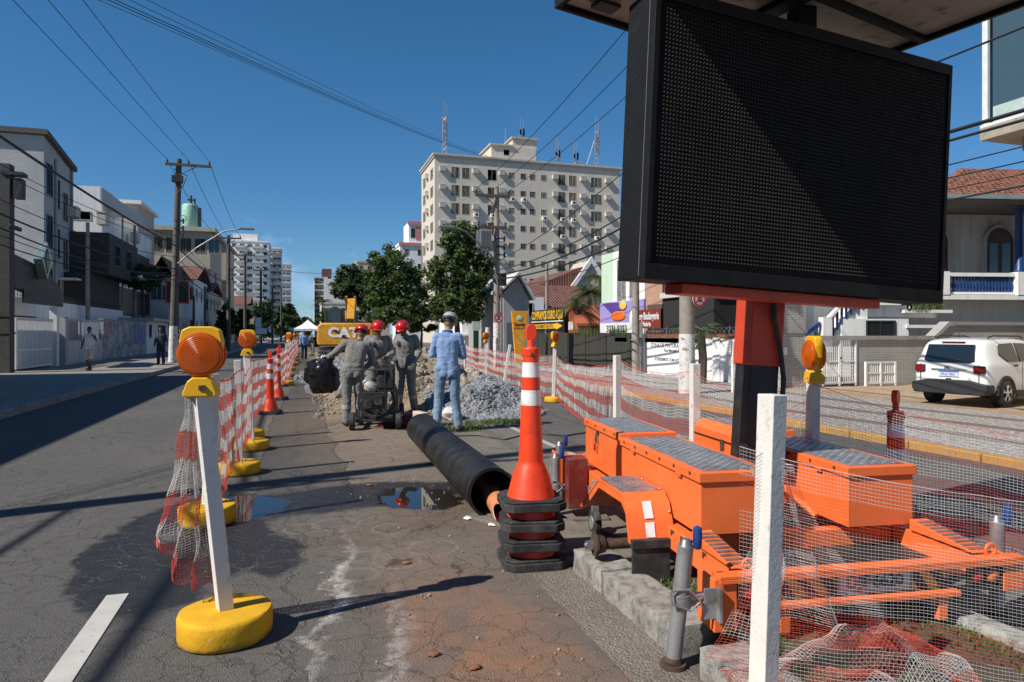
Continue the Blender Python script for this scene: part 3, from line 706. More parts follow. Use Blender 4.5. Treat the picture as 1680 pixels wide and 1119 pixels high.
for sx, xe in ((-1, -.30), (1, 1.87)):
    xi = .15 if sx < 0 else 1.42; b = MB()
    b.cyl((xi, 1.06, .235), (xe-sx*.10, 1.06, .235), .032, n=14); b.cyl((xe-sx*.10, 1.06, .235), (xe-sx*.05, 1.06, .235), .045, .06, 16); b.cyl((xe-sx*.05, 1.06, .235), (xe-sx*.028, 1.06, .235), .068, n=20)
    hb = b.build('axle_hub', MAT['rust'], TR, bevel=.004)
    b = MB(); b.cyl((xe-sx*.028, 1.06, .235), (xe+sx*.02, 1.06, .235), .03, .026, 14); b.cyl((xe+sx*.02, 1.06, .235), (xe+sx*.027, 1.06, .235), .015, n=6); b.build('hub_cap', MAT['worn_steel'], hb, bevel=.003)
# jacks
def jack(x, y, top, foot, lean, side):
    b = MB(); b.cyl((x-lean*.55, y, foot+.02), (x, y, top), .036, .036, 16); j = b.build('jack', MAT['steel'], TR, bevel=.003)
    b = MB(); b.cyl((x-lean*.55, y, foot), (x-lean*.55, y, foot+.018), .062, .058, 18); b.cyl((x-lean*.55, y, foot+.018), (x-lean*.5, y, foot+.05), .045, .034, 14); b.build('jack_foot', MAT['rust'], j, bevel=.003)
    b = MB(); b.cyl((x, y, top), (x, y, top+.03), .032, .02, 14); b.tube([(x, y, top+.012), (x+side*.035, y, top+.018), (x+side*.045, y, top+.0)], .008, 8); b.build('crank', MAT['worn_steel'], j)
    b = MB(); b.lathe([(.012, 0), (.019, .006), (.021, .06), (.019, .095), (.008, .103)], 14, (x+side*.047, y-.02, top-.012)); b.build('grip', MAT['blue_grip'], j, smooth=50)
    b = MB(); b.cyl((x-lean*.2, y, top-.275), (x-lean*.2, y, top-.215), .044, n=16); b.box(min(x, x+side*.13), max(x, x+side*.13), y-.02, y+.02, top-.27, top-.255); b.box(min(x, x+side*.13), max(x, x+side*.13), y-.02, y+.02, top-.235, top-.22)
    b.tube([(x-side*.09+.0, y-.03, top-.19), (x-side*.09, y-.045, top-.24), (x-side*.0, y-.05, top-.275), (x+side*.05, y-.045, top-.24), (x, y-.04, top-.185), (x-side*.09, y-.03, top-.19)], .006, 6)
    b.box(min(x+side*.075, x+side*.145), max(x+side*.075, x+side*.145), y-.03, y-.022, top-.33, top-.19); b.box(min(x+side*.135, x+side*.15), max(x+side*.135, x+side*.15), y-.06, y+.03, top-.34, top-.185)
    b.build('jack_bracket', MAT['steel'], j, bevel=.003)
jack(-.155, .01, .545, .006, .11, 1); jack(1.73, .26, .50, .0, .0, 1)
jack(-.15, 2.52, .50, .0, .0, 1); jack(.0, 2.98, .52, .0, .0, 1); jack(1.72, 2.75, .5, .0, 0, -1)
b = MB(); b.box(-.10, -.085, 2.60, 2.86, .22, .50); b.box(-.084, .10, 2.60, 2.615, .22, .50); b.build('front_plate', MAT['orange'], TR, bevel=.004, smooth=None)
b = MB(); b.box(-.075, .09, 2.40, 2.585, .10, .50); b.build('battery_case', M('dark_red_paint', (.16, .02, .016), .5, dirt=.4), TR, bevel=.01, smooth=None)
# jockey wheel and drawbar
b = MB(); b.cyl((.02, 1.98, .30), (.02, 1.98, .42), .022, n=10); b.box(-.005, .045, 1.96, 2.0, .14, .30); jw = b.build('jockey_wheel', MAT['steel'], TR, bevel=.003)
b = MB(); b.cyl((-.005, 1.98, .105), (.045, 1.98, .105), .10, n=24); b.build('tyre', MAT['rubber'], jw, bevel=.012)
b = MB(); b.cyl((-.012, 1.98, .105), (.052, 1.98, .105), .05, n=16); b.build('rim', MAT['steel'], jw, bevel=.004)
b = MB()
for x in (.14, 1.43): b.tube([(x, 2.99, .34), (.785, 4.15, .34)], .035, 8)
b.cyl((.785, 4.1, .34), (.785, 4.4, .34), .03, n=10); b.cyl((.785, 4.25, .0), (.785, 4.25, .5), .03, n=10); b.build('drawbar', MAT['orange'], TR)
# mast and message board: leaning a little to the right
X0 = Matrix.Translation((.785, 1.19, 0))
lean = X0 @ Matrix.Rotation(radians(3.6), 4, 'Y') @ X0.inverted()
b = MB(); b.x = lean; b.box(.685, .885, 1.09, 1.29, .43, 1.345); mast = b.build('mast', MAT['black'], TR, bevel=.012, smooth=None)
b = MB(); b.x = lean; b.prism([(.672, 1.08), (.898, 1.08), (.898, 1.30), (.672, 1.30)], 'z', 1.30, 1.80); b.build('mast_sleeve', MAT['red_paint'], mast, bevel=.012, smooth=None)
b = MB(); b.x = lean; b.tube([(.79, 1.06, 1.80), (.81, 1.055, 1.6), (.86, 1.05, 1.40), (.90, 1.06, 1.22), (.895, 1.06, .9), (.90, 1.08, .6)], .016, 8); b.build('cable', MAT['rubber'], mast)
b = MB(); b.x = lean; b.box(.67, .90, 1.07, 1.31, .47, .485); b.build('mast_flange', MAT['steel'], mast, smooth=None)
# board frame: origin at the lower left LED, x right, y up, z outwards (towards the viewer)
cd = Vector((.926, .378)); Wd = Vector((cd.x*CT+cd.y*ST, -cd.x*ST+cd.y*CT, 0)).normalized(); Nd = Vector((Wd.y, -Wd.x, 0))
P0 = W(.21*3.59, 3.59, 1.905)
BM = Matrix.Translation(P0) @ Matrix((Wd.to_4d(), Vector((0, 0, 1, 0)), Nd.to_4d(), (0, 0, 0, 1))).transposed()
for i in range(3):
    BM[3][i] = 0
BM = Matrix.Translation(P0) @ (Matrix((Wd, Vector((0, 0, 1)), Nd)).transposed().to_4x4()) @ Matrix.Rotation(radians(-2.4), 4, 'Z') @ Matrix.Rotation(radians(.8), 4, 'X')
TI = (Matrix.Translation(TR.location) @ Matrix.Rotation(radians(-7.35), 4, 'Z')).inverted()
BX = TI @ BM
LW, LH = 2.14, 1.325
MAT['board'] = M('board_black', (.010, .010, .0105), .6, spec=.22, dirt=.2, bump=.08, dcol=(.028, .026, .024))
MAT['board_face'] = M('board_face', (.0075, .0075, .008), .8, spec=.15)
b = MB(); b.x = BX; b.box(-.065, LW+.06, -.115, LH+.10, -.27, -.012); bd = b.build('message_board', MAT['board'], TR, bevel=.006, smooth=None)
b = MB(); b.x = BX; b.box(-.03, LW+.03, -.03, LH+.03, -.02, -.004); b.build('display_panel', MAT['board_face'], bd, smooth=None)
b = MB(); b.x = BX
for q in ((-.067, LW+.062, -.117, -.035), (-.067, LW+.062, LH+.035, LH+.102), (-.067, -.033, -.0345, LH+.0345), (LW+.033, LW+.062, -.0345, LH+.0345)): b.box(*q, -.014, .006)
b.build('bezel', MAT['board'], bd, bevel=.003, smooth=None)
b = MB(); b.x = BX; b.box(-.0685, -.0655, -.10, LH+.09, -.052, -.048); b.build('edge_strip', M('edge_strip', (.16, .16, .16), .5), bd, smooth=None)
b = MB(); b.x = BX; NXL, NYL = 96, 60
for i in range(NXL):
    for j in range(NYL):
        x, y = (i+.5)*LW/NXL, (j+.5)*LH/NYL; r = .0053
        lo = [b.V((x+r*cos(k*pi/3), y+r*sin(k*pi/3), -.0041)) for k in range(6)]; up = [b.V((x+r*.72*cos(k*pi/3), y+r*.72*sin(k*pi/3), .0035)) for k in range(6)]
        for k in range(6): b.face((lo[k], lo[(k+1) % 6], up[(k+1) % 6], up[k]))
        b.face(up)
o = b.build('led', M('led_lens', (.060, .053, .043), .5, spec=.25, var=.25, vs=3), bd, smooth=None); o['kind'] = 'stuff'
b = MB(); b.x = BX; b.box(.22, 1.72, -.175, -.119, -.22, -.06); b.build('board_support', MAT['red_paint'], TR, bevel=.004, smooth=None)
b = MB(); b.x = BX; b.tube([(1.93, -.13, -.03), (1.925, -.16, -.03), (1.945, -.175, -.03), (1.965, -.16, -.03), (1.95, -.135, -.03)], .006, 6); b.build('ring', MAT['rubber'], bd)
# solar panel above
pc = BX @ Vector((LW/2, LH+.12, -.30))
sp_dir = TI.to_3x3() @ W(2.02, 1.12).normalized(); sp_dir.z = -.035; sp_dir.normalize()
nrm = Vector((0, 0, 1)); nrm = (nrm-sp_dir*nrm.dot(sp_dir)).normalized(); sw = nrm.cross(sp_dir)
far = TI @ W(2.25, 5.25, 3.42)
SX = Matrix.Translation(far) @ Matrix((-sp_dir, -sw, nrm)).transposed().to_4x4()      # x towards the left end, y towards the camera side
b = MB(); b.x = SX; PW_, PL = 1.62, 2.28
b.box(.03, PL-.03, .03, PW_-.03, .012, .022); sp = b.build('solar_panel', M('panel_backing', (.46, .40, .36), .7, var=.1, dirt=.3), TR, smooth=None)
b = MB(); b.x = SX
b.box(0, PL, 0, .03, -.025, .03); b.box(0, PL, PW_-.03, PW_, -.025, .03); b.box(0, .03, .031, PW_-.031, -.025, .03); b.box(PL-.03, PL, .031, PW_-.031, -.025, .03)
b.box(PL*.5-.06, PL*.5+.06, .031, PW_-.031, -.028, .011); b.box(.031, PL*.5-.061, PW_*.55, PW_*.55+.05, -.028, .011); b.box(PL*.5+.061, PL-.031, PW_*.55, PW_*.55+.05, -.028, .011)
b.build('panel_frame', MAT['board'], sp, bevel=.003, smooth=None)
b = MB(); b.x = SX; b.box(.032, PL-.032, .032, PW_-.032, .023, .028); b.build('solar_cells', M('solar_cells', (.008, .012, .03), .12), sp, smooth=None)
b = MB(); b.x = SX; b.box(PL-.35, PL-.2, .1, .2, -.012, .011); b.tube([(PL-.2, .15, 0), (PL-.1, .2, -.02), (PL-.08, .35, -.01)], .008, 6); b.build('junction_box', MAT['black'], sp)
b = MB(); a = BX @ Vector((LW*.5, LH+.06, -.14)); c = Vector((a.x, a.y, (SX @ Vector((PL/2, PW_/2, -.02))).z)); b.box(a.x-.06, a.x+.06, a.y-.06, a.y+.06, a.z, c.z+.02); b.build('panel_post', MAT['board'], TR, smooth=None)
# ================================================================ cones
MAT['cone'] = M('cone_orange', (.80, .055, .012), .42, var=.1, vs=6, dirt=.3, dcol=(.42, .05, .02))
def cone_parts(t):
    b = MB(); s, i = .205, .055
    o8 = [(-s, -s+i), (-s+i, -s), (s-i, -s), (s, -s+i), (s, s-i), (s-i, s), (-s+i, s), (-s, s-i)]
    b.prism(o8, 'z', 0, .05); b.prism([(x*.93, y*.93) for x, y in o8], 'z', .0505, .066); b.build('rubber_base', MAT['rubber'], t, bevel=.006, smooth=None)
    pr = [(.158, .067), (.150, .09), (.120, .205), (.092, .268), (.083, .29), (.0815, .30), (.0655, .655), (.0545, .945), (.0535, 1.005), (.0535, 1.03), (.046, 1.036), (.026, 1.04), (.0225, 1.05), (.0215, 1.095)]
    b = MB(); b.lathe(pr, 32); bd = b.build('cone_body', MAT['cone'], t, smooth=40)
    b = MB(); b.lathe([(.0575, .985), (.058, 1.0), (.058, 1.032), (.054, 1.036)], 32, cap=False)
    b.prism([(-.022, 1.09), (.022, 1.09), (.034, 1.118), (.036, 1.155), (.026, 1.185), (.0, 1.195), (-.026, 1.185), (-.036, 1.155), (-.034, 1.118)], 'y', -.021, .021)
    b.build('grip_cap', MAT['cone'], bd, bevel=.006)
    b = MB(); b.cyl((.0, -.0535, .992), (.0, -.0595, .992), .012, n=12); b.build('hole', MAT['rubber'], bd); b = MB(); b.cyl((-.0455, .03, .992), (-.052, .034, .992), .012, n=12); b.build('hole', MAT['rubber'], bd)
    def rad(z): return .0815-(z-.30)*(.0815-.0545)/(.945-.30)+.0012
    for z0, z1 in ((.660, .760), (.845, .942)):
        b = MB(); b.lathe([(rad(z0), z0), (rad((z0+z1)/2), (z0+z1)/2), (rad(z1), z1)], 32, cap=False); b.build('reflective_band', MAT['reflective_white'], t, smooth=60)
c0 = gp(871, 921)
CG = 'orange and white traffic cones'
cone = thing('traffic_cone', 'uppermost orange cone of the stack beside the pipe, with two white bands', 'traffic cone', (c0.x, c0.y, .372), radians(-8), CG); cone_parts(cone)
for z, rz, lab in ((.245, -14, 'second cone from the top of the stack, only its orange skirt and rubber base showing'), (.122, -10, 'third cone from the top of the stack beside the pipe, skirt between two rubber bases'), (.0, -6, 'lowest cone of the stack, its grey rubber base on the asphalt')):
    lc = copy_tree(cone, (c0.x+.001, c0.y-.001, z), radians(rz), lab, CG)
    for ch in [q for k in lc.children for q in k.children if q.name.startswith(('hole', 'grip_cap'))]: bpy.data.objects.remove(ch)   # tops swallowed by the cone above
for px, py, lab in ((443, 679, 'nearest lone orange cone standing along the left safety net'), (456, 656, 'orange cone just behind the nearest one along the left net'), (459, 634, 'third orange cone along the left net, farthest from the stack')):
    p = gp(px, py); copy_tree(cone, p, radians(R.uniform(-20, 20)), lab, CG)
p = W(2.67, 4.75); copy_tree(cone, p, radians(25), 'shaded orange cone behind the trailer tool boxes, by the right carriageway', CG).scale = (.94, .94, .93)
# ================================================================ posts with warning lights
MAT['base_yellow'] = M('yellow_base_paint', (.72, .39, .014), .7, var=.14, vs=5, dirt=.35, bump=.5, bs=45, dcol=(.40, .24, .05))
def chipped():
    t = NT('chipped_yellow_paint'); P = t.coord('Object'); c = t.mix(t.mr(t.noise(5, 6, v=P), .3, .7), (.60, .31, .012), (.76, .42, .016))
    c = t.mix(t.mr(t.noise(9, 8, .72, v=P), .58, .74, 0, .6), c, (.34, .20, .05)); c = t.mix(t.mr(t.noise(13, 4, .6, v=t.vm('ADD', P, (4, 2, 1))), .70, .72, 0, .9), c, (.56, .52, .45))
    z = t.sep(P)[2]; c = t.mix(t.math('MULTIPLY', t.mr(z, .05, .0), t.mr(t.noise(12, 5, v=P), .3, .6)), c, (.10, .075, .05))
    t.bump(t.math('ADD', t.noise(22, 6, .7, v=P), t.noise(70, 4, v=P)), .35, .005); t.set(col=c, rough=.75, spec=.3); return t.m
MAT['base_yellow'] = chipped()
MAT['yellow'] = M('yellow_plastic', (.78, .42, .008), .4, var=.06)
MAT['post'] = M('post_white', (.66, .64, .60), .75, var=.06, vs=8, dirt=.12, bump=.4, bs=50, dcol=(.34, .28, .20))
MAT['bare_wood'] = M('raw_timber', (.62, .50, .36), .8, var=.15, vs=6, dirt=.3, bump=.4)
def lens_mat():
    t = NT('amber_lens'); t.set(col=(.60, .125, .006), rough=.25, spec=.5, coat=.3, sss=.0)
    tr = t.node('ShaderNodeBsdfTranslucent'); t.put(tr.inputs[0], (.80, .24, .012)); m = t.node('ShaderNodeMixShader'); m.inputs[0].default_value = .4
    t.t.links.new(t.b.outputs[0], m.inputs[1]); t.t.links.new(tr.outputs[0], m.inputs[2]); t.t.links.new(m.outputs[0], t.out.inputs[0]); return t.m
MAT['amber'] = lens_mat()
def rough_disc(r, h, seed):
    prof = [(r*.92, 0), (r*.99, .012), (r, .03), (r*1.0, h*.55), (r*.99, h-.022), (r*.955, h-.004), (r*.90, h), (r*.5, h+.003), (r*.02, h+.003)]
    b = MB(); b.lathe(prof, 48); q = Vector((seed*2.3, seed, 0))
    for v in b.v:
        n = noise.noise(v*7+q)*.007+noise.noise(v*22+q)*.003
        d = Vector((v.x, v.y, 0)); v += d.normalized()*n if d.length > .02 else Vector(); v.z += n*.8 if v.z > .02 else 0
    return b
def light_parts(t, z, face=0, lean=Vector((0, 0, 0)), back=True):
    Mx = Matrix.Translation((lean.x, lean.y, z)) @ Matrix.Rotation(face, 4, 'Z')
    b = MB(); b.x = Mx
    o = [(.112*cos(a+pi/8), .235+.112*sin(a+pi/8)) for a in [k*pi/4 for k in range(8)]]
    o = [(-.05, .135), (.05, .135), (.092, .19), (.100, .27), (.088, .325), (.05, .342), (-.05, .342), (-.088, .325), (-.100, .27), (-.092, .19)]
    b.prism(o, 'y', -.028, .028); hs = b.build('warning_light', MAT['yellow'], t, bevel=.008, smooth=None)
    b = MB(); b.x = Mx; b.prism([(-.078, .0), (.078, .0), (.078, .022), (.058, .075), (.034, .095), (-.034, .095), (-.058, .075), (-.078, .022)], 'y', -.05, .045); b.box(-.045, .045, -.024, .024, .094, .14)
    b.build('lamp_base', MAT['yellow'], hs, bevel=.008, smooth=None)
    b = MB(); b.x = Mx; b.cyl((.02, -.052, .045), (.02, -.062, .045), .014, n=12); b.box(-.002, .018, -.056, -.0505, .034, .056); b.build('switch', MAT['rubber'], hs)
    for sg in (-1, 1):
        b = MB(); b.x = Mx; pr = [(.107, .0), (.107, .012), (.098, .022)]
        for k in range(9): r = .09-.0095*k; pr += [(r, .0235+.0012*k), (r-.003, .0258+.0012*k), (r-.0068, .0250+.0012*k)]
        pr.append((.0, .0362))
        b.lathe(pr, 40, (0, sg*.028, .206), Matrix.Rotation(-sg*pi/2, 3, 'X'), cap=False); b.build('lens', MAT['amber'], hs, smooth=30)
def post(px, py, lab, light=None, lean=(0, 0), rad=.215, h=.13, top=1.22, sq=.07, rz=None, base=True, seed=None, mat='post', xyz=None, dz=0, cat='barrier post'):
    p = gp(px, py) if xyz is None else Vector(xyz); rz = R.uniform(-.3, .3) if rz is None else rz
    t = thing('barrier_post', lab, cat, p, 0, 'white barrier posts')
    if base: rough_disc(rad, h, seed or R.uniform(0, 50)).build('base', MAT['base_yellow'], t, smooth=50)
    L = Vector((lean[0], lean[1], 0)); z0 = h-.02 if base else -.02
    b = MB(); d = Vector((L.x, L.y, top-z0)); m = d.to_track_quat('Z', 'X').to_matrix()
    q = Matrix.Translation((0, 0, z0)) @ m.to_4x4() @ Matrix.Rotation(rz, 4, 'Z'); b.x = q; b.box(-sq/2, sq/2, -sq/2, sq/2, 0, d.length)
    b.build('post', MAT[mat], t, bevel=.004, smooth=None)
    if light is not None: light_parts(t, top-.005+dz, light, L)
    return t, p+Vector((L.x, L.y, 0))
tp = {}
_, tp['L1'] = post(370, 1043, 'nearest white post on a yellow base, leaning left under a large amber warning light', light=-.12, lean=(-.105, -.02), rad=.222, h=.135, top=1.20, rz=.15, seed=3)
_, tp['L2'] = post(340, 858, 'white post on a yellow base in the puddle, without a lamp, behind the torn net', lean=(.05, .05), top=1.18, h=.15, seed=5)
_, tp['L3'] = post(393, 777, 'third white post from the camera, wrapped in striped net', lean=(-.02, 0), top=1.22, seed=8)
_, tp['L4'] = post(413, 738, 'white post under the second amber warning light of the left row', light=-.15, lean=(-.05, 0), top=1.22, seed=9)
_, tp['L5'] = post(408, 720, 'plain white post whose base hides behind the second lit post', lean=(-.03, 0), top=1.2, seed=10)
p5 = [(470, 632, None), (474, 618, -.6), (477, 608, None), (481, 599, None), (484, 592, .2), (486, 586, None), (488, 581, .1)]
names = ['white post beside the farthest cone of the left net', 'post with an amber light seen edge on, just past the cones', 'white post halfway along the far left net', 'white post near the rubble along the far left net',
         'lit post near the blue shirted man by the tent', 'small white post beyond the rubble', 'farthest lit post of the left net, close to the tent']
LP = [tp['L2'], tp['L3'], tp['L4']]
for k, (px, py, lt) in enumerate(p5):
    _, q = post(px, py, names[k], light=lt, top=1.22); LP.append(q)
# right row
RPT = []
for k, (px, py, lt, ln, lab, bs) in enumerate(((908, 660, .45, (.03, 0), 'lit white post on a yellow base in front of the black wall', True), (826, 642, None, (.18, 0), 'white post leaning right behind the gravel heap', True),
        (797, 622, .2, (0, 0), 'lit white post left of the leaning post behind the gravel', True), (763, 608, None, (0, 0), 'farthest white post of the right net, beside the blue shirted man', True))):
    _, q = post(px, py, lab, light=lt, lean=ln, top=1.22, base=bs, rad=.2, h=.12); RPT.append(q)
_, r0 = post(0, 0, 'white post standing beyond the front of the left tool boxes', xyz=W(1.23, 8.0), top=1.25, base=True)
_, r1 = post(0, 0, 'white post between the left tool boxes and the mast', xyz=W(1.54, 5.75), top=1.25, base=False)
_, r2 = post(0, 0, 'white post with its yellow warning light seen edge on, behind the right tool boxes', light=1.25, xyz=W(2.14, 4.9), top=1.25, base=False, dz=-.1, lean=(.03, 0))
_, r3 = post(0, 0, 'near white post in front of the trailer, cut off by the bottom of the picture', xyz=W(.885, 2.42), top=1.285, base=True, sq=.072, rz=.22, lean=(.045, 0), h=.1)
# ================================================================ safety nets
def net_mat(name, per=.245, fr=.5, red=(.72, .12, .085)):
    t = NT(name); uv = t.sep(t.coord('UV')); r = t.math('LESS_THAN', t.math('FRACT', t.math('DIVIDE', uv[1], per)), fr)
    c = t.mix(r, (.76, .73, .71), red); c = t.mix(t.mr(t.noise(3, 5, v=t.pos()), .5, .7, 0, .4), c, (.42, .33, .29))
    tl = t.node('ShaderNodeBsdfTranslucent'); t.put(tl.inputs[0], c); m = t.node('ShaderNodeMixShader'); m.inputs[0].default_value = .35; t.set(col=c, rough=.5, spec=.3)
    t.t.links.new(t.b.outputs[0], m.inputs[1]); t.t.links.new(tl.outputs[0], m.inputs[2]); t.t.links.new(m.outputs[0], t.out.inputs[0]); return t.m
MAT['net'] = net_mat('safety_net_mesh'); MAT['net_near'] = net_mat('safety_net_open', .40, .26); MAT['net_torn'] = net_mat('safety_net_torn', .32, .45); MAT['net_pile'] = net_mat('safety_net_pile', .30, .6)
def strands(fn, Lu, Lv, pitch, r, nu, nv, mat, lab, seed=0, name='safety_net', vr=.8):
    """a net of separate plastic strands laid over the surface fn(u, v): three sided threads both ways"""
    b = MB(); G = {}; V, F, U = b.v, b.f, b.uv
    N1, N2 = max(2, int(Lu/pitch)), max(2, int(Lv/pitch)); b.has = True
    def run(us, vs, rr):
        pts = [Vector(fn(u, v)) for u, v in zip(us, vs)]; m = len(pts); i0 = len(V)
        for i in range(m):
            tg = (pts[min(i+1, m-1)]-pts[max(i-1, 0)]).normalized(); a_ = tg.cross(Vector((.31, .87, .38))).normalized(); c_ = tg.cross(a_); p = pts[i]
            V.append(p+a_*rr); V.append(p-a_*rr*.5+c_*rr*.87); V.append(p-a_*rr*.5-c_*rr*.87)
        for i in range(m-1):
            q0 = (us[i]*Lu, vs[i]*Lv); q1 = (us[i+1]*Lu, vs[i+1]*Lv); k = i0+3*i
            for e in range(3): e2 = (e+1) % 3; F.append((k+e, k+e2, k+3+e2, k+3+e)); U.append((q0, q0, q1, q1))
    for j in range(N2+1):
        v = j/N2; w_ = .25*pitch/Lv; edge = j in (0, N2)
        run([i/nu for i in range(nu+1)], [min(1, max(0, v+w_*noise.noise(Vector((i*9/nu*Lu, j*1.7, seed))))) for i in range(nu+1)], r*(2.2 if edge else 1))
    for i in range(N1+1):
        u = i/N1; w_ = .3*pitch/Lu
        run([min(1, max(0, u+w_*noise.noise(Vector((i*1.3, j*6/nv*Lv, seed+5))))) for j in range(nv+1)], [j/nv for j in range(nv+1)], r*vr)
    t = thing(name, lab, 'safety net', (0, 0, 0), 0, 'red and white safety nets'); o = b.build('mesh', MAT[mat], t, smooth=None); o['kind'] = 'stuff'; return t
def net(pts, lab, mat='net', top=1.15, bot=.02, sag=.08, fold=.03, seed=0, tops=None, n=40, pitch=.026, r=.0015, vr=.75):
    """striped net hung from post to post"""
    dist = [0]
    for a, c in zip(pts, pts[1:]): dist.append(dist[-1]+(Vector(c)-Vector(a)).length)
    tot = dist[-1]; tops = tops or [top]*len(pts); nn = Vector((pts[-1][1]-pts[0][1], pts[0][0]-pts[-1][0], 0)).normalized()
    def fn(u, v):
        d = u*tot; i = 0
        while i < len(pts)-2 and d > dist[i+1]: i += 1
        f = (d-dist[i])/max(1e-6, dist[i+1]-dist[i]); f = min(1, max(0, f)); p = Vector(pts[i]).lerp(Vector(pts[i+1]), f)
        tz = tops[i]*(1-f)+tops[i+1]*f - sag*4*f*(1-f)*(.8+.4*noise.noise(Vector((d*.8, seed, 0))))
        bz = bot+.06*noise.noise(Vector((d*1.3, seed, 3)))-(sag*1.2*f*(1-f) if bot > .2 else 0)
        z = max(.012, bz+(tz-bz)*(v+.035*noise.noise(Vector((d*1.9, v*3, seed+8)))*min(1, 6*v*(1-v))))
        o = fold*noise.noise(Vector((d*2.4, v*1.2, seed)))*(1.15-v*.5)+fold*.6*noise.noise(Vector((d*7+v*2, v*2, seed+4)))
        p = p+nn*(o+.03); return (p.x, p.y, z)
    return strands(fn, tot*1.02, 1.0, pitch, r, max(n, int(tot*7)), 14, mat, lab, seed, vr=vr)
V3 = lambda p: (p.x, p.y, 0)
net([V3(tp['L3']), V3(tp['L4']), V3(tp['L5']), (LP[3].x, LP[3].y, 0)], 'red and white striped net between the left posts and the lone cones', 'net', 1.12, .18, .10, .05, 1, n=60, r=.0020)
net([V3(q) for q in LP[3:]], 'far stretch of striped net running beside the rubble to the tent', 'net', 1.12, .08, .07, .04, 2, n=80, pitch=.042, r=.0036)
net([V3(tp['L2']), V3(tp['L3'])], 'short striped net hanging loosely behind the nearest warning light', 'net', 1.13, .20, .05, .07, 3, n=30, r=.0020)
net([V3(r0), V3(RPT[0])], 'striped net between the tool boxes and the lit post by the black wall', 'net', 1.12, .06, .20, .04, 5, tops=[1.2, 1.02])
net([V3(q) for q in RPT], 'striped net curving away behind the gravel heap', 'net', 1.05, .05, .1, .04, 6, n=60, pitch=.04, r=.0028)
net([V3(r1), V3(r0)], 'striped net right behind the left tool boxes', 'net', 1.15, .05, .10, .03, 7, tops=[1.2, 1.2])
net([V3(r1), V3(r2)], 'striped net passing behind the black mast', 'net', 1.15, .05, .22, .04, 8, tops=[1.2, 1.2], pitch=.022, r=.0010, vr=.6)
e2 = W(3.5, 3.3)
net([V3(r2), V3(e2)], 'faint striped net to the right of the edge-on warning light', 'net', 1.15, .05, .16, .04, 9, tops=[1.15, .95], pitch=.02, r=.0009, vr=.6)
e3 = W(2.55, 2.2)
net([V3(r3+Vector((-.10, .06, 0))), V3(e3)], 'near striped net stretched across the front of the trailer', 'net_near', 1.1, .01, .10, .03, 10, tops=[1.10, .93], n=60, pitch=.0125, r=.00060, vr=.33)
# the torn end hanging on the nearest post
P1 = Vector(tp['L1']); P2 = Vector(tp['L2'])
def torn(u, v):
    k = 1-v; w_ = .045+.26*min(1, k*1.35)**1.3; z = 1.19-k*(.92+.07*u)
    x = P1.x-.05-.04*k+(u-.6)*w_*.75+.02*sin(u*17+k*3); y = P1.y+.02+.10*k+.06*sin(u*19+k*2.2)*min(1, k*2)+.05*k*u
    if k > .72 and u < .55: z += (k-.72)*.85*(1-u/.55)
    return (x+.02*noise.noise(Vector((k*6, u*4, 0))), y, z)
strands(torn, .55, .95, .0145, .0011, 26, 44, 'net_torn', 'torn strip of red and white net hanging from the nearest warning light post', 12, 'torn_net')
# gathered net at the foot of the near post
def gath(u, v):
    k = 1-v; wd = .10+.42*k*k; x = r3.x+.17+.30*k+(u-.5)*wd*1.9; y = r3.y+.22+.10*k+.05*sin(u*16+k*2)*(.4+k)+.03*noise.noise(Vector((u*4, k*5, 1)))
    z = .98-.80*k+.06*noise.noise(Vector((u*3, k*2, 7)))*k; return (x, y, max(.14, z))
strands(gath, .9, .9,   .0145, .0008, 46, 36, 'net', 'loose fold of red and white net hanging beside the near post', 13, 'hanging_net', .6)
def pile(u, v):
    x, y = r3.x+.02+u*.85, r3.y-.38+v*.72; e = min(1, 4*min(u, 1-u, v*1.2, (1-v)*1.2))
    h = .13+e*(.10+.16*abs(noise.noise(Vector((x*3.2, y*3.2, 4))))+.10*noise.noise(Vector((x*7, y*5, 2)))+.12*max(0, 1-((x-r3.x-.62)/.22)**2-((y-r3.y-.05)/.25)**2))
    return (x+.04*noise.noise(Vector((x*6, y*6, 0))), y+.04*noise.noise(Vector((x*6, y*6, 9))), h)
strands(pile, 1.15, .72, .0135, .0010, 60, 44, 'net_pile', 'bunched red and white net slumped on the median at the foot of the near post', 14, 'gathered_net')
# ================================================================ pipes
def pipe_mat():
    t = NT('black_polyethylene'); P = t.coord('Object')
    c = t.mix(t.mr(t.noise(4, 7, .65, v=P), .4, .75), (.010, .010, .0105), (.030, .028, .026)); t.set(col=c, rough=t.mr(t.noise(8, 5, v=P), .3, .7, .32, .5), spec=.5); return t.m
MAT['hdpe'] = pipe_mat()
pr_ = .325
pa, pb = gp(801, 833), gp(692, 722)
pa = W(-.155, 5.55); pb = W(-1.24, 9.35)
d = (pb-pa); Lp = d.length; d.normalize()
t = thing('drain_pipe', 'long black ribbed plastic pipe lying on the asphalt, open end towards the cone stack', 'pipe', (pa.x, pa.y, 0))
t.rotation_euler = (0, 0, atan2(d.y, d.x)-pi/2)
b = MB(); prof = []
n = int(Lp/.05)
prof.append((.202, 0)); prof.append((.202, .10))
for k in range(2, n):
    z = k*.05; prof += [(.195, z+.004), (.202, z+.012), (.202, z+.038), (.195, z+.046)]
prof += [(.202, Lp-.05), (.202, Lp)]
b.lathe(prof, 44, (0, 0, .206), Matrix.Rotation(-pi/2, 3, 'X'), cap=False)
b.lathe([(.202, Lp), (.182, Lp), (.182, 0.0), (.202, 0)], 44, (0, 0, .206), Matrix.Rotation(-pi/2, 3, 'X'), cap=False)
b.build('pipe_wall', MAT['hdpe'], t, smooth=50)
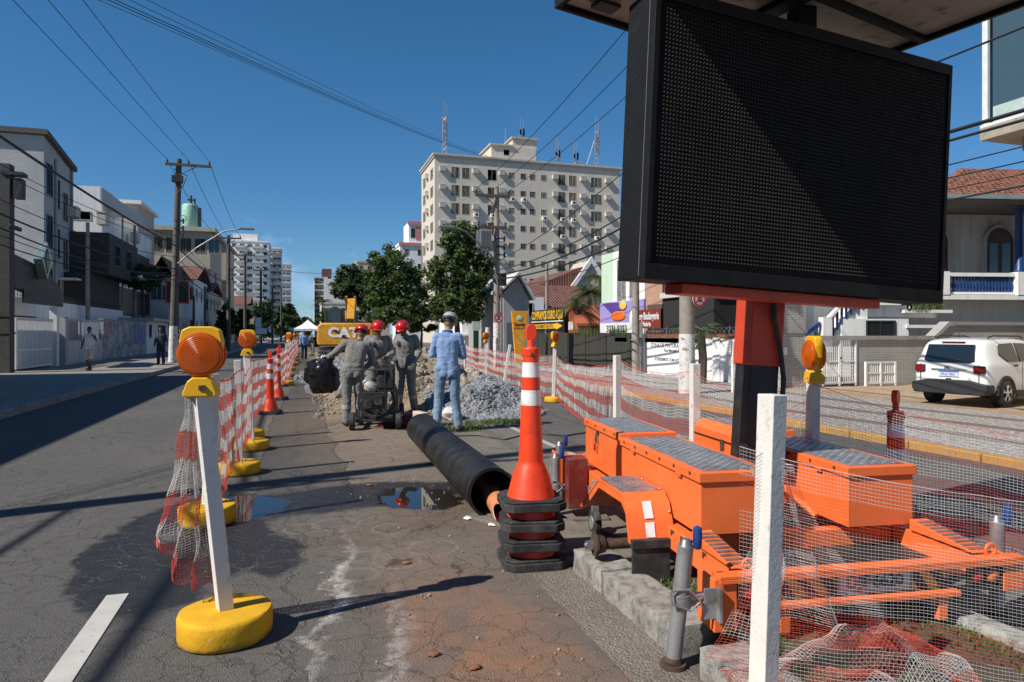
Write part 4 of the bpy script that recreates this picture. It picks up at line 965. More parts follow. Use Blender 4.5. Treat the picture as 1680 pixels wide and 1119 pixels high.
b = MB(); b.lathe([(.206, .006), (.206, .085)], 44, (0, 0, .206), Matrix.Rotation(-pi/2, 3, 'X'), cap=False); b.build('end_collar', MAT['hdpe'], t, smooth=50)
t2 = thing('clay_pipe', 'terracotta pipe with a torn edge poking out of the black pipe mouth', 'pipe', (pa.x, pa.y, 0)); t2.rotation_euler = (0, 0, atan2(d.y, d.x)-pi/2-.10)
b = MB(); nn = 28; r = .085; rows = []
def cl(u, v):
    a = u*2*pi; cut = -.30+.14*max(0, sin(a*1.0+2.2))+.05*sin(a*3)
    y = cut+(1.6-cut)*v; rr = r*(1 if u*2 % 1 >= 0 else 1); return (.04+rr*cos(a), y, .125+rr*sin(a)+.0*v)
b.grid(cl, 40, 10); b.grid(lambda u, v: (lambda q: (.04+(q[0]-.04)*.93, q[1], .125+(q[2]-.125)*.93))(cl(u, v)), 40, 10)
b.build('tube', M('terracotta_plastic', (.62, .23, .10), .5, dirt=.25, dcol=(.3, .14, .08)), t2, smooth=60)
b = MB(); b.grid(lambda u, v: (lambda q, k: (.04+(q[0]-.04)*k, q[1], .125+(q[2]-.125)*k))(cl(u, 0), 1-.07*v), 40, 1); b.build('rim', M('pale_break', (.74, .55, .42), .7), t2, smooth=60)
# timber block under the far end, litter
p = pb-d*.25
b = MB(); b.cb((0, 0, .195), (.10, .3, .42)); o = b.build('timber_block', MAT['bare_wood'], bevel=.008, smooth=None); o.location = W(-1.29, 9.62); o.rotation_euler = (0, 0, .3); tag(o, 'pale timber block against the far end of the black pipe', 'timber')
def crumple(name, lab, cat, loc, size, mat, seed, sub=3, amp=.35, flat=1, kind=None):
    bm = bmesh.new(); bmesh.ops.create_icosphere(bm, subdivisions=sub, radius=1)
    for v in bm.verts:
        n = v.co.normalized(); q = n*1.3+Vector((seed, seed*.7, 0))
        k = 1+amp*noise.noise(q)+amp*.6*abs(noise.noise(q*2.7))+amp*.35*noise.noise(q*6)
        v.co = Vector((n.x*size[0]*k, n.y*size[1]*k, n.z*size[2]*k))
        if v.co.z < -size[2]*.8: v.co.z = -size[2]*.8
    me = bpy.data.meshes.new(name); bm.to_mesh(me); bm.free(); me.polygons.foreach_set('use_smooth', [True]*len(me.polygons)); me.set_sharp_from_angle(angle=radians(38))
    o = link(name, me, mat); o.location = loc; return tag(o, lab, cat)
MAT['paper'] = M('dirty_paper', (.60, .58, .55), .8)
for k, (px, py, s) in enumerate(((800, 855, .07), (770, 852, .045), (812, 862, .05))):
    p = gp(px, py); crumple('litter', ('crumpled white paper in front of the pipe mouth', 'scrap of white paper left of the pipe mouth', 'small scrap of paper between the pipe mouth and the cones')[k], 'litter', (p.x, p.y, .012), (s, s*.8, .014), MAT['paper'], k+3, 3, .3)
for k, (px, py) in enumerate(((607, 797), (666, 925), (712, 1076), (780, 1098))):
    p = gp(px, py); crumple('dry_leaf', ('dry brown leaf at the edge of the puddle', 'dry leaf beside the chalky streak', 'reddish leaf on the red stained asphalt', 'dry leaf near the bottom of the picture on the red stain')[k], 'leaf', (p.x, p.y, .010), (.03, .018, .008), M('dry_leaf', (.22, .09, .04), .8), k+20, 2, .5)
# ================================================================ people
def capsule_cloud(segs, balls, voxel, smooth_it=5):
    """one continuous skin over tapered limbs and ellipsoids (voxel remesh)"""
    b = MB()
    for p0, p1, r0, r1 in segs:
        p0, p1 = Vector(p0), Vector(p1); b.cyl(p0, p1, r0, r1, 14)
        b.ball(p0, r0, 14, 9); b.ball(p1, r1, 14, 9)
    for c, r, m in balls: b.ball(c, r, 18, 12, m=m)
    me = b.mesh('tmp'); o = bpy.data.objects.new('tmp', me); COL.objects.link(o)
    md = o.modifiers.new('r', 'REMESH'); md.mode = 'VOXEL'; md.voxel_size = voxel; md.use_smooth_shade = True
    sm = o.modifiers.new('s', 'SMOOTH'); sm.factor = .5; sm.iterations = smooth_it
    bpy.context.view_layer.update(); dg = bpy.context.evaluated_depsgraph_get()
    out = bpy.data.meshes.new_from_object(o.evaluated_get(dg)); bpy.data.objects.remove(o); bpy.data.meshes.remove(me); return out
def wrinkle(me, amp, sc, seed, keep=None):
    q = Vector((seed*3.3, seed, seed*2))
    no = [v.normal.copy() for v in me.vertices]
    for v, n in zip(me.vertices, no):
        p = v.co; k = noise.noise(Vector((p.x*sc, p.y*sc, p.z*sc*.8))+q)+.55*noise.noise(Vector((p.x*sc*2.4+p.z*sc, p.y*sc*2.4, p.z*sc*1.6))+q)
        a1 = noise.noise(Vector((p.x*sc*.9-p.z*sc*.8, p.y*sc*.9, p.z*sc*1.5))+q*1.7); a2 = noise.noise(Vector((p.x*sc*1.6+p.z*sc*1.1, p.y*sc*1.6, p.z*sc*2.2))+q*2.3)
        r = max(0, 1-abs(a1)*3.2)**2+.6*max(0, 1-abs(a2)*3.2)**2
        v.co = p + n*amp*(k*.6+r*1.1-.35)
SKIN = {'tan': M('skin', (.26, .13, .075), .55, var=.1), 'dark': M('skin_dark', (.14, .07, .042), .55, var=.1)}
def cloth(name, col, sc=90, patch=None):
    t = NT(name); P = t.coord('Object')
    c = t.mix(t.mr(t.noise(4, 6, .6, v=P), .3, .7), mul(col, .95), mul(col, 1.05)); c = t.mix(t.mr(t.noise(17, 7, .7, v=P), .58, .78, 0, .08), c, mul(col, .7))
    if patch: c = t.mix(t.mr(t.noise(2.4, 3, v=t.vm('ADD', P, (3, 1, 0))), .45, .7, 0, .4), c, patch)
    t.bump(t.noise(sc, 4, v=P), .25, .004); t.set(col=c, rough=.9, spec=.2, sheen=.2); return t.m
CL = {'grey': cloth('grey_workwear', (.19, .182, .17)), 'shirt': cloth('blue_chambray', (.22, .33, .56)), 'jeans': cloth('washed_denim', (.17, .25, .35), patch=(.24, .33, .41)),
      'boot': M('boot_leather', (.03, .026, .024), .6, dirt=.5, dcol=(.11, .085, .06)), 'glove': M('work_glove', (.55, .47, .34), .85, dirt=.3), 'hair': M('dark_hair', (.012, .010, .009), .6),
      'red_hat': M('red_helmet', (.50, .012, .014), .28, coat=.4), 'white_hat': M('pale_helmet', (.36, .38, .40), .35), 'white': cloth('white_cotton', (.72, .72, .72)), 'beige': cloth('beige_cotton', (.50, .47, .42)),
      'tape': M('reflective_tape', (.34, .35, .36), .4), 'navy': cloth('navy_cotton', (.03, .04, .07)), 'badge': M('badge_print', (.02, .03, .08), .7), 'orange': cloth('hi_vis', (.75, .16, .02)), 'flesh': None}
def person(label, loc, rz, J={}, top='grey', legs='grey', sleeves=True, shorts=False, helmet=None, muffs=False, gloves=False, boots='boot', h=1.75, voxel=.011, hair=True, skin='tan', loose=1.0, badge=False, tape=False,
           fingers=True, curl=.6, group=None, hem=None):
    S = h/1.75
    D = dict(pelvis=(0, 0, .95), waist=(0, .0, 1.08), chest=(0, .0, 1.30), neck=(0, -.005, 1.47), head=(0, .02, 1.615),
             shL=(-.168, -.01, 1.405), shR=(.168, -.01, 1.405), elL=(-.245, -.03, 1.13), elR=(.245, -.03, 1.13), wrL=(-.26, .07, .885), wrR=(.26, .07, .885),
             hiL=(-.095, 0, .93), hiR=(.095, 0, .93), knL=(-.105, .03, .50), knR=(.105, .03, .50), anL=(-.11, -.01, .085), anR=(.11, -.01, .085), toL=(-.135, .16, .035), toR=(.135, .16, .035), look=(0, 1, -.05))
    D.update(J); D = {k: Vector(v) for k, v in D.items()}
    root = thing('person', label, 'person', loc, rz, group); root.scale = (S, S, S)
    hd, nk = D['head'], D['neck']; lk = D['look'].normalized(); upv = (hd-nk).normalized()
    hx = lk.cross(upv).normalized(); hz = upv; hy = hz.cross(hx).normalized(); HM = Matrix((hx, hy, hz)).transposed()
    seg = [(D['pelvis'], D['waist'], .10, .095), (D['waist'], D['chest'], .095, .105), (D['chest'], nk, .07, .055), (nk-upv*.02, hd-upv*.05, .054, .052)]
    for s in 'LR':
        seg += [(D['chest']+Vector((0, 0, .07)), D['sh'+s], .06, .058), (D['sh'+s], D['el'+s], .05, .038), (D['el'+s], D['wr'+s], .038, .027),
                (D['pelvis'], D['hi'+s], .09, .085), (D['hi'+s], D['kn'+s], .078, .052), (D['kn'+s], D['an'+s], .052, .036), (D['an'+s], D['to'+s], .04, .03)]
    balls = [(hd, (.074, .094, .108), HM), (hd+HM @ Vector((0, .022, -.055)), (.055, .066, .058), HM), (hd+HM @ Vector((0, .097, -.018)), (.014, .020, .022), HM), (hd+HM @ Vector((0, .088, -.100)), (.024, .018, .016), HM),
             (hd+HM @ Vector((0, .084, -.062)), (.024, .014, .010), HM), (hd+HM @ Vector((0, .080, .025)), (.05, .016, .012), HM)]
    for s in (-1, 1): balls.append((hd+HM @ Vector((s*.077, -.006, -.012)), (.010, .021, .032), HM)); 
    hands = []
    for s, sg in (('L', -1), ('R', 1)):
        w_, e = D['wr'+s], D['el'+s]; a = (w_-e).normalized(); tgt = D.get('hd'+s); a = (tgt-w_).normalized() if tgt else a
        inn = Vector((-sg, 0, 0)); inn = (inn-a*inn.dot(a)).normalized() if abs(a.x) < .95 else Vector((0, 0, -1)); fw = a.cross(inn)*(-sg); hs = []
        pc = w_+a*.05; balls.append((pc, (.041, .018, .052), Matrix((fw, inn, a)).transposed())); hs.append((w_, pc, .026, .024))
        for k, (off, L) in enumerate(((.030, .070), (.010, .078), (-.010, .073), (-.029, .058))):
            b0 = pc+a*.035+fw*off; b1 = b0+(a*cos(curl*.6)+inn*sin(curl*.6))*L*.5; b2 = b1+(a*cos(curl*1.6)+inn*sin(curl*1.6))*L*.5
            hs += [(pc+fw*off*.7, b0, .013, .0115), (b0, b1, .0115, .010), (b1, b2, .010, .0085)]
        t0 = w_+a*.03+fw*.032; t1 = t0+(fw*.7+a*.6+inn*.4).normalized()*.038; t2 = t1+(a*.8+inn*.5+fw*.2).normalized()*.032
        hs += [(w_+a*.02, t0, .018, .014), (t0, t1, .014, .012), (t1, t2, .012, .0095)]
        hands += hs
    if not fingers: hands = [x for x in hands[::1]][:0]
    vb = voxel*.72 if fingers else voxel
    body = capsule_cloud(seg+hands, balls, vb, 3); link('body', body, SKIN[skin], root)
    # eyes
    for s in (-1, 1):
        b = MB(); b.ball(hd+HM @ Vector((s*.030, .087, .008)), (.012, .006, .006), 8, 6, m=HM); b.build('eye', CL['hair'], root)
    if hair:
        b = MB(); b.ball(hd+HM @ Vector((0, -.012, .022)), (.082, .096, .100), 18, 12, m=HM)
        hm = b.mesh('hair'); bm = bmesh.new(); bm.from_mesh(hm)
        bmesh.ops.delete(bm, geom=[v for v in bm.verts if (lambda q: q.z < -.045 or (q.y > .035 and q.z < .055))(HM.transposed() @ (v.co-hd))], context='VERTS'); bm.to_mesh(hm); bm.free()
        hm.polygons.foreach_set('use_smooth', [True]*len(hm.polygons)); link('hair', hm, CL['hair'], root)
    lo = loose
    # shirt
    hemz = hem if hem is not None else D['pelvis'].z-.06
    sg_ = [(D['pelvis']+Vector((-.055, 0, hemz-D['pelvis'].z)), D['waist']+Vector((-.05, 0, 0)), .118*lo, .112*lo), (D['pelvis']+Vector((.055, 0, hemz-D['pelvis'].z)), D['waist']+Vector((.05, 0, 0)), .118*lo, .112*lo),
           (D['waist']+Vector((-.05, 0, 0)), D['chest']+Vector((-.065, 0, .02)), .112*lo, .115*lo), (D['waist']+Vector((.05, 0, 0)), D['chest']+Vector((.065, 0, .02)), .112*lo, .115*lo), (D['chest'], nk-upv*.02, .122*lo, .064), (D['waist'], D['chest'], .118*lo, .124*lo)]
    for s in 'LR':
        sh, elb, wr = D['sh'+s], D['el'+s], D['wr'+s]; sg_ += [(D['chest']+Vector((0, 0, .07)), sh, .080, .064*lo)]
        if sleeves is True: sg_ += [(sh, elb, .066*lo, .057*lo), (elb, elb.lerp(wr, .93), .058*lo, .044*lo)]
        elif sleeves == 'rolled': sg_ += [(sh, elb, .065*lo, .058*lo), (elb, elb.lerp(wr, .42), .058*lo, .052*lo)]
    bal = []
    me = capsule_cloud(sg_, bal, voxel, 5); bm = bmesh.new(); bm.from_mesh(me)
    zc = hemz-.045; bmesh.ops.bisect_plane(bm, geom=bm.verts[:]+bm.edges[:]+bm.faces[:], plane_co=(0, 0, zc), plane_no=(0, 0, -1), clear_outer=True)
    bm.to_mesh(me); bm.free(); wrinkle(me, .0046*lo, 7.5, R.uniform(0, 30)); me.polygons.foreach_set('use_smooth', [True]*len(me.polygons))
    shirt = link('shirt', me, CL[top], root)
    if sleeves is not None:
        b = MB(); b.tube([nk-upv*.012+HM @ Vector((.066*cos(a), .066*sin(a)-.004, .012*sin(a+1.57))) for a in [k*2*pi/18 for k in range(18)]], .016, 8, closed=True); b.build('collar', CL[top], shirt)
    if badge:
        c = D['chest']+Vector((.07, .128*lo, .01)); b = MB(); b.ball(c, (.042, .012, .05), 12, 8); b.build('badge', CL['badge'], shirt)
    # trousers
    sg_ = [(D['pelvis']+Vector((-.05, 0, .05)), D['pelvis']+Vector((.05, 0, .05)), .108*lo, .108*lo)]
    for s in 'LR':
        hp, kn, an = D['hi'+s], D['kn'+s], D['an'+s]; sg_ += [(D['pelvis'], hp, .11*lo, .106*lo)]
        sg_ += [(hp, kn, .100*lo, .077*lo)] + ([] if shorts else [(kn, an.lerp(kn, .04), .074*lo, .068*lo)])
    me = capsule_cloud(sg_, [], voxel, 4); wrinkle(me, .0046*lo, 8, R.uniform(0, 30)); me.polygons.foreach_set('use_smooth', [True]*len(me.polygons)); tr = link('trousers', me, CL[legs], root)
    for s, sg in (('L', -1), ('R', 1)):
        an, to = D['an'+s], D['to'+s]; fwd = Vector((to.x-an.x, to.y-an.y, 0)).normalized(); z = min(an.z, to.z)
        heel = Vector((an.x, an.y, an.z-.035))-fwd*.05
        me = capsule_cloud([(heel, heel+fwd*.1, .044, .046), (heel+fwd*.1, Vector((to.x, to.y, an.z-.045))+fwd*.02, .045, .037), (an, an+Vector((0, 0, .06)), .052, .05)], [], voxel, 3)
        bm = bmesh.new(); bm.from_mesh(me); zc = an.z-.083; 
        for v in bm.verts: v.co.z = max(v.co.z, zc)
        bm.to_mesh(me); bm.free(); me.polygons.foreach_set('use_smooth', [True]*len(me.polygons)); link('boot' if boots == 'boot' else 'shoe', me, CL[boots], root)
        if tape:
            for f in (.42, .50):
                c = D['kn'+s].lerp(an, f); ax = (an-D['kn'+s]).normalized(); b = MB(); m = ax.to_track_quat('Z', 'Y').to_matrix(); rr = .076*lo; b.lathe([(rr, -.016), (rr+.002, 0), (rr, .016)], 20, c, m, cap=False); b.build('reflective_tape', CL['tape'], tr)
        if gloves:
            w_, e = D['wr'+s], D['el'+s]; a = (w_-e).normalized(); a = (D['hd'+s]-w_).normalized() if 'hd'+s in D else a
            inn = Vector((-sg, 0, 0)); inn = (inn-a*inn.dot(a)).normalized() if abs(a.x) < .95 else Vector((0, 0, -1)); fw = a.cross(inn)*(-sg); pc = w_+a*.05
            hs = [(w_-a*.03, w_, .037, .033), (w_, pc, .033, .032)]
            for off, L in ((.032, .072), (.011, .080), (-.011, .075), (-.031, .06)):
                b0 = pc+a*.035+fw*off; b1 = b0+(a*cos(curl*.6)+inn*sin(curl*.6))*L*.5; b2 = b1+(a*cos(curl*1.6)+inn*sin(curl*1.6))*L*.5
                hs += [(pc+fw*off*.7, b0, .017, .0155), (b0, b1, .0155, .014), (b1, b2, .014, .0125)]
            t0 = w_+a*.03+fw*.036; t1 = t0+(fw*.7+a*.6+inn*.4).normalized()*.04; hs += [(w_+a*.02, t0, .022, .018), (t0, t1, .018, .014)]
            me = capsule_cloud(hs, [(pc, (.048, .026, .056), Matrix((fw, inn, a)).transposed())], .008, 3); link('glove', me, CL['glove'], root)
    if helmet:
        c = hd+HM @ Vector((0, -.004, .035)); b = MB()
        pr = [(.112, -.012), (.115, .0), (.113, .03), (.102, .065), (.080, .095), (.045, .113), (.0, .118)]
        Mh = HM @ Matrix.Diagonal((1.0, 1.17, 1.0)); b.lathe(pr, 24, c, Mh, cap=False)
        b.ball(c+HM @ Vector((0, .115, -.002)), (.085, .065, .010), 16, 8, m=HM); b.ball(c, (.122, .142, .010), 20, 6, m=HM)
        b.tube([c+HM @ Vector((0, -.115+.23*k/8, .02+.102*sin(pi*(k+.7)/9.4))) for k in range(9)], .012, 8); hl = b.build('helmet', CL[helmet], root, smooth=60)
        if muffs:
            for s in (-1, 1):
                b = MB(); b.ball(hd+HM @ Vector((s*.118, .0, .030)), (.026, .042, .046), 14, 10, m=HM); b.tube([hd+HM @ Vector((s*.115, 0, .05)), hd+HM @ Vector((s*.118, 0, .10))], .008, 6); b.build('ear_muff', CL[helmet], hl, smooth=60)
        if helmet == 'white_hat':
            b = MB(); b.lathe([(.1165, -.008), (.118, .005), (.1155, .018)], 24, c, Mh, cap=False); b.build('band', CL['hair'], hl)
    return root
def face_to(dx, dy): return atan2(-dx, dy)                    # heading so that local +Y points along (dx, dy)
GW = 'site workers in grey overalls and red helmets'
p = W(-2.62, 11.2)
person('worker in grey seen from behind, red helmet with ear muffs, holding a black bag', p, radians(-6), dict(
    pelvis=(.02, 0, .94), waist=(.03, .03, 1.08), chest=(.07, .10, 1.28), neck=(.12, .15, 1.43), head=(.15, .20, 1.56), look=(.15, 1, -.35), shL=(-.11, .10, 1.39), shR=(.26, .12, 1.37),
    elL=(-.32, .24, 1.20), wrL=(-.47, .42, 1.10), elR=(.34, .16, 1.08), wrR=(.22, .36, .96), hiL=(-.085, 0, .93), hiR=(.10, .0, .93), knL=(-.09, .0, .50), knR=(.115, .04, .50), anL=(-.10, -.07, .085), anR=(.13, .02, .085), toL=(-.14, .10, .035), toR=(.16, .19, .035)),
    helmet='red_hat', muffs=True, gloves=True, h=1.70, loose=1.06, tape=True, group=None, hem=.86, curl=1.1)
p = W(-2.47, 12.55)
person('worker in a red helmet facing the camera, standing behind the pipe welding machine', p, radians(176), dict(
    chest=(.0, .05, 1.29), neck=(.0, .08, 1.45), head=(.0, .13, 1.585), look=(.05, 1, -.45), elL=(-.27, .06, 1.14), wrL=(-.16, .30, 1.08), elR=(.27, .06, 1.14), wrR=(.14, .30, 1.08)), helmet='red_hat', muffs=True, gloves=False, h=1.76, loose=1.05, badge=True, skin='dark', curl=.9)
p = W(-2.02, 13.0)
person('worker in a red helmet looking down to the left, standing before the spoil heap', p, radians(148), dict(
    chest=(.0, .05, 1.29), neck=(.0, .085, 1.45), head=(.0, .15, 1.575), look=(.12, 1, -.75), elL=(-.27, .0, 1.14), wrL=(-.23, .20, .93), elR=(.26, .04, 1.13), wrR=(.22, .26, 1.0), knL=(-.12, .02, .50), anL=(-.15, -.06, .085), toL=(-.2, .1, .035), anR=(.14, .05, .085), toR=(.18, .22, .035)),
    helmet='red_hat', muffs=True, gloves=True, h=1.78, loose=1.05, badge=True, skin='dark', curl=.9, tape=True)
p = W(-.985, 10.45)
person('man in a blue shirt, washed jeans and pale helmet seen from behind', p, radians(-14), dict(
    neck=(.0, .02, 1.475), head=(.025, .075, 1.605), look=(.35, 1, -.55), shL=(-.158, -.01, 1.40), shR=(.158, -.01, 1.40), elL=(-.228, .02, 1.13), wrL=(-.13, .25, 1.14), elR=(.232, .02, 1.11), wrR=(.14, .25, 1.12), knL=(-.13, .02, .50), anL=(-.16, -.03, .085), toL=(-.21, .13, .035), anR=(.16, .02, .085), toR=(.2, .18, .035), hiL=(-.1, 0, .93)),
    top='shirt', legs='jeans', sleeves='rolled', helmet='white_hat', h=1.83, loose=.93, curl=.7, hem=.86)
p = gp(147, 608, .13)
person('man in a white sleeveless top and pale shorts walking along the left pavement', p, radians(165), dict(
    elL=(-.27, .0, 1.17), wrL=(-.22, .16, 1.38), elR=(.27, -.06, 1.14), wrR=(.27, .08, .92), knL=(-.10, .10, .51), anL=(-.10, .13, .09), toL=(-.11, .30, .05), knR=(.10, .02, .50), anR=(.10, -.16, .10), toR=(.11, -.01, .035)),
    top='white', legs='beige', sleeves=None, shorts=True, hair=True, h=1.66, skin='dark', boots='navy', voxel=.014, fingers=False)
for px, py, rz, tp_, lg, lab, jj, hh in ((499, 590, 200, 'shirt', 'navy', 'man in a blue shirt standing by the white tent, far up the site', {}, 1.72), (513, 584, 120, 'grey', 'grey', 'man in grey bending down beside the excavator, right of the far blue shirt', dict(chest=(0, .25, 1.2), neck=(0, .38, 1.3), head=(0, .46, 1.38), shL=(-.18, .3, 1.28), shR=(.18, .3, 1.28), elL=(-.2, .42, 1.05), elR=(.2, .42, 1.05), wrL=(-.15, .5, .85), wrR=(.15, .5, .85)), 1.7),
        (264, 598, 170, 'navy', 'navy', 'dark clothed person standing in the kiosk doorway on the left pavement', {}, 1.7), (296, 592, 190, 'navy', 'navy', 'dark clothed person just right of the first timber pole', {}, 1.65)):
    zz = .13 if px < 400 else 0
    person(lab, gp(px, py, zz), radians(rz), jj, top=tp_, legs=lg, h=hh, voxel=.017, fingers=False, skin='dark')
# ================================================================ bag, machine, bundle, cable
p = W(-3.18, 11.45, .78)
bg_ = crumple('rubbish_bag', 'crumpled shiny black plastic bag held by the worker at the left', 'bag', p, (.26, .2, .34), M('black_plastic_film', (.010, .010, .011), .3, var=.2), 12, 4, .34)
b = MB(); a0, a1 = Vector(p)+Vector((.02, 0, .28)), W(-3.02, 11.58, 1.10); b.tube([a0-Vector(p), (a0.lerp(a1, .5))-Vector(p)+Vector((0, 0, -.03)), a1-Vector(p)], [.09, .05, .035], 8); b.build('bag_neck', bg_.data.materials[0], bg_)
MAT['mach'] = M('machine_grey', (.035, .038, .04), .5, .3, dirt=.5, dcol=(.12, .10, .08)); MAT['mach2'] = M('machine_dark', (.014, .014, .015), .6, dirt=.4)
mc = thing('pipe_welding_machine', 'dark wheeled pipe welding machine with clamps and pump, between the workers', 'machine', W(-2.25, 11.55), radians(-10))
b = MB()
for x in (-.28, .28): b.box(x-.03, x+.03, -.75, .75, .10, .15)
for y in (-.7, -.25, .25, .7): b.box(-.28, .28, y-.025, y+.025, .105, .145)
b.build('base_frame', MAT['mach'], mc, bevel=.004, smooth=None)
b = MB(); b.cyl((-.22, -.7, .44), (-.22, .7, .44), .025); b.cyl((.22, -.7, .44), (.22, .7, .44), .025); b.build('guide_rail', MAT['worn_steel'], mc)
for y in (-.6, -.2, .2, .6):
    b = MB(); b.lathe([(.30, -.03), (.30, .03), (.25, .03), (.25, -.03), (.30, -.03)], 24, (0, y, .44), Matrix.Rotation(pi/2, 3, 'X'), cap=False); b.box(-.30, -.26, y-.025, y+.025, .15, .44); b.box(.26, .30, y-.025, y+.025, .15, .44); b.build('clamp', MAT['mach'], mc, bevel=.003)
b = MB(); b.box(-.20, .16, -1.0, -.72, .33, .60); b.cyl((-.1, -.98, .42), (-.1, -1.06, .42), .07); b.box(.0, .12, -1.03, -1.0, .40, .55); pu = b.build('hydraulic_pump', MAT['mach2'], mc, bevel=.01, smooth=40)
b = MB(); b.tube([(-.2, -.95, .6), (-.2, -1.0, .95), (.16, -1.0, .95), (.16, -.95, .6)], .014, 8); b.build('handle', MAT['mach'], pu)
b = MB(); b.box(.02, .30, -.96, -.70, .60, 1.02); b.box(.04, .28, -.975, -.961, .66, .96); b.build('control_box', MAT['mach2'], mc, bevel=.012, smooth=None)
b = MB(); b.lathe([(.0, -.09), (.12, -.07), (.15, 0), (.12, .07), (.0, .09)], 20, (-.08, -.86, .68), Matrix.Rotation(.5, 3, 'Y')); b.build('fuel_tank', M('dull_cream', (.42, .40, .34), .5, dirt=.4), mc)
for x in (-.36, .36):
    for y in (-.85, .5):
        b = MB(); b.cyl((x-.04, y, .14), (x+.04, y, .14), .14, n=20); wh = b.build('wheel', MAT['rubber'], mc, bevel=.012); b = MB(); b.cyl((x-.046, y, .14), (x+.046, y, .14), .06, n=14); b.build('rim', MAT['steel'], wh)
b = MB()
for k in range(3): b.tube([(-.1+.08*k, -.8, .5), (-.2+.1*k, -.5, .62+.05*k), (-.15+.1*k, -.1, .5), (-.2+.15*k, .3, .46)], .013, 6)
b.build('hoses', MAT['rubber'], mc)
p = W(-1.62, 11.15)
crumple('cloth_bundle', 'crumpled dark red cloth lying between the machine and the blue shirted man', 'cloth', (p.x, p.y, .07), (.42, .22, .11), M('dark_red_cloth', (.16, .012, .018), .9), 31, 4, .5)
p = W(-1.05, 11.9)
crumple('white_sack', 'small white sack behind the legs of the blue shirted man', 'sack', (p.x, p.y, .1), (.16, .14, .13), MAT['paper'], 44, 3, .3)
b = MB(); q = [W(-1.0, 9.95, .012), W(-.5, 10.0, .012), W(-.1, 9.6, .012), W(.25, 10.2, .012), W(.8, 10.0, .012), W(1.4, 10.6, .012)]
b.tube(q, .012, 6); tag(b.build('ground_cable', MAT['rubber']), 'thin black cable lying on the ground right of the blue shirted man', 'cable')
# ================================================================ right side of the street
MAT['cream'] = wallmat('cream_render', (.60, .53, .44), .25); MAT['cream2'] = wallmat('cream_trim', (.50, .45, .38), .5)
MAT['white_wall'] = wallmat('white_render', (.80, .79, .76), .35); MAT['grey_wall'] = wallmat('grey_render', (.34, .33, .31), .6); MAT['grey_light'] = wallmat('light_grey_render', (.52, .51, .48), .5)
MAT['beige'] = wallmat('beige_render', (.50, .44, .35), .5); MAT['dark_wall'] = wallmat('mossy_black_wall', (.045, .043, .036), .6, dcol=(.012, .013, .010))
MAT['pink'] = wallmat('salmon_trim', (.55, .22, .20), .3); MAT['lilac'] = wallmat('lilac_render', (.33, .26, .56), .2); MAT['mint'] = wallmat('mint_render', (.52, .66, .50), .2)
MAT['brick_orange'] = brickmat('orange_brick', (.52, .27, .16), (.46, .22, .13), (.42, .34, .27), .22, .07, .01)
MAT['tile_white'] = brickmat('glazed_tile', (.50, .49, .46), (.46, .45, .42), (.28, .27, .25), .24, .065, .008, rough=.4, offs=.5, dirt=.4)
MAT['tile_grey'] = brickmat('grey_tile', (.52, .51, .475), (.47, .46, .43), (.34, .33, .31), .24, .065, .008, rough=.5, dirt=.5)
MAT['glass'] = glassmat('window_glass'); MAT['glass_green'] = glassmat('greenish_glass', (.03, .05, .05), .06); MAT['frame'] = M('window_frame', (.40, .39, .37), .5)
MAT['dark_frame'] = M('dark_frame', (.03, .03, .032), .5); MAT['ac'] = wallmat('ac_casing', (.56, .52, .45), .5); MAT['blue_paint'] = M('blue_gloss', (.010, .045, .17), .4, var=.15, dirt=.2)
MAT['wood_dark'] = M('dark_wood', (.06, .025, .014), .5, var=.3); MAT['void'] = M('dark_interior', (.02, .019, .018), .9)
MAT['sign_black'] = M('sign_black', (.015, .014, .013), .5); MAT['sign_yellow'] = M('sign_yellow', (.74, .42, .03), .5); MAT['sign_orange'] = M('sign_orange', (.80, .34, .02), .5, var=.08)
MAT['sign_white'] = M('sign_white', (.74, .74, .72), .5); MAT['sign_red'] = M('sign_red', (.50, .02, .03), .4); MAT['ink'] = M('black_ink', (.02, .02, .02), .7); MAT['ink_grey'] = M('grey_ink', (.09, .09, .10), .7)
def roof_tile_mat(name, a, c, pitch=.24):
    t = NT(name); P = t.coord('Object'); o = t.sep(P)
    s = t.math('SINE', t.math('MULTIPLY', o[0], 2*pi/pitch)); r = t.math('FRACT', t.math('MULTIPLY', o[1], 1/.36))
    col = t.mix(t.mr(t.noise(9, 6, .7, v=P), .3, .7), a, c); col = t.mix(t.mr(t.noise(1.4, 7, .65, v=P), .5, .72, 0, .7), col, (.05, .03, .024))
    col = t.mix(t.mr(s, -.6, -1, 0, .7), col, (.03, .018, .014)); col = t.mix(t.mr(r, .9, 1, 0, .6), col, (.03, .018, .014))
    t.bump(t.math('ADD', s, t.math('MULTIPLY', r, -.5)), .8, .04); t.set(col=col, rough=.85); return t.m
MAT['tiles'] = roof_tile_mat('clay_roof', (.17, .065, .045), (.26, .105, .07)); MAT['tile_piece'] = M('clay_tile', (.24, .09, .052), .85, var=.4, vs=3, dirt=.9, dcol=(.06, .035, .028))
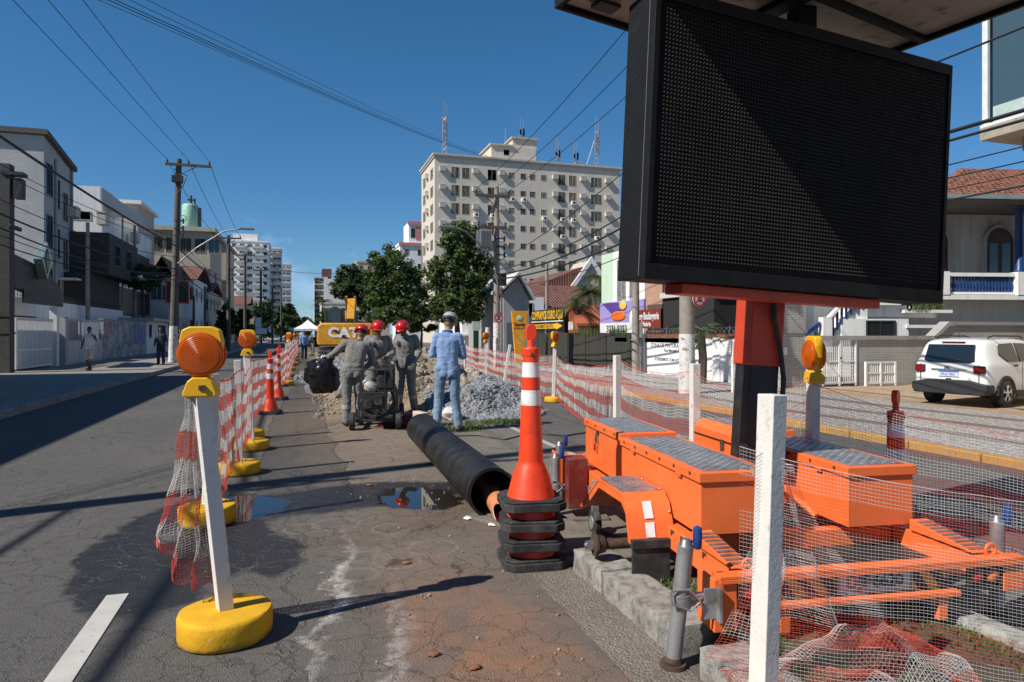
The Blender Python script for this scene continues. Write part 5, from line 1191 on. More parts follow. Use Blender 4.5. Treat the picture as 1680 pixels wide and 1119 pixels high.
def window(parent, c, wd, ht, face, mat=None, depth=.10, frame=None, mull=1, sill=False, proto={}):
    """a window on a facade: frame proud of the wall, glass set back inside it. face 'S' looks to -Y, 'W' to -X, 'E' to +X. Shares meshes."""
    mat = mat or MAT['glass']; frame = frame or MAT['frame']; key = (round(wd, 2), round(ht, 2), mat.name, frame.name, mull, sill)
    rz = {'S': 0, 'W': -pi/2, 'E': pi/2}[face]
    if key not in proto:
        b = MB(); t_ = .05
        b.box(-wd/2-t_, wd/2+t_, -.03, .04, ht/2, ht/2+t_); b.box(-wd/2-t_, wd/2+t_, -.03 if not sill else -.10, .04, -ht/2-t_, -ht/2); b.box(-wd/2-t_, -wd/2, -.03, .04, -ht/2, ht/2); b.box(wd/2, wd/2+t_, -.03, .04, -ht/2, ht/2)
        for k in range(mull): x = -wd/2+wd*(k+1)/(mull+1); b.box(x-.02, x+.02, -.02, .02, -ht/2, ht/2)
        f = b.build('window', frame, parent, smooth=None)
        b = MB(); b.box(-wd/2+.001, wd/2-.001, .0, .018, -ht/2+.001, ht/2-.001); p = b.build('pane', mat, f, smooth=None)
        proto[key] = (f, p)
    else:
        f0, p0 = proto[key]; f = put('window', f0, parent); p = put('pane', p0, f)
    f.location = c; f.rotation_euler = (0, 0, rz); return f
def block(b, x0, x1, y0, y1, z0, z1): b.box(x0, x1, y0, y1, z0, z1); return b
def bldg(name, label, cat, loc, group=None): return thing(name, label, cat, loc, 0, group)
# ---------------------------------------------------------------- beige office block
bx0, by0 = 21.3, 110.7; HB = 30.9; DB = 12.6; LB = 33.5
B1 = bldg('office_building', 'tall beige office block with rows of dark windows, air conditioner boxes and roof antennas', 'building', (bx0, by0, 0))
b = MB(); b.box(0, LB, 0, DB, 0, HB); b.build('wall', MAT['cream'], B1, smooth=None)
b = MB(); b.box(-.35, LB+.35, -.35, DB+.35, HB, HB+.3); b.box(-.2, LB+.2, -.2, DB+.2, HB-.35, HB-.002); b.build('cornice', MAT['cream2'], B1, smooth=None)
def acbox(parent, c, face, proto=[]):
    if not proto:
        b = MB(); b.box(-.5, .5, -.52, .0, -.36, .36); b.box(-.53, .53, -.55, .0, .361, .42); o = b.build('air_conditioner', MAT['ac'], parent, smooth=None); proto.append(o)
        b = MB(); b.box(-.42, .42, -.528, -.521, -.3, .28); o2 = b.build('grille', MAT['frame'], o, smooth=None); proto.append(o2)
    else:
        o = put('air_conditioner', proto[0], parent); put('grille', proto[1], o)
    o.location = c; o.rotation_euler = (0, 0, 0 if face == 'S' else -pi/2)
def splitunit(parent, c, proto=[]):
    if not proto:
        b = MB(); b.box(-.42, .42, -.42, -.05, -.32, .32); b.box(-.38, -.34, -.05, .0, -.3, .3); b.box(.34, .38, -.05, 0, -.3, .3); o = b.build('condenser', MAT['white_wall'], parent, smooth=None); proto.append(o)
        b = MB(); b.cyl((.08, -.421, 0), (.08, -.43, 0), .25, n=16); o2 = b.build('fan', MAT['dark_frame'], o); proto.append(o2)
    else:
        o = put('condenser', proto[0], parent); put('fan', proto[1], o)
    o.location = c
def ux(cx): return on_y(640+cx/2.8, 400, by0).x-bx0
rows = [28.25-2.98*k for k in range(9)]
for k, z in enumerate(rows):
    for cx in (299, 348): window(B1, (ux(cx), 0, z), 1.25, 1.75, 'S', MAT['glass_green'] if k % 3 == 0 else MAT['glass'], frame=MAT['cream2'])
    window(B1, (ux(468), 0, z), 1.5, 1.75, 'S', MAT['glass_green'] if k == 0 else MAT['glass'], frame=MAT['cream2'])
    for cx in (557, 611, 653, 705): window(B1, (ux(cx), 0, z+.15), .92, .92, 'S', frame=MAT['cream2'], mull=0)
    for cx in (788, 838): window(B1, (ux(cx), 0, z), 1.3, 1.75, 'S', MAT['glass_green'] if k < 2 else MAT['glass'], frame=MAT['cream2'])
    window(B1, (ux(947), 0, z), 2.0, 1.65, 'S', frame=MAT['cream2'], mull=2)
    for cx in (240, 391, 512, 757, 884, 998): acbox(B1, (ux(cx), 0, z+.42), 'S')
    for y, wd in ((2.6, 2.3), (9.6, 2.3)): window(B1, (0, y, z), wd, 1.75, 'W', frame=MAT['cream2'], mull=2)
    for y in (6.0,): acbox(B1, (0, y, z+.35), 'W')
    window(B1, (0, 7.0, z+.2), .7, .8, 'W', frame=MAT['cream2'], mull=0)
for cx, k in ((557, 1), (611, 1), (468, 2), (705, 2), (788, 3), (838, 2), (838, 1), (947, 3), (391, 2), (788, 2)): splitunit(B1, (ux(cx)+.1, 0, rows[k]-.9))
b = MB(); b.box(10.2, 18.3, 2, 9, HB+.302, HB+3.0); b.box(14.2, 18.6, 2.5, 8, HB+3.0, HB+4.6); ph = b.build('penthouse', MAT['cream'], B1, smooth=None)
b = MB(); b.box(9.9, 14.1, 1.7, 9.3, HB+3.001, HB+3.25); b.box(13.9, 18.9, 2.2, 8.3, HB+4.601, HB+4.85); b.build('roof_slab', MAT['cream2'], ph, smooth=None)
window(ph, (12.9, 2, HB+1.9), 1.0, .9, 'S', frame=MAT['cream2'], mull=0)
MAT['antenna'] = M('antenna_steel', (.30, .28, .27), .5, .5)
def lattice(name, parent, x, y, z, h, w_=.55, extra=True):
    b = MB(); n = int(h/.9)
    for sx, sy in ((-1, -1), (1, -1), (0, 1)): b.cyl((x+sx*w_/2, y+sy*w_/2, z), (x+sx*w_*.3, y+sy*w_*.3, z+h), .055, n=5)
    for k in range(n):
        f0, f1 = k/n, (k+1)/n; a = w_/2*(1-.4*f0); c = w_/2*(1-.4*f1); z0, z1 = z+h*f0, z+h*f1
        b.cyl((x-a, y-a, z0), (x+c, y-c, z1), .035, n=4); b.cyl((x+a, y-a, z0), (x, y+c, z1), .035, n=4); b.cyl((x, y+a, z0), (x-c, y-c, z1), .035, n=4)
    if extra:
        for k in range(5): q = z+h*(.35+.12*k); b.box(x+.3*(-1)**k, x+.3*(-1)**k+.22, y-.6, y-.35, q, q+1.3)
        b.cyl((x, y, z+h), (x, y, z+h+2.6), .04, n=5); b.cyl((x+.5, y, z+h*.6), (x+.5, y, z+h+2.2), .04, n=5)
    return b.build(name, MAT['antenna'], parent)
lattice('antenna_tower', B1, 2.2, 3, HB+.3, 7.0, .9); lattice('antenna_tower', B1, 30.6, 4, HB+.3, 7.5, .9); lattice('antenna_tower', B1, 26.0, 3, HB+.3, 2.5, .5); lattice('antenna_tower', B1, 22.5, 3, HB+.3, 2.8, .5); lattice('antenna_tower', B1, 16.5, 5, HB+4.85, 1.6, .7)
b = MB(); b.cyl((28.4, 4, HB+.3), (30.3, 4, HB+6), .03, n=4); b.cyl((13.6, 5, HB+3.2), (13.6, 5, HB+7), .04, n=4); b.build('guy_wire', MAT['antenna'], B1)
# ---------------------------------------------------------------- pinkish tower and slab beyond it (px 655-690, 570-600, 515-560)
def far_tower(label, x0, x1, y, h, d, mat, rows_, cols, wm=None, ww=1.2, wh=1.5, side=None, z0=2.5, scol=2, name='apartment_tower', fr=None, mull=0):
    t = bldg(name, label, 'building', (x0, y, 0)); b = MB(); b.box(0, x1-x0, 0, d, 0, h); b.build('wall', mat, t, smooth=None)
    b = MB(); b.box(-.2, x1-x0+.2, -.2, d+.2, h, h+.5); b.build('parapet', mat, t, smooth=None)
    fh = (h-z0)/rows_
    for k in range(rows_):
        for c in range(cols): window(t, ((c+.5)*(x1-x0)/cols, 0, z0+(k+.5)*fh), ww, wh, 'S', wm, frame=fr or MAT['frame'], mull=mull)
        if side:
            for c in range(scol): window(t, (0 if side == 'W' else x1-x0, (c+.5)*d/scol, z0+(k+.5)*fh), ww, wh, side, wm, frame=fr or MAT['frame'], mull=mull)
    return t
t = far_tower('white building with salmon edging just left of the beige office block', on_y(656, 400, 150).x, on_y(700, 400, 150).x, 150, 21, 12, MAT['white_wall'], 6, 2, ww=1.0, wh=1.2)
b = MB(); b.box(2.0, 5.0, .5, 8, 21.51, 26.2); b.build('roof_tower', MAT['white_wall'], t, smooth=None)
b = MB(); b.box(-.25, 6.2, -.3, -.201, 20.9, 21.6); b.box(1.8, 5.2, .2, .499, 25.6, 26.4); b.box(3.6, 4.6, .42, .499, 22.3, 25.2); b.build('edging', MAT['pink'], t, smooth=None)
b = MB(); b.box(2.5, 3.4, .43, .499, 22.8, 24.8); b.build('slot', MAT['void'], t, smooth=None)
far_tower('narrow beige slab block rising behind the middle tree', on_y(586, 430, 190).x, on_y(640, 430, 190).x, 190, 21, 14, MAT['beige'], 6, 4, ww=1.0, wh=1.4, name='slab_building')
t = far_tower('far tower with a green glass face and brown roof cap', on_y(516, 450, 330).x, on_y(537, 450, 330).x, 330, 27.5, 16, MAT['grey_light'], 9, 3, MAT['glass_green'], 2.0, 2.2, side=None)
b = MB(); w2 = on_y(546, 450, 329).x-on_y(516, 450, 330).x; b.box(w2*.52, w2+5, -2, 15, 0, 27.2); b.build('side_slab', MAT['white_wall'], t, smooth=None)
b = MB(); b.box(w2*.42, w2*.95, 1, 12, 28.1, 32.0); b.build('roof_cap', M('brown_cladding', (.14, .07, .06), .6), t, smooth=None)
far_tower('low grey commercial block in front of the green glass tower', on_y(527, 500, 210).x, on_y(568, 500, 210).x, 210, 10.5, 14, MAT['grey_light'], 2, 4, ww=1.6, wh=1.5, name='commercial_block')
# ---------------------------------------------------------------- houses below the office block
def hip_roof(name, parent, x0, x1, y0, y1, z, h, mat, over=.4, ridge=None):
    x0, x1, y0, y1 = x0-over, x1+over, y0-over, y1+over; b = MB(); k = min(x1-x0, y1-y0)/2
    if x1-x0 >= y1-y0: r0, r1 = Vector((x0+k, (y0+y1)/2, z+h)), Vector((x1-k, (y0+y1)/2, z+h))
    else: r0, r1 = Vector(((x0+x1)/2, y0+k, z+h)), Vector(((x0+x1)/2, y1-k, z+h))
    A, B_, C_, D_ = (x0, y0, z), (x1, y0, z), (x1, y1, z), (x0, y1, z)
    if x1-x0 >= y1-y0: fs = [(A, B_, r1, r0), (B_, C_, r1), (C_, D_, r0, r1), (D_, A, r0)]
    else: fs = [(A, B_, r0), (B_, C_, r1, r0), (C_, D_, r1), (D_, A, r0, r1)]
    for f in fs: b.poly(f)
    b.poly((D_, C_, B_, A)); return b.build(name, mat, parent, smooth=None)
def gable_roof(name, parent, x0, x1, y0, y1, z, h, mat, axis='y', over=.4, th=.12):
    b = MB()
    if axis == 'y':
        xm = (x0+x1)/2; p = [(x0-over, z-over*h/((x1-x0)/2)), (xm, z+h), (x1+over, z-over*h/((x1-x0)/2)), (x1+over, z-over*h/((x1-x0)/2)-th), (xm, z+h-th), (x0-over, z-over*h/((x1-x0)/2)-th)]
        b.prism(p, 'y', y0-over, y1+over)
    else:
        ym = (y0+y1)/2; s = h/((y1-y0)/2)*over; p = [(y0-over, z-s), (ym, z+h), (y1+over, z-s), (y1+over, z-s-th), (ym, z+h-th), (y0-over, z-s-th)]
        b.prism(p, 'x', x0-over, x1+over)
    return b.build(name, mat, parent, smooth=None)
# white house with red trimmed gables
hx0, hx1 = on_y(872, 450, 58).x, on_y(1040, 450, 58).x
t = bldg('house', 'white house with red trim, brown tiled roofs and white gables under the beige block', 'house', (hx0, 58, 0)); L = hx1-hx0
b = MB(); b.box(0, L, 0, 10, 0, 5.4); b.build('wall', MAT['white_wall'], t, smooth=None)
b = MB(); b.prism([(-.5, 5.45), (L+.5, 5.45), (L+.5, 5.75), (L*.62, 7.6), (L*.45, 7.6)], 'y', -.5, 10.5); b.build('roof', MAT['tiles'], t, smooth=None)
b = MB(); xg = on_y(965, 430, 57.5).x-hx0
b.prism([(xg-2.1, 5.3), (xg+2.1, 5.3), (xg, 8.2)], 'y', -1.1, 3); b.build('gable', MAT['beige'], t, smooth=None)
b = MB()
for sg in (-1, 1): b.prism([(xg+sg*2.45, 5.2), (xg+sg*2.0, 5.2), (xg, 7.9), (xg, 8.5)][::sg], 'y', -1.3, -1.101)
b.build('gable_trim', MAT['white_wall'], t, smooth=None)
b = MB(); b.box(-.7, L*.36, -.65, -.505, 5.15, 5.55); b.box(L*.33, L*.33+.25, -.04, .2, 0, 5.15); b.build('red_trim', MAT['sign_red'], t, smooth=None)
b = MB(); xs = on_y(900, 430, 58).x-hx0; b.box(on_y(876, 430, 58).x-hx0, on_y(940, 430, 58).x-hx0, -.3, -.02, 5.0, 5.12); b.build('gutter', MAT['white_wall'], t, smooth=None)
window(t, (on_y(944, 440, 58).x-hx0-.8, 0, 4.5), .8, .8, 'S')
window(t, (on_y(925, 440, 58).x-hx0, 0, 4.2), 1.2, 1.0, 'S')
# lower tiled house (roof 850-960, 460-490)
hx0, hx1 = on_y(868, 480, 46).x, on_y(975, 480, 46).x
t = bldg('house', 'low house with a dark brown tiled roof and white gable end behind the gold sign', 'house', (hx0, 46, 0)); L = hx1-hx0
b = MB(); b.box(0, L, 0, 8, 0, 3.6); b.build('wall', MAT['white_wall'], t, smooth=None)
gable_roof('roof', t, 0, L, 0, 8, 3.6, 1.7, MAT['tiles'], 'x')
b = MB(); b.box(-1.4, .9, -.6, -.02, 2.2, 4.1); b.build('porch_front', MAT['white_wall'], t, smooth=None)
b = MB(); b.box(.9, L, -2.4, .0, 2.35, 2.5); b.build('canopy', MAT['grey_light'], t, smooth=None)
for xx in (1.2, 3.2): 
    b = MB(); b.cyl((xx, -2.2, 0), (xx, -2.2, 2.35), .14, n=12); b.build('column', MAT['white_wall'], t)
window(t, (-.4, -.6, 3.2), .9, .9, 'S')
# grey gabled house (825-868, 470-540)
hx0, hx1 = on_y(826, 480, 40).x, on_y(868, 480, 40).x
t = bldg('house', 'grey gabled house behind the pole with the transformer', 'house', (hx0, 40, 0)); L = hx1-hx0
b = MB(); b.prism([(0, 0), (L, 0), (L, 3.6), (L*.55, 5.0), (0, 4.0)], 'y', 0, 9); b.build('wall', MAT['grey_wall'], t, smooth=None)
b = MB(); b.prism([(-.3, 4.0), (L*.55, 5.15), (L+.3, 3.6), (L+.3, 3.75), (L*.55, 5.32), (-.3, 4.15)], 'y', -.4, 9.4); b.build('roof', MAT['grey_light'], t, smooth=None)
b = MB(); b.box(.2, L-.3, -.015, .0, .0, 2.2); b.build('dark_doorway', M('blue_grey', (.10, .115, .14), .6), t, smooth=None)
# white villa (762-815)
hx0, hx1 = on_y(758, 520, 52).x, on_y(822, 520, 52).x
t = bldg('house', 'white villa with a blue grey gable and red corner post behind the blue shirted man', 'house', (hx0, 52, 0)); L = hx1-hx0
b = MB(); b.box(0, L, 0, 9, 0, 4.1); b.build('wall', MAT['white_wall'], t, smooth=None)
hip_roof('roof', t, 0, L, 0, 9, 4.1, 1.5, M('slate_roof', (.10, .115, .14), .7), .5)
for xx, zz in ((1.0, 1.6), (2.0, 1.6), (1.0, 3.2)): window(t, (xx, 0, zz), .7, .8, 'S')
b = MB(); b.box(L*.5, L*.5+.16, -.2, -.05, 0, 4.0); b.build('red_post', MAT['sign_red'], t, smooth=None)
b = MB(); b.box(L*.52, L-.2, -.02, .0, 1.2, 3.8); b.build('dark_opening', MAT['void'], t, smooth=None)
b = MB(); b.box(-.3, L*.45, -1.0, -.02, 1.35, 1.45); b.build('balcony', MAT['white_wall'], t, smooth=None)
# dark blue house farther
t = bldg('house', 'slate blue house with a dark veranda partly hidden by the big tree', 'house', (16, 62, 0))
b = MB(); b.box(0, 6, 0, 8, 0, 4.5); b.build('wall', M('slate_blue', (.12, .15, .20), .7), t, smooth=None); hip_roof('roof', t, 0, 6, 0, 8, 4.5, 1.6, MAT['tiles'])
# ---------------------------------------------------------------- walls along the pavement (x = 12)
def wall_thing(label, x, y0, y1, h, mat, th=.2, cap=None):
    t = thing('garden_wall', label, 'wall', (x, y0, 0)); b = MB(); b.box(0, th, 0, y1-y0, 0, h); b.build('wall', mat, t, smooth=None)
    if cap: b = MB(); b.box(-.04, th+.04, -.02, y1-y0+.02, h, h+.07); b.build('coping', cap, t, smooth=None)
    return t
t = wall_thing('black mossy boundary wall below the gold sign', 12.0, 22.75, 35.2, 1.55, MAT['dark_wall'])
b = MB()
for k in range(6): b.box(-.03, -.001, .6+2.1*k, .85+2.1*k, 0, 1.5)
for k in range(6):
    pass
b.build('buttress', MAT['dark_wall'], t, smooth=None)
grass('hanging_weeds', [(11.93, 27.5, .08, 1.6), (11.95, 24.3, .06, .8)], 500, .35, 21, lambda x, y: 1.45+.1*R.random())
zw = wall_thing('pale grey wall with lettering, roof tile coping and wire on top', 12.0, 15.35, 22.2, 1.40, MAT['white_wall'])
b = MB(); rr = random.Random(3)
for k in range(54): y = .05+k*.125; b.cyl((.1-.13, y, 1.42+rr.uniform(-.01, .02)), (.1+.13, y, 1.44), .065, .06, 8)
b.build('tile_coping', MAT['tile_piece'], zw)
b = MB()
for k in range(30):
    y = .1+k*.225; b.tube([(.1+.10*cos(a), y+.09*a/3.14, 1.60+.10*sin(a)) for a in [j*2*pi/10 for j in range(11)]], .005, 4)
    if k % 4 == 0: b.cyl((.1, y, 1.4), (.1, y, 1.75), .01, n=5)
b.build('wire_coil', MAT['steel'], zw)
b = MB(); b.box(-.06, .26, 6.86, 7.3, 0, 1.5); b.box(-.05, .25, 2.2, 2.55, 0, 1.39); b.build('pier', MAT['white_wall'], zw, smooth=None)
for txt, y, z, s, m in (('ZONA DE PINTURA NO', 5.30, 1.10, .20, 'ink_grey'), ('Tinto', 3.75, 1.12, .36, 'ink'), ('Rua Marquês do Paraná', 4.75, .94, .15, 'ink_grey'), ('ATENDEMOS COM HORA MARCADA', 4.85, .62, .15, 'ink_grey')):
    text_mesh('lettering', txt, s, MAT[m], zw, (-.004, y, z), FACE_W, .001, squeeze=1.05, bold=.004)
b = MB(); b.box(-.32, -.08, 6.95, 7.25, .0, 1.25); b.box(-.36, -.04, 6.90, 7.30, 1.25, 1.32); o = b.build('meter_post', MAT['tile_white'], smooth=None, bevel=.01); o.location = (12.0, 15.35, 0); tag(o, 'white glazed brick meter pillar between the black wall and the grey wall', 'pillar')
b = MB(); b.box(0, .3, 0, .3, 0, .55); o = b.build('meter_box', MAT['grey_light'], smooth=None, bevel=.015); o.location = (11.66, 22.3, 1.35); tag(o, 'grey meter box above the white brick pillar', 'meter box')
# tiled pillar building with a dark recess
t = bldg('tiled_building', 'tall pale tiled building corner right of the mast', 'building', (12.0, 15.06, 0))
b = MB(); b.box(.0, .92, .0, .95, 0, 4.4); b.build('wall', MAT['tile_white'], t, smooth=None)
b = MB(); b.box(-.03, .95, -.03, .98, 1.52, 1.60); b.build('string_course', MAT['grey_wall'], t, smooth=None)
b = MB(); b.box(.2, .32, -.02, 0, .95, 1.15); b.build('bell_plate', MAT['sign_white'], t, smooth=None)
# frontal grey tiled wall with gates behind the forecourt
fw = thing('boundary_wall', 'grey tiled wall with a sloping coping closing off the sandy forecourt', 'wall', (12.93, 15.1, 0))
b = MB(); b.box(1.72, 16, 0, .2, 0, 1.34); b.prism([(4.6, 1.341), (16, 1.341), (16, 1.75), (5.1, 1.75)], 'y', 0, .2); b.build('wall', MAT['tile_grey'], fw, smooth=None)
b = MB(); b.box(-.05, 4.5, -.06, .26, 1.345, 1.45); b.prism([(4.5, 1.345), (5.05, 1.76), (16, 1.76), (16, 1.86), (5.0, 1.86), (4.45, 1.45)], 'y', -.06, .26); b.build('coping', MAT['grey_wall'], fw, smooth=None)
def gate(label, x0, wd, h, y, n, leafs, z0=.06, mesh=True):
    g = thing('gate', label, 'gate', (x0, y, .09)); proto = None; b = MB()
    for k in range(leafs+1): x = wd*k/leafs; b.box(x-.025, x+.025, -.03, .03, 0, h)
    b.box(.026, wd-.026, -.02, .02, z0, z0+.05); b.box(.026, wd-.026, -.02, .02, h-.05, h); b.box(.026, wd-.026, -.02, .02, h*.5, h*.5+.04); b.build('gate_frame', MAT['sign_white'], g, smooth=None)
    b = MB(); b.box(-.009, .009, -.01, .01, z0+.051, h-.051); pk = b.build('bar', MAT['sign_white'], g, smooth=None); pk.location.x = wd*.5/n
    for k in range(1, n): put('bar', pk, g, (wd*(k+.5)/n, 0, 0))
    if mesh:
        b = MB(); m = int(h/.09)
        for k in range(1, m): b.box(.03, wd-.03, -.006, .006, k*h/m-.006, k*h/m+.006)
        o = b.build('mesh_wires', MAT['sign_white'], g, smooth=None); o['kind'] = 'stuff'
    return g
g = gate('white three leaf barred gate in the grey wall, right of the edge-on light', 12.95, 1.66, 1.28, 15.1, 27, 3)
b = MB()
for x in (.58, 1.13): b.cb((x, -.035, .75), (.04, .03, .05))
b.build('lock', MAT['rust'], g, smooth=None)
gate('low white barred gate leaning by the grey wall near the car', 14.62, 1.0, .66, 14.75, 14, 2, mesh=False)
# thin white frame gate left of the tiled pillar
gate('narrow white frame gate beside the black mast', 11.98, .95, 1.3, 14.95, 4, 2, mesh=False).rotation_euler = (0, 0, pi/2)
b = MB(); b.box(-.04, .04, -.04, .04, 0, 1.25); o = b.build('bollard', MAT['white_paint'], smooth=None, bevel=.01); o.location = W(5.35, 16.5, .08); tag(o, 'white post with a hooked black strap left of the mast', 'post')
# ---------------------------------------------------------------- shops behind the walls
x0 = 13.6
t = bldg('dental_clinic', 'lilac and mint shop front with a purple and orange logo and phone number', 'shop', (x0, 25.2, 0))
b = MB(); b.box(0, 2.2, .0, 4.2, 0, 1.45); b.box(0, 2.2, 3.0, 4.2, 2.95, 5.2); b.build('wall', MAT['mint'], t, smooth=None)
b = MB(); b.box(0, 2.2, 0, 2.99, 2.95, 5.2); b.build('upper_wall', MAT['white_wall'], t, smooth=None)
b = MB(); b.box(-.06, 2.2, -.02, 4.25, 1.46, 2.0); b.build('phone_panel', MAT['sign_white'], t, smooth=None)
b = MB(); b.box(-.06, 2.2, -.02, 4.25, 2.001, 2.94); b.build('lilac_panel', MAT['lilac'], t, smooth=None)
for y in (.9, 2.1): window(t, (0, y, 3.9), .75, 1.7, 'W')
text_mesh('lettering', '3271-3323', .42, MAT['ink_grey'], t, (-.065, 2.5, 1.72), FACE_W, .003, squeeze=1.15, bold=.012)
b = MB(); b.prism([(3.9, 2.9), (2.3, 2.9), (1.9, 2.6), (2.6, 2.25), (3.1, 2.5)], 'x', -.10, -.061); b.build('logo_purple', M('logo_purple', (.10, .05, .26), .5), t, smooth=None)
b = MB(); b.ball((-.09, 2.3, 2.3), (.03, .72, .22), 16, 8); b.build('logo_orange', M('logo_orange', (.85, .16, .02), .5), t)
b = MB(); b.ball((-.1, 1.8, 2.75), (.03, .34, .2), 14, 8); b.build('logo_yellow', M('logo_yellow', (.8, .52, .08), .5), t)
b = MB(); b.box(-.01, .0, 1.0, 1.7, .0, 1.4); b.build('dark_door', MAT['void'], t, smooth=None)
t = bldg('bakery_shop', 'orange brick shop with a brown illuminated sign box and dark shutters', 'shop', (13.6, 18.4, 0))
b = MB(); b.box(0, 2.2, 0, 6.7, 0, 5.2); b.build('wall', MAT['brick_orange'], t, smooth=None)
for y, z in ((5.0, 3.3), (3.2, 3.3)): window(t, (0, y, z), .55, 1.3, 'W', frame=MAT['wood_dark'])
b = MB(); b.box(-.7, .0, 3.55, 5.3, 1.55, 2.62); sg = b.build('sign_box', M('brown_box', (.10, .07, .06), .6), t, smooth=None)
b = MB(); b.box(-.78, -.701, 4.1, 6.2, 1.72, 2.45); b.build('sign_panel', M('sign_maroon', (.20, .035, .022), .5), sg, smooth=None)
b = MB(); b.ball((-.8, 6.35, 2.1), (.04, .26, .36), 16, 10); b.build('emblem', MAT['sign_white'], sg)
text_mesh('lettering', 'Bery Boulangerie', .40, MAT['sign_white'], sg, (-.785, 5.12, 2.18), FACE_W, .003, squeeze=.62, bold=.008)
text_mesh('lettering', 'Padaria', .24, MAT['sign_white'], sg, (-.785, 5.2, 1.88), FACE_W, .003, squeeze=.9, bold=.006)
b = MB(); b.box(-1.6, -.01, .3, 6.3, 1.20, 1.36); b.build('awning', MAT['dark_frame'], t, smooth=None)
b = MB(); b.box(-1.2, -.02, .1, 3.2, 1.4, 2.75); b.build('dark_shutter', MAT['void'], t, smooth=None)
b = MB(); b.box(-1.3, -.02, .0, 3.3, 2.76, 2.95); b.build('shutter_box', MAT['grey_light'], t, smooth=None)
b = MB(); b.box(-1.24, -1.21, 1.5, 1.56, 1.4, 2.75); b.build('shutter_rail', MAT['steel'], t, smooth=None)
# kiosk, gold sign, totem
o = thing('kiosk', 'small orange house shaped kiosk with a white notice, right of the gold sign', 'kiosk', (12.7, 30.2, 0))
b = MB(); b.prism([(0, 0), (1.6, 0), (1.6, 1.95), (.8, 2.75), (0, 1.95)], 'x', 0, 1.2); b.build('body', M('terracotta_paint', (.46, .13, .06), .6, dirt=.2), o, smooth=None)
b = MB(); b.box(-.02, 0, .55, 1.15, 1.7, 2.1); b.build('notice', MAT['sign_white'], o, smooth=None)
b = MB(); b.prism([(-.1, 1.9), (.8, 2.78), (1.7, 1.9), (1.7, 2.02), (.8, 2.92), (-.1, 2.02)], 'x', -.08, 1.3); b.build('roof', bpy.data.materials['terracotta_paint'], o, smooth=None)
sg = thing('gold_sign', 'black sign reading that gold is bought here, with a yellow arrow, above the black wall', 'sign', (12.4, 31.2, 0))
b = MB(); b.box(0, .06, 0, 4.9, 1.62, 2.78); b.build('panel', MAT['sign_black'], sg, smooth=None)
b = MB()
for y in (.3, 4.6): b.box(.07, .13, y-.04, y+.04, 0, 2.7)
b.build('sign_post', MAT['steel'], sg, smooth=None)
text_mesh('lettering', 'COMPRAMOS OURO AQUI', .62, MAT['sign_yellow'], sg, (-.004, 2.45, 2.47), FACE_W, .003, squeeze=.62, bold=.016)
b = MB(); b.prism([(4.75, 1.78), (4.75, 2.02), (1.0, 2.02), (1.0, 2.08), (.1, 1.9), (1.0, 1.72), (1.0, 1.78)], 'x', -.012, -.001); ar = b.build('arrow', MAT['sign_yellow'], sg, smooth=None)
text_mesh('lettering', 'ESTACIONAMENTO GRATUITO', .24, MAT['ink'], ar, (-.015, 2.85, 1.895), FACE_W, .001, squeeze=.85, bold=.004)
b = MB(); b.box(-.01, -.001, .05, 4.85, 2.13, 2.18); b.build('white_line', MAT['sign_white'], sg, smooth=None)
p = on_y(853, 548, 32); tt = thing('totem_sign', 'tapering orange totem sign beside the pavement, left of the cone top', 'sign', (p.x, 32, .08), radians(0))
b = MB(); b.prism([(-.22, 0), (.22, 0), (.40, 2.55), (-.42, 2.55)], 'y', 0, .14); b.build('panel', MAT['sign_orange'], tt, bevel=.01, smooth=None)
b = MB(); b.ball((-.02, -.012, 2.2), (.16, .02, .13), 14, 8); b.build('emblem', M('pale_green', (.45, .60, .38), .6), tt)
text_mesh('lettering', 'Guarida', .20, MAT['ink'], tt, (-.01, -.004, 1.88), FACE_S, .002, squeeze=.85, bold=.008); text_mesh('lettering', 'ZONA AZUL', .11, MAT['ink_grey'], tt, (.0, -.004, 1.7), FACE_S, .002, bold=.003)
b = MB(); b.lathe([(.17, -.004), (.17, .0), (.12, .0), (.12, -.004)], 18, (0, -.003, 1.1), Matrix.Rotation(pi/2, 3, 'X'), cap=False); b.build('symbol', M('pale_orange', (.62, .45, .28), .6), tt)
# tree guard / green post by the blue shirted man
b = MB(); b.box(-.13, .13, -.05, .05, 0, 1.6); o = b.build('green_board', M('dark_green', (.012, .04, .02), .5), bevel=.01, smooth=None); p = on_y(781, 560, 33); o.location = (p.x, 33, .08); tag(o, 'dark green information post right of the blue shirted man', 'sign post')
b = MB(); b.box(-.2, .2, -.06, .06, 1.62, 2.05); pp = b.build('plate', M('pale_plate', (.4, .5, .46), .5), o, smooth=None)
# ---------------------------------------------------------------- white and blue house
hx, hy = 16.0, 18.8
WH = bldg('white_house', 'white two storey house with blue columns, balustrades and a brown clay tile roof', 'house', (hx, hy, .1))
WR = radians(-13); WH.rotation_euler = (0, 0, WR); WA = Vector((cos(WR), sin(WR), 0)); WN = Vector((-sin(WR), cos(WR), 0))
def px2(px, py, y=hy):
    O = Vector((hx, hy, 0))+WN*(y-hy); d = W((px-840)/FP, 1); t_ = O.dot(WN)/d.dot(WN); return (d*t_-O).dot(WA), CH-(py-548)/FP*t_-.1
b = MB(); xu0 = px2(1530, 400)[0]; b.box(xu0+.2, 14, 1.6, 9, 3.0, 5.75); b.build('upper_wall', MAT['grey_light'], WH, smooth=None)
b = MB(); b.box(0.2, 14, .6, 9, 0, 2.55); b.box(.2, xu0+.198, 2.4, 9, 2.55, 5.5); b.build('lower_wall', MAT['white_wall'], WH, smooth=None)
b = MB(); b.box(2.6, 14.2, -.2, 2.0, 2.56, 2.72); b.build('balcony_slab', MAT['white_wall'], WH, smooth=None)
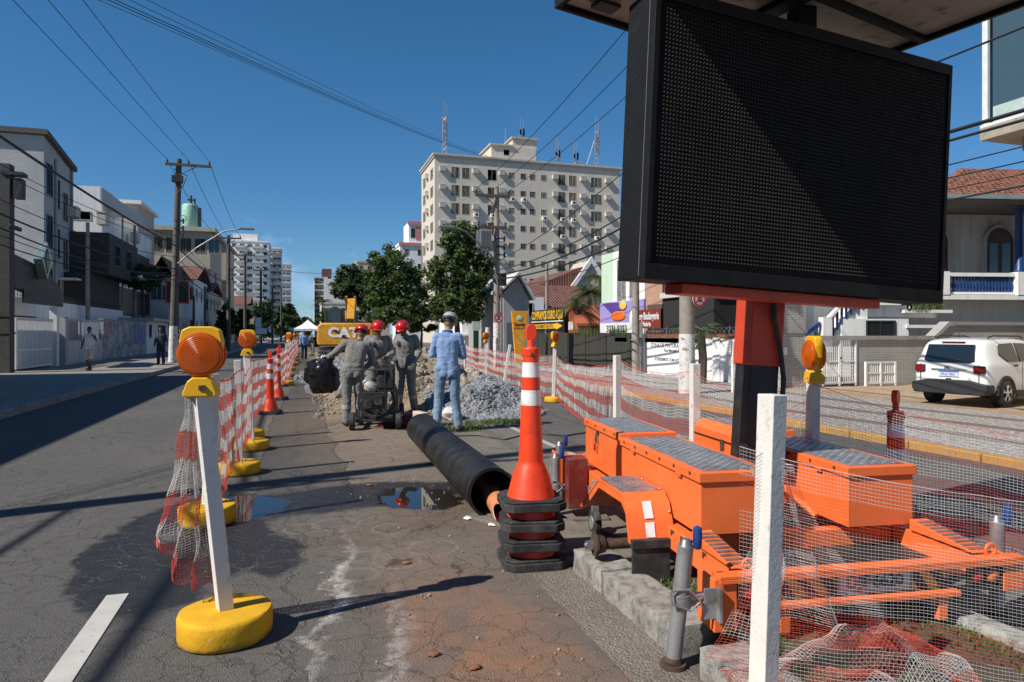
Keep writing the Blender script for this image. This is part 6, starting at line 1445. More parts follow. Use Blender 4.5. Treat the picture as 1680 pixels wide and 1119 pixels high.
def balustrade(x0, x1, y, z0, z1, n, mat=MAT['blue_paint']):
    b = MB(); b.box(x0, x1, y-.10, y+.10, z1, z1+.12); b.box(x0, x1, y-.10, y+.10, z0-.08, z0); r = b.build('balustrade', MAT['white_wall'], WH, smooth=None)
    b = MB(); h = z1-z0; b.lathe([(.035, 0), (.045, .04), (.03, h*.18), (.06, h*.38), (.03, h*.7), (.045, h-.04), (.035, h)], 10); pk = b.build('baluster', mat, r, smooth=60); pk.location = (x0+(x1-x0)*.5/n, y, z0)
    for k in range(1, n): put('baluster', pk, r, (x0+(x1-x0)*(k+.5)/n, y, z0))
    return r
xa, za = px2(1556, 475); xb, _ = px2(1662, 475); balustrade(xa, xb, .0, 2.72+.1, 3.35, 20)
xp = px2(1541, 480)[0]
for x_ in (xp, px2(1672, 480)[0]):
    b = MB(); b.box(x_-.22, x_+.22, -.22, .22, 2.72, 3.5); pr = b.build('pier', MAT['white_wall'], WH, smooth=None)
    b = MB(); b.lathe([(.16, 0), (.16, .08), (.12, .14), (.115, 2.0), (.15, 2.08), (.15, 2.2)], 18, (x_, .0, 3.5)); b.build('column', MAT['blue_paint'], WH, smooth=50)
xc, xd = px2(1408, 490)[0], px2(1450, 490)[0]; balustrade(xc, xd, -.35, 2.75, 3.3, 8); balustrade(px2(1472, 490)[0], px2(1512, 490)[0], -.1, 2.75, 3.3, 6, MAT['grey_wall'])
b = MB(); b.box(xc-.3, xd+.3, -.45, .3, 2.35, 2.66); b.box(xc-.5, xp-.3, -.25, .59, 1.95, 2.34); b.build('terrace', MAT['white_wall'], WH, smooth=None)
b = MB(); b.box(xd+.4, xp+.1, -.6, -.255, 1.6, 1.7); b.box(xd+.4, xp+.1, -.5, -.256, 2.1, 2.2); b.build('planter_ledge', MAT['white_wall'], WH, smooth=None)
grass('dry_plants', [(hx+WA.x*((xd+xp)/2+.3)-WN.x*.35, hy+WA.y*((xd+xp)/2+.3)-WN.y*.35, .75, .16)], 420, .55, 31, lambda x, y: 2.25)
# porch below with a dark window
b = MB(); b.prism([(xc-.9, .0), (xd+.5, .0), (xd+.5, 1.9), (xc-.9, 1.9)], 'y', -.55, -.40); b.build('porch_front', MAT['white_wall'], WH, smooth=None)
window(WH, (px2(1428, 540)[0], -.56, 1.52), .9, .55, 'S', frame=MAT['dark_frame'])
# outside stair with blue rails
sx0, sz0 = px2(1322, 560); sx1, sz1 = px2(1410, 470)
b = MB(); sx0 = px2(1345, 560)[0]; n = 9
for k in range(n): b.box(sx0+(sx1-sx0)*k/n, sx0+(sx1-sx0)*(k+1)/n, -.45, .55, 0, 1.1+(2.65-1.1)*(k+1)/n)
b.build('stair', MAT['white_wall'], WH, smooth=None)
b = MB(); b.prism([(sx0-.1, 1.75), (sx1, 3.25), (sx1, 3.37), (sx0-.1, 1.87)], 'y', -.62, -.42); b.box(sx0-.25, sx0+.05, -.68, -.36, .8, 1.95); sr = b.build('stair_rail', MAT['white_wall'], WH, smooth=None)
b = MB(); b.box(-.03, .03, -.03, .03, 0, .6); pk = b.build('baluster', MAT['blue_paint'], sr, smooth=None); 
for k in range(1, 9): put('baluster', pk, sr, (sx0+(sx1-sx0)*k/9, -.52, 1.2+1.5*k/9))
pk.location = (sx0+.15, -.52, 1.22)
b = MB(); b.prism([(sx0-1.4, .9), (sx0-.3, 1.65), (sx0-.3, 1.8), (sx0-1.4, 1.05)], 'y', -.6, -.5); b.build('lower_rail', MAT['blue_paint'], WH, smooth=None)
b = MB(); b.box(.0, .5, .2, .55, 0, 3.6); b.build('corner_pier', MAT['white_wall'], WH, smooth=None)
b = MB(); b.box(px2(1330, 500)[0]-.02, px2(1336, 500)[0]+.25, .58, .6, 1.9, 2.1); b.build('vent', MAT['beige'], WH, smooth=None)
# arched doors
for px in (1637, 1530):
    cx = px2(px, 430, hy+1.6)[0]; b = MB(); w_, h0, h1 = .52, 3.05, 4.75
    arc = [(cx+w_*cos(a), h1+w_*sin(a)) for a in [k*pi/10 for k in range(11)]]; b.prism([(cx-w_, h0), (cx+w_, h0)]+arc, 'y', 1.52, 1.598); d_ = b.build('arched_door', MAT['wood_dark'], WH, smooth=None)
    b = MB(); outer = [(cx+(w_+.12)*cos(a), h1+(w_+.12)*sin(a)) for a in [k*pi/10 for k in range(11)]]; arc2 = [(cx+(w_+.005)*cos(a), h1+(w_+.005)*sin(a)) for a in [k*pi/10 for k in range(11)]]
    b.prism([(cx+w_+.12, h0)]+outer+[(cx-w_-.12, h0), (cx-w_-.005, h0)]+arc2[::-1]+[(cx+w_+.005, h0)], 'y', 1.46, 1.599); b.build('surround', MAT['grey_wall'], d_, smooth=None)
    for sx in (-.24, .24):
        b = MB(); b.box(cx+sx-.16, cx+sx+.16, 1.505, 1.519, 3.5, 4.7); b.build('pane', MAT['glass'], d_, smooth=None)
# roof: eaves, slopes and separate clay tiles
ez, rz_ = 5.78, 8.0; ex0, ex1, ey0, ey1 = xu0-.6, 14.8, -.9, 9.8
b = MB(); b.box(ex0, ex1, ey0, ey1, ez, ez+.12); b.build('eaves', M('eaves_dark', (.08, .075, .07), .8), WH, smooth=None)
b = MB(); b.box(ex0-.08, ex1, ey0-.10, ey0-.002, ez+.02, ez+.16); b.build('gutter', M('gutter_blue', (.24, .30, .32), .5), WH, smooth=None)
rf = hip_roof('roof', WH, ex0, ex1, ey0, ey1, ez+.121, 2.2, MAT['tiles'], 0)
k = (ey1-ey0)/2; sl_ = atan2(2.2, k); b = MB()
r = .085; Lt = .42
A_, B2 = [], []
for i in range(6):
    a = pi*i/5; A_.append(b.V((r*cos(a), 0, r*.75*sin(a)))); B2.append(b.V((r*.82*cos(a), Lt, r*.62*sin(a)+.0)))
for i in range(5): b.face((A_[i], A_[i+1], B2[i+1], B2[i]))
b.face(A_[::-1]); pt = b.build('roof_tile', MAT['tile_piece'], rf, smooth=60); first = True
for i in range(40):
    x = ex0+.15+i*.215
    for j in range(16):
        d_ = .02+j*.36; y, z = ey0+d_*cos(sl_), ez+.135+d_*sin(sl_)
        if x-ex0 < d_*cos(sl_)*.98: continue
        q = WA*x+WN*y+Vector((hx, hy, 0)); X = q.x*CT-q.y*ST; Z = q.x*ST+q.y*CT; ppx = 840+FP*X/Z
        if ppx > 1720 or ppx < 1500: continue
        if first: o = pt; first = False
        else: o = put('roof_tile', pt, rf)
        o.location = (x+R.uniform(-.012, .012), y, z+R.uniform(-.008, .012)); o.rotation_euler = (sl_-.03, 0, R.uniform(-.04, .04))
# white high-rise far behind the house
far_tower('distant white high-rise top above the clay tile roof', on_y(1536, 300, 95).x, on_y(1630, 300, 95).x, 95, 27.2, 14, MAT['white_wall'], 8, 5, ww=1.3, wh=.9, name='apartment_tower')
# ---------------------------------------------------------------- glass bay building, upper right
GB = bldg('glass_building', 'modern building with a cantilevered glass bay and white curtains, top right', 'building', (16.0, 2.0, 0))
b = MB(); b.box(.0, 10, -8, 10.6, 6.25, 6.55); b.box(.6, 10, -8, 10.0, 5.9, 6.249); b.build('bay_floor', M('exposed_slab', (.34, .29, .23), .8, dirt=.3), GB, smooth=None)
b = MB(); b.box(1.6, 10, -8, 9.2, 0, 5.899); b.build('lower_wall', MAT['beige'], GB, smooth=None)
b = MB(); b.box(.05, 9.9, -8, 10.55, 12.5, 12.9); b.build('roof_slab', MAT['grey_light'], GB, smooth=None)
b = MB(); b.box(.02, .10, 10.42, 10.56, 6.551, 12.5); b.box(.0, 10, -8, 10.6, 6.551, 6.62); b.build('bay_frame', M('white_metal', (.66, .68, .66), .4), GB, smooth=None)
for k in range(9):
    b = MB(); b.box(.05, .075, 10.36-2.05*(k+1), 10.36-2.05*k-.05, 6.63, 12.45); o = b.build('glass_pane', M('bay_glass', (.05, .085, .10), .03, spec=1.0, var=.02) if k == 0 else bpy.data.materials['bay_glass'], GB, smooth=None)
b = MB(); b.box(.12, 9, 10.45, 10.48, 6.63, 12.45); b.build('end_pane', bpy.data.materials['bay_glass'], GB, smooth=None)
b = MB(); b.grid(lambda u, v: (.03+.012*sin(u*40), 8.9-u*1.6, 6.9+v*5.4), 60, 1); b.build('curtain', M('curtain', (.55, .52, .46), .9), GB, smooth=60)
b = MB(); b.box(.04, .048, -8, 10.30, 6.63, 7.0); b.build('sill_band', M('frosted_band', (.42, .50, .46), .5), GB, smooth=None)
# ================================================================ left side of the street
XL = -9.95
MAT['brick_white'] = brickmat('painted_brick', (.50, .50, .49), (.46, .46, .45), (.38, .38, .37), .30, .10, .012, dirt=.3)
MAT['dark_brick'] = brickmat('dark_brick', (.05, .042, .038), (.035, .03, .028), (.06, .055, .05), .25, .08, .01)
def ly(px, x=XL): return on_x(px, 500, x).y
def lh(px, py, x=XL): return on_x(px, py, x).z
def street_house(name, label, x1, y0, y1, h, dpt, mat, cat='building'):
    t = bldg(name, label, cat, (x1, y0, 0)); b = MB(); b.box(-dpt, 0, 0, y1-y0, 0, h); b.build('wall', mat, t, smooth=None); return t
# terrace of low buildings out of frame to the left: it throws the shade over the left lanes
t = street_house('shop_terrace', 'dark rendered building corner at the left edge of the picture', -10.6, -14, 25.0, 7.4, 9, MAT['grey_wall'])
for k in range(9):
    window(t, (0, 3+4*k, 4.9), 1.6, 1.3, 'E'); 
b = MB(); b.box(-.4, .5, 0, 39, 3.0, 3.15); b.build('canopy', MAT['grey_wall'], t, smooth=None)
for k in range(7):
    b = MB(); b.box(.0, .03, 1.5+5*k, 4.5+5*k, .1, 2.8); b.build('shutter', M('shutter_grey', (.12, .12, .12), .6) if k == 0 else bpy.data.materials['shutter_grey'], t, smooth=None)
# dark concrete column at the very edge
p = on_x(9, 600, -9.9)
b = MB(); b.cb((0, 0, 3.7), (.42, .42, 7.4)); o = b.build('concrete_column', M('sooty_concrete', (.08, .075, .07), .9, dirt=.4), bevel=.02, smooth=None); o.location = (p.x, p.y, .1); tag(o, 'dark square concrete column at the left edge of the picture', 'column')
b = MB(); b.box(-.05, .6, -.25, .25, 7.0, 7.12); b.box(.3, .55, -.2, .2, 6.2, 6.9); b.build('bracket', MAT['mach2'], o, smooth=None)
for zz in (1.4, 2.0):
    b = MB(); b.box(-.23, .24, -.23, .23, zz, zz+.06); b.build('band', MAT['rust'], o, smooth=None)
# white slat gate
y0, y1 = ly(25), ly(86); g = thing('gate', 'white vertical slat gate half in shade at the far left', 'gate', (XL, y0, .13)); Lg = y1-y0
b = MB(); b.box(-.03, .03, 0, .06, .06, 2.0); b.box(-.03, .03, Lg-.06, Lg, .06, 2.0); b.box(-.03, .03, .061, Lg-.061, .06, .14); b.box(-.03, .03, .061, Lg-.061, 1.92, 2.0); b.box(-.028, .028, .061, Lg-.061, .72, .80); b.build('gate_frame', MAT['sign_white'], g, smooth=None)
n = 28; b = MB(); b.box(-.02, .02, -.028, .028, .141, 1.919); sl0 = b.build('slat', MAT['sign_white'], g, smooth=None); sl0.location.y = .06+(Lg-.12)*.5/n
for k in range(1, n): put('slat', sl0, g, (0, .06+(Lg-.12)*(k+.5)/n, 0))
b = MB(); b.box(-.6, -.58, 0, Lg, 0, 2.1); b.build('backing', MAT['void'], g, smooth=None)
b = MB(); b.box(-.14, .14, -.14, .14, 0, 2.55); o = b.build('gate_post', MAT['white_wall'], smooth=None, bevel=.01); o.location = (XL, y1+.25, .1); tag(o, 'white gate post right of the slat gate', 'post')
# mesh fence panel with brick column, notice, graffiti wall
ya, yb = ly(101), ly(168); fp = thing('mesh_fence', 'grey mesh fence panel above a low panel, behind the walking man', 'fence', (XL, ya, .1)); Lf = yb-ya
b = MB(); b.box(-.15, .15, 0, .45, 0, 2.15); b.build('brick_column', MAT['brick_white'], fp, smooth=None)
b = MB(); b.box(-.03, .03, .46, Lf, 0, .06); b.box(-.03, .03, .46, Lf, 2.04, 2.1); b.box(-.03, .03, .46, Lf, 1.05, 1.1)
for k in range(4): y = .46+(Lf-.5)*k/3; b.box(-.03, .03, y, y+.05, .061, 2.039)
b.build('fence_frame', MAT['grey_light'], fp, smooth=None)
b = MB(); b.box(-.012, .012, .5, Lf-.04, .07, 1.045); b.build('low_panel', MAT['grey_light'], fp, smooth=None)
b = MB(); n = 40
for k in range(n): y = .5+(Lf-.55)*k/n; b.quad((0, y-.008, 1.1), (0, y+.008, 1.1), (0, y+.56, 2.04), (0, y+.544, 2.04)); b.quad((0, y+.544, 1.1), (0, y+.56, 1.1), (0, y+.008, 2.04), (0, y-.008, 2.04))
o = b.build('mesh_wires', MAT['steel'], fp, smooth=None); o['kind'] = 'stuff'
b = MB(); b.box(.035, .06, ly(133)-ya, ly(160)-ya, .95, 2.0); b.build('notice_board', MAT['sign_white'], fp, smooth=None)
b = MB(); b.box(-1.5, -1.4, -2, Lf+2, 0, 2.1); b.build('yard_wall', MAT['grey_wall'], fp, smooth=None)
def graffiti():
    t = NT('graffiti_paint'); P = t.coord('Object'); o = t.sep(P); v = t.comb(o[1], o[2], 0)
    c = t.mix(t.mr(t.noise(1.2, 5, v=P), .4, .6), (.24, .24, .27), (.34, .34, .36))
    blob = t.sep(t.voro(1.25, v=v, out='Color')); hue = t.mix(t.math('GREATER_THAN', blob[0], .5), t.mix(t.math('GREATER_THAN', blob[1], .5), (.30, .03, .05), (.05, .22, .06)), t.mix(t.math('GREATER_THAN', blob[2], .5), (.10, .09, .30), (.45, .45, .50)))
    m = t.mr(t.noise(2.6, 6, .6, v=v, dist=1.6), .50, .54); c = t.mix(t.math('MULTIPLY', m, .8), c, hue)
    ln = t.mr(t.math('ABSOLUTE', t.math('SUBTRACT', t.noise(2.1, 3, .5, v=v, dist=2.2), .5)), .02, .008); c = t.mix(t.math('MULTIPLY', ln, .85), c, (.62, .62, .64))
    t.set(col=c, rough=.8); return t.m
MAT['graffiti'] = graffiti()
y0, y1 = ly(170), ly(240); t = thing('graffiti_wall', 'street wall covered in colourful graffiti, right of the walking man', 'wall', (XL, y0, .1))
b = MB(); b.box(-.2, 0, 0, y1-y0, 0, 2.15); b.build('wall', MAT['graffiti'], t, smooth=None); b = MB(); b.box(-.24, .03, -.02, y1-y0+.02, 2.15, 2.22); b.build('coping', MAT['grey_wall'], t, smooth=None)
b = MB(); b.box(-.02, .02, y1-y0-3.6, y1-y0-.3, .75, 2.05); b.build('blue_poster', M('poster_blue', (.10, .16, .34), .6, var=.5, vs=2), t, smooth=None)
# wall behind with spikes
t = thing('garden_wall', 'high white wall with iron spikes behind the gate and the mesh fence', 'wall', (-11.6, 31, 0)); b = MB(); b.box(-.2, 0, 0, 22, 0, 3.1); b.build('wall', MAT['white_wall'], t, smooth=None)
b = MB()
for k in range(70): b.box(-.11, -.09, .1+k*.31, .12+k*.31, 3.1, 3.45)
b.box(-.11, -.09, 0, 22, 3.2, 3.22); b.build('spikes', MAT['dark_frame'], t, smooth=None)
# dark awning with emblem and faint lettering
ya, yb = ly(21, -10.3), ly(104, -10.3); aw = thing('shop_awning', 'dark shop fascia with a mirrored diamond emblem and faint lettering above the white gate', 'sign', (-10.3, ya, 0)); La = yb-ya
b = MB(); b.prism([(0, 3.3), (La, 2.75), (La*.96, 3.5), (La*.62, 4.25), (0, 4.55)], 'x', -.25, 0); b.build('fascia', M('fascia_black', (.022, .022, .024), .5), aw, smooth=None)
b = MB(); b.box(.02, .10, La*.14, La*.80, 2.72, 3.25); pn = b.build('name_panel', MAT['sign_black'], aw, smooth=None)
text_mesh('lettering', 'CLÍNICA ODONTOLÓGICA', .26, M('faint_lettering', (.17, .17, .18), .6), pn, (.105, La*.47, 3.0), FACE_E, .002, squeeze=.95)
text_mesh('lettering', 'estética', .42, bpy.data.materials['faint_lettering'], aw, (.005, La*.70, 3.52), FACE_E, .002); text_mesh('lettering', 'studio', .36, bpy.data.materials['faint_lettering'], aw, (.005, La*.22, 4.1), FACE_E, .002)
ye = ly(67, -10.2)-ya; b = MB(); b.prism([(ye, 3.75), (ye+.62, 4.55), (ye, 5.3), (ye-.62, 4.55)], 'x', .02, .34); em = b.build('emblem', M('mirror_panel', (.30, .38, .36), .25, .5), aw, smooth=None)
b = MB(); b.prism([(ye, 4.0), (ye+.30, 4.55), (ye, 5.05), (ye-.30, 4.55)], 'x', .341, .37); b.build('emblem_centre', M('emblem_green', (.10, .16, .13), .4), em, smooth=None)
# building 1: painted brick, three storeys
c1 = on_x(72, 222, -13); t = bldg('brick_building', 'three storey white painted brick building with a sloping parapet at the far left', 'building', (-13, c1.y, 0)); L1 = on_x(117, 281, -13).y-c1.y; h1, h2 = c1.z, on_x(117, 281, -13).z
b = MB(); b.prism([(0, 0), (L1, 0), (L1, h2), (0, h1)], 'x', -12, 0); b.build('wall', MAT['brick_white'], t, smooth=None)
b = MB(); b.prism([(-.25, h1+.01), (L1+.25, h2+.01), (L1+.25, h2+.28), (-.25, h1+.28)], 'x', -12.2, .25); b.build('roof_edge', M('sooty_edge', (.10, .09, .085), .9), t, smooth=None)
for zc in (h1-2.2, h1-5.0, h1-7.9):
    for px in (81, 94, 107): window(t, (0, on_x(px, 300, -13).y-c1.y, zc-.04*(px-81)), .85, 1.65, 'E', frame=MAT['blue_paint'] if px == 81 else MAT['frame'])
b = MB()
for yy in (L1*.36, L1*.97): b.cyl((.08, yy, 0), (.08, yy, h2), .07, n=8)
b.build('drain_pipe', MAT['grey_wall'], t)
b = MB(); b.box(-.0, .5, L1*.9-.4, L1*.9+.4, h2-2.8, h2-2.2); b.build('air_conditioner', MAT['ac'], t, smooth=None)
b = MB(); b.box(.0, .9, L1*.5, L1*1.1, 4.6, 4.7); b.build('ledge', MAT['white_wall'], t, smooth=None)
b = MB(); b.prism([(-12, h1+.29), (-5, h1+.29), (-8, h1+1.0)], 'y', .3, L1); b.build('roof_tiles', MAT['tiles'], t, smooth=None)
# building 2: modern white with dark bands
t = bldg('modern_building', 'white modern building with black louvre bands, right of the brick building', 'building', (-12.6, 52, 0))
b = MB(); b.box(-8, -.02, -.01, 3, 0, 11.4); b.box(-8, .0, 3.001, 16, 0, 9.9); b.build('wall', MAT['white_wall'], t, smooth=None)
for z0, z1 in ((6.5, 8.1), (2.9, 5.0)):
    b = MB(); b.box(-.3, .03, 3.4, 15.0, z0, z1); lb = b.build('dark_band', MAT['sign_black'], t, smooth=None)
    b = MB()
    for k in range(10): b.box(.031, .09, 3.4, 15, z0+.05+k*(z1-z0)/10, z0+.1+k*(z1-z0)/10)
    b.build('louvres', MAT['dark_frame'], lb, smooth=None)
window(t, (-1.3, -.01, 9.4), 1.2, .5, 'S', mull=1)
t = bldg('dark_brick_house', 'black brick block with a projecting upper box in front of the modern building', 'building', (-11.8, 45.5, 0))
b = MB(); b.box(-5, .0, 0, 7.5, 0, 5.1); b.box(-5, .9, 1.0, 8.6, 5.101, 7.6); b.build('wall', MAT['dark_brick'], t, smooth=None)
for y in (3, 6): window(t, (.9, y, 6.4), 1.2, 1.2, 'E', frame=MAT['dark_frame'])
for yy, zz in ((4.5, 8.9), (8, 5.6), (12, 5.7), (13.5, 8.9)):
    acbox(t, (0, yy, zz), 'W')
    list(t.children)[-1].rotation_euler = (0, 0, pi/2)
b = MB(); b.cyl((.08, 8, 0), (.08, 8, 9.8), .06, n=8); b.build('drain_pipe', MAT['grey_wall'], t)
b = MB(); b.box(-.1, 0, 3.1, 15.9, 9.901, 10.7); b.build('roof_rail', MAT['frame'], t, smooth=None)
# rooftop block, grey block with cornice and tank
t = street_house('rear_block', 'beige roof block standing behind the modern white building', -15.3, 76, 84, 14.4, 9, MAT['cream2'])
b = MB(); b.box(-9.3, .4, -.4, 8.4, 14.4, 14.75); b.build('roof_slab', MAT['white_wall'], t, smooth=None)
c = on_y(345, 380, 86); cL = on_y(238, 380, 86); hh = 13.3
t = bldg('corniced_building', 'beige building with a roof cornice carrying a pale green tank', 'building', (c.x, 86, 0)); Wd_ = c.x-cL.x
b = MB(); b.box(-Wd_, 0, 0, 12, 0, hh); b.build('wall', MAT['beige'], t, smooth=None)
b = MB(); b.box(-Wd_-.5, .6, -.6, 12.6, hh, hh+.5); b.build('cornice', MAT['cream2'], t, smooth=None)
for k in range(5): window(t, (-Wd_+1.2+k*1.5, 0, hh-1.6), 1.1, 1.6, 'S', mull=1)
for z in (hh-5, hh-8): window(t, (0, 5, z), 1.6, 1.4, 'E')
xt = on_y(312, 370, 88).x; tk = thing('water_tank', 'pale green roof tank with pipes on top of the corniced building', 'water tank', (xt, 88, hh+.5))
b = MB(); b.lathe([(.85, 0), (.9, .1), (.9, 2.7), (.8, 2.9), (.5, 3.0), (.0, 3.05)], 20, cap=False); b.build('tank', M('tank_green', (.30, .50, .38), .5, dirt=.2), tk, smooth=50)
b = MB(); b.cyl((.7, .2, 0), (.7, .2, 2.6), .5, n=12); b.build('second_drum', M('tank_dark', (.06, .10, .08), .6), tk)
b = MB(); b.cyl((.1, 0, 3.0), (.1, 0, 4.0), .12, n=6); b.cyl((.5, 0, 2.6), (.5, 0, 3.7), .1, n=6); b.box(-.3, .6, -.1, .1, 3.4, 3.55); b.build('valves', MAT['dark_frame'], tk)
t = street_house('plain_block', 'weathered beige concrete block right of the green tank', -9.4, 100, 112, 13.6, 8, MAT['beige']); b = MB(); b.box(-8.3, .3, -.3, 12.3, 13.6, 14.0); b.build('parapet', MAT['grey_wall'], t, smooth=None)
# houses
for lab, px0, px1, y, h, rh, mat, ax in (('grey two storey house with a red brown roof behind the first timber pole', 246, 286, 66, 6.6, 1.7, 'grey_light', 'y'), ('white two storey house with a tiled roof right of the first timber pole', 282, 318, 72, 6.9, 1.6, 'white_wall', 'x'),
        ('narrow beige house with a low tiled roof, left of the second pole', 312, 342, 80, 6.2, 1.2, 'beige', 'x'), ('small pale house with a brown roof behind the second pole', 366, 408, 150, 7.6, 2.0, 'grey_light', 'x'), ('beige gable fronted building near the third pole', 402, 424, 135, 6.8, .6, 'beige', 'y')):
    x0, x1 = on_y(px0, 480, y).x, on_y(px1, 480, y).x; t = bldg('house', lab, 'house', (x0, y, 0)); L = x1-x0
    b = MB(); b.box(0, L, 0, 11, 0, h); b.build('wall', MAT[mat], t, smooth=None); gable_roof('roof', t, 0, L, 0, 11, h, rh, MAT['tiles'], ax, .35)
    for z in (2.2, h-1.5):
        for k in range(2): window(t, (L*(.28+.44*k), 0, z), .9, 1.2, 'S')
        for k in range(3): window(t, (L, 2+3.4*k, z), .9, 1.2, 'E')
# kiosk / guard house and shutters further on
y0, y1 = ly(240), ly(276); t = thing('guard_booth', 'pale guard booth with a small window and a dark doorway by the first pole', 'booth', (XL, y0, .1)); Lb = y1-y0
b = MB(); b.box(-2.2, 0, 0, Lb, 0, 2.3); b.build('wall', MAT['white_wall'], t, smooth=None); window(t, (0, 1.3, 1.6), .7, .8, 'E', frame=MAT['dark_frame'])
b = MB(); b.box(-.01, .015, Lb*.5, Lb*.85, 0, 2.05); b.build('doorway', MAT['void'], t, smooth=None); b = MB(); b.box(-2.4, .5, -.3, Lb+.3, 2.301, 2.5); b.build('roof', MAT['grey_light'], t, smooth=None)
for k, (a, c_, h, m, lab) in enumerate(((276, 312, 3.0, 'grey_wall', 'low grey shop front with dark shutters past the guard booth'), (312, 345, 3.2, 'white_wall', 'low pale shop front between the houses on the left'), (345, 385, 3.0, 'grey_wall', 'low grey wall front beyond the second pole'), (385, 420, 3.4, 'beige', 'low beige front in the distance on the left pavement'))):
    y0, y1 = ly(a)+.3, ly(c_); t = street_house('low_building', lab, XL, y0, y1, h, 5, MAT[m], 'building'); n = max(2, int((y1-y0)/4))
    for j in range(n): b = MB(); b.box(0, .02, (j+.15)*(y1-y0)/n, (j+.85)*(y1-y0)/n, 0.1, 2.5); b.build('shutter', bpy.data.materials['shutter_grey'] if j % 2 else MAT['void'], t, smooth=None)
# high-rises at the end of the street
for px0, px1, top, y, lab, sc_ in ((378, 441, 397, 265, 'broad white high-rise with rows of balconies, far left', 3), (440, 461, 408, 285, 'slim grey white high-rise right of the broad one', 3), (453, 477, 434, 310, 'banded white high-rise closest to the street axis', 3)):
    x0, x1 = on_y(px0, 450, y).x, on_y(px1, 450, y).x; h = on_y((px0+px1)/2, top, y).z; nr = int(h/2.9)
    t = far_tower(lab, x0, x1, y, h, 18, MAT['white_wall'], nr, 5 if px0 < 400 else 3, ww=1.5, wh=1.1, side='E', scol=sc_, name='apartment_tower')
    w_ = x1-x0; b = MB()
    if px0 == 453: b.box(-.05, w_+.05, -.5, -.001, 0, .9); xs_ = (0,)
    else: b.box(0, w_*.30, -1.2, -.001, 0, .85); xs_ = (w_*.12, w_*.57)
    bl = None
    for k in range(nr):
        for x_ in xs_:
            q = (x_, 0, 2.5+(k+.5)*(h-2.5)/nr-.95)
            if bl is None: bl = b.build('balcony', MAT['grey_light'], t, smooth=None); bl.location = q
            else: put('balcony', bl, t, q)
    if px0 < 400: b = MB(); b.box(w_*.05, w_*.7, 2, 10, h+.5, h+3.2); b.build('roof_block', MAT['white_wall'], t, smooth=None)
# traffic message sign with orange frame
p = at(291, 480, 44); t = thing('street_sign', 'dark square sign with an orange frame behind the first timber pole', 'sign', (p.x, p.y, 0))
b = MB(); b.box(-.62, .62, 0, .2, 3.55, 4.85); b.build('panel', MAT['sign_black'], t, smooth=None); b = MB()
for q in ((-.70, .70, 4.86, 4.94), (-.70, .70, 3.46, 3.54), (-.70, -.63, 3.545, 4.855), (.63, .70, 3.545, 4.855)): b.box(q[0], q[1], -.03, .2, q[2], q[3])
b.build('frame', MAT['cone'], t, smooth=None); b = MB(); b.cyl((0, .1, 0), (0, .1, 3.45), .08); b.build('sign_post', MAT['dark_frame'], t)
p = at(427, 540, 75); t = thing('street_sign', 'small white board sign on a post far along the left pavement', 'sign', (p.x, p.y, 0)); b = MB(); b.box(-.5, .1, 0, .08, 2.2, 3.3); b.box(-.5, .7, 0, .08, 1.5, 2.15); b.build('panel', MAT['sign_white'], t, smooth=None); b = MB(); b.cyl((0, .1, 0), (0, .1, 2.2), .05); b.build('sign_post', MAT['steel'], t)
# ================================================================ poles, lamps, cables
MAT['timber'] = M('weathered_timber', (.10, .085, .07), .85, var=.3, vs=3, dirt=.4, bump=.5); MAT['conc_pole'] = concrete_mat('pole_concrete', (.30, .26, .22), spots=.4)
MAT['lamp_grey'] = M('lamp_grey', (.24, .25, .26), .5, .3); MAT['insul'] = M('insulator', (.06, .035, .03), .3); MAT['wire'] = M('cable_black', (.018, .018, .02), .6)
def pole(label, base, h, r0=.16, r1=.11, mat='timber', lean=(0, 0), arms=(), white=0, group='utility poles along the street', hw=True):
    t = thing('utility_pole', label, 'utility pole', base, 0, group); b = MB(); L = Vector((lean[0], lean[1], 0))
    b.cyl((0, 0, -.1), L+Vector((0, 0, h)), r0, r1, 14); b.build('pole', MAT[mat], t, smooth=60)
    if white:
        b = MB(); b.cyl(L*.0+Vector((0, 0, .02)), L*white/h+Vector((0, 0, white)), r0+.005, r0-(r0-r1)*white/h+.005, 14, caps=False); b.build('white_band', MAT['pole_white'], t, smooth=60)
    for z, a0, a1 in arms:
        o = L*z/h; b = MB(); b.box(o.x+a0, o.x+a1, o.y-r1-.10, o.y-r1-.005, z-.06, z+.06); b.cyl((o.x+(a1 if a1 > -a0 else a0)*.55, o.y-r1-.05, z-.06), (o.x, o.y-r1-.02, z-.5), .02, n=6); ar = b.build('crossarm', MAT['timber'], t, smooth=None)
        for f in (.04, .5, .96) if a1-a0 > 1 else (.1, .9):
            b = MB(); x = o.x+a0+(a1-a0)*f; b.lathe([(.02, 0), (.05, .05), (.03, .08), (.055, .12), (.03, .17), (.0, .19)], 8, (x, o.y-r1-.05, z+.06)); b.build('insulator', MAT['insul'], ar)
    if hw:
        b = MB()
        for k in range(3): z = h*.62+k*.35; o = L*z/h; b.box(o.x-.05, o.x+.32, o.y-r1-.07, o.y-r1-.01, z, z+.05); b.cyl((o.x+.3, o.y-r1-.04, z-.1), (o.x+.3, o.y-r1-.04, z+.15), .045, n=8)
        b.tube([Vector((o.x+.3+.14*cos(a), o.y-.2, z+.15+.14*sin(a))) for a in [k*2*pi/12 for k in range(13)]], .015, 4); b.build('brackets', MAT['mach2'], t)
    return t
def white_wear():
    t = NT('worn_whitewash'); P = t.coord('Object'); c = t.mix(t.mr(t.noise(9, 8, .75, v=P), .52, .62), (.66, .64, .60), (.20, .175, .15)); t.set(col=c, rough=.9); return t.m
MAT['pole_white'] = white_wear()
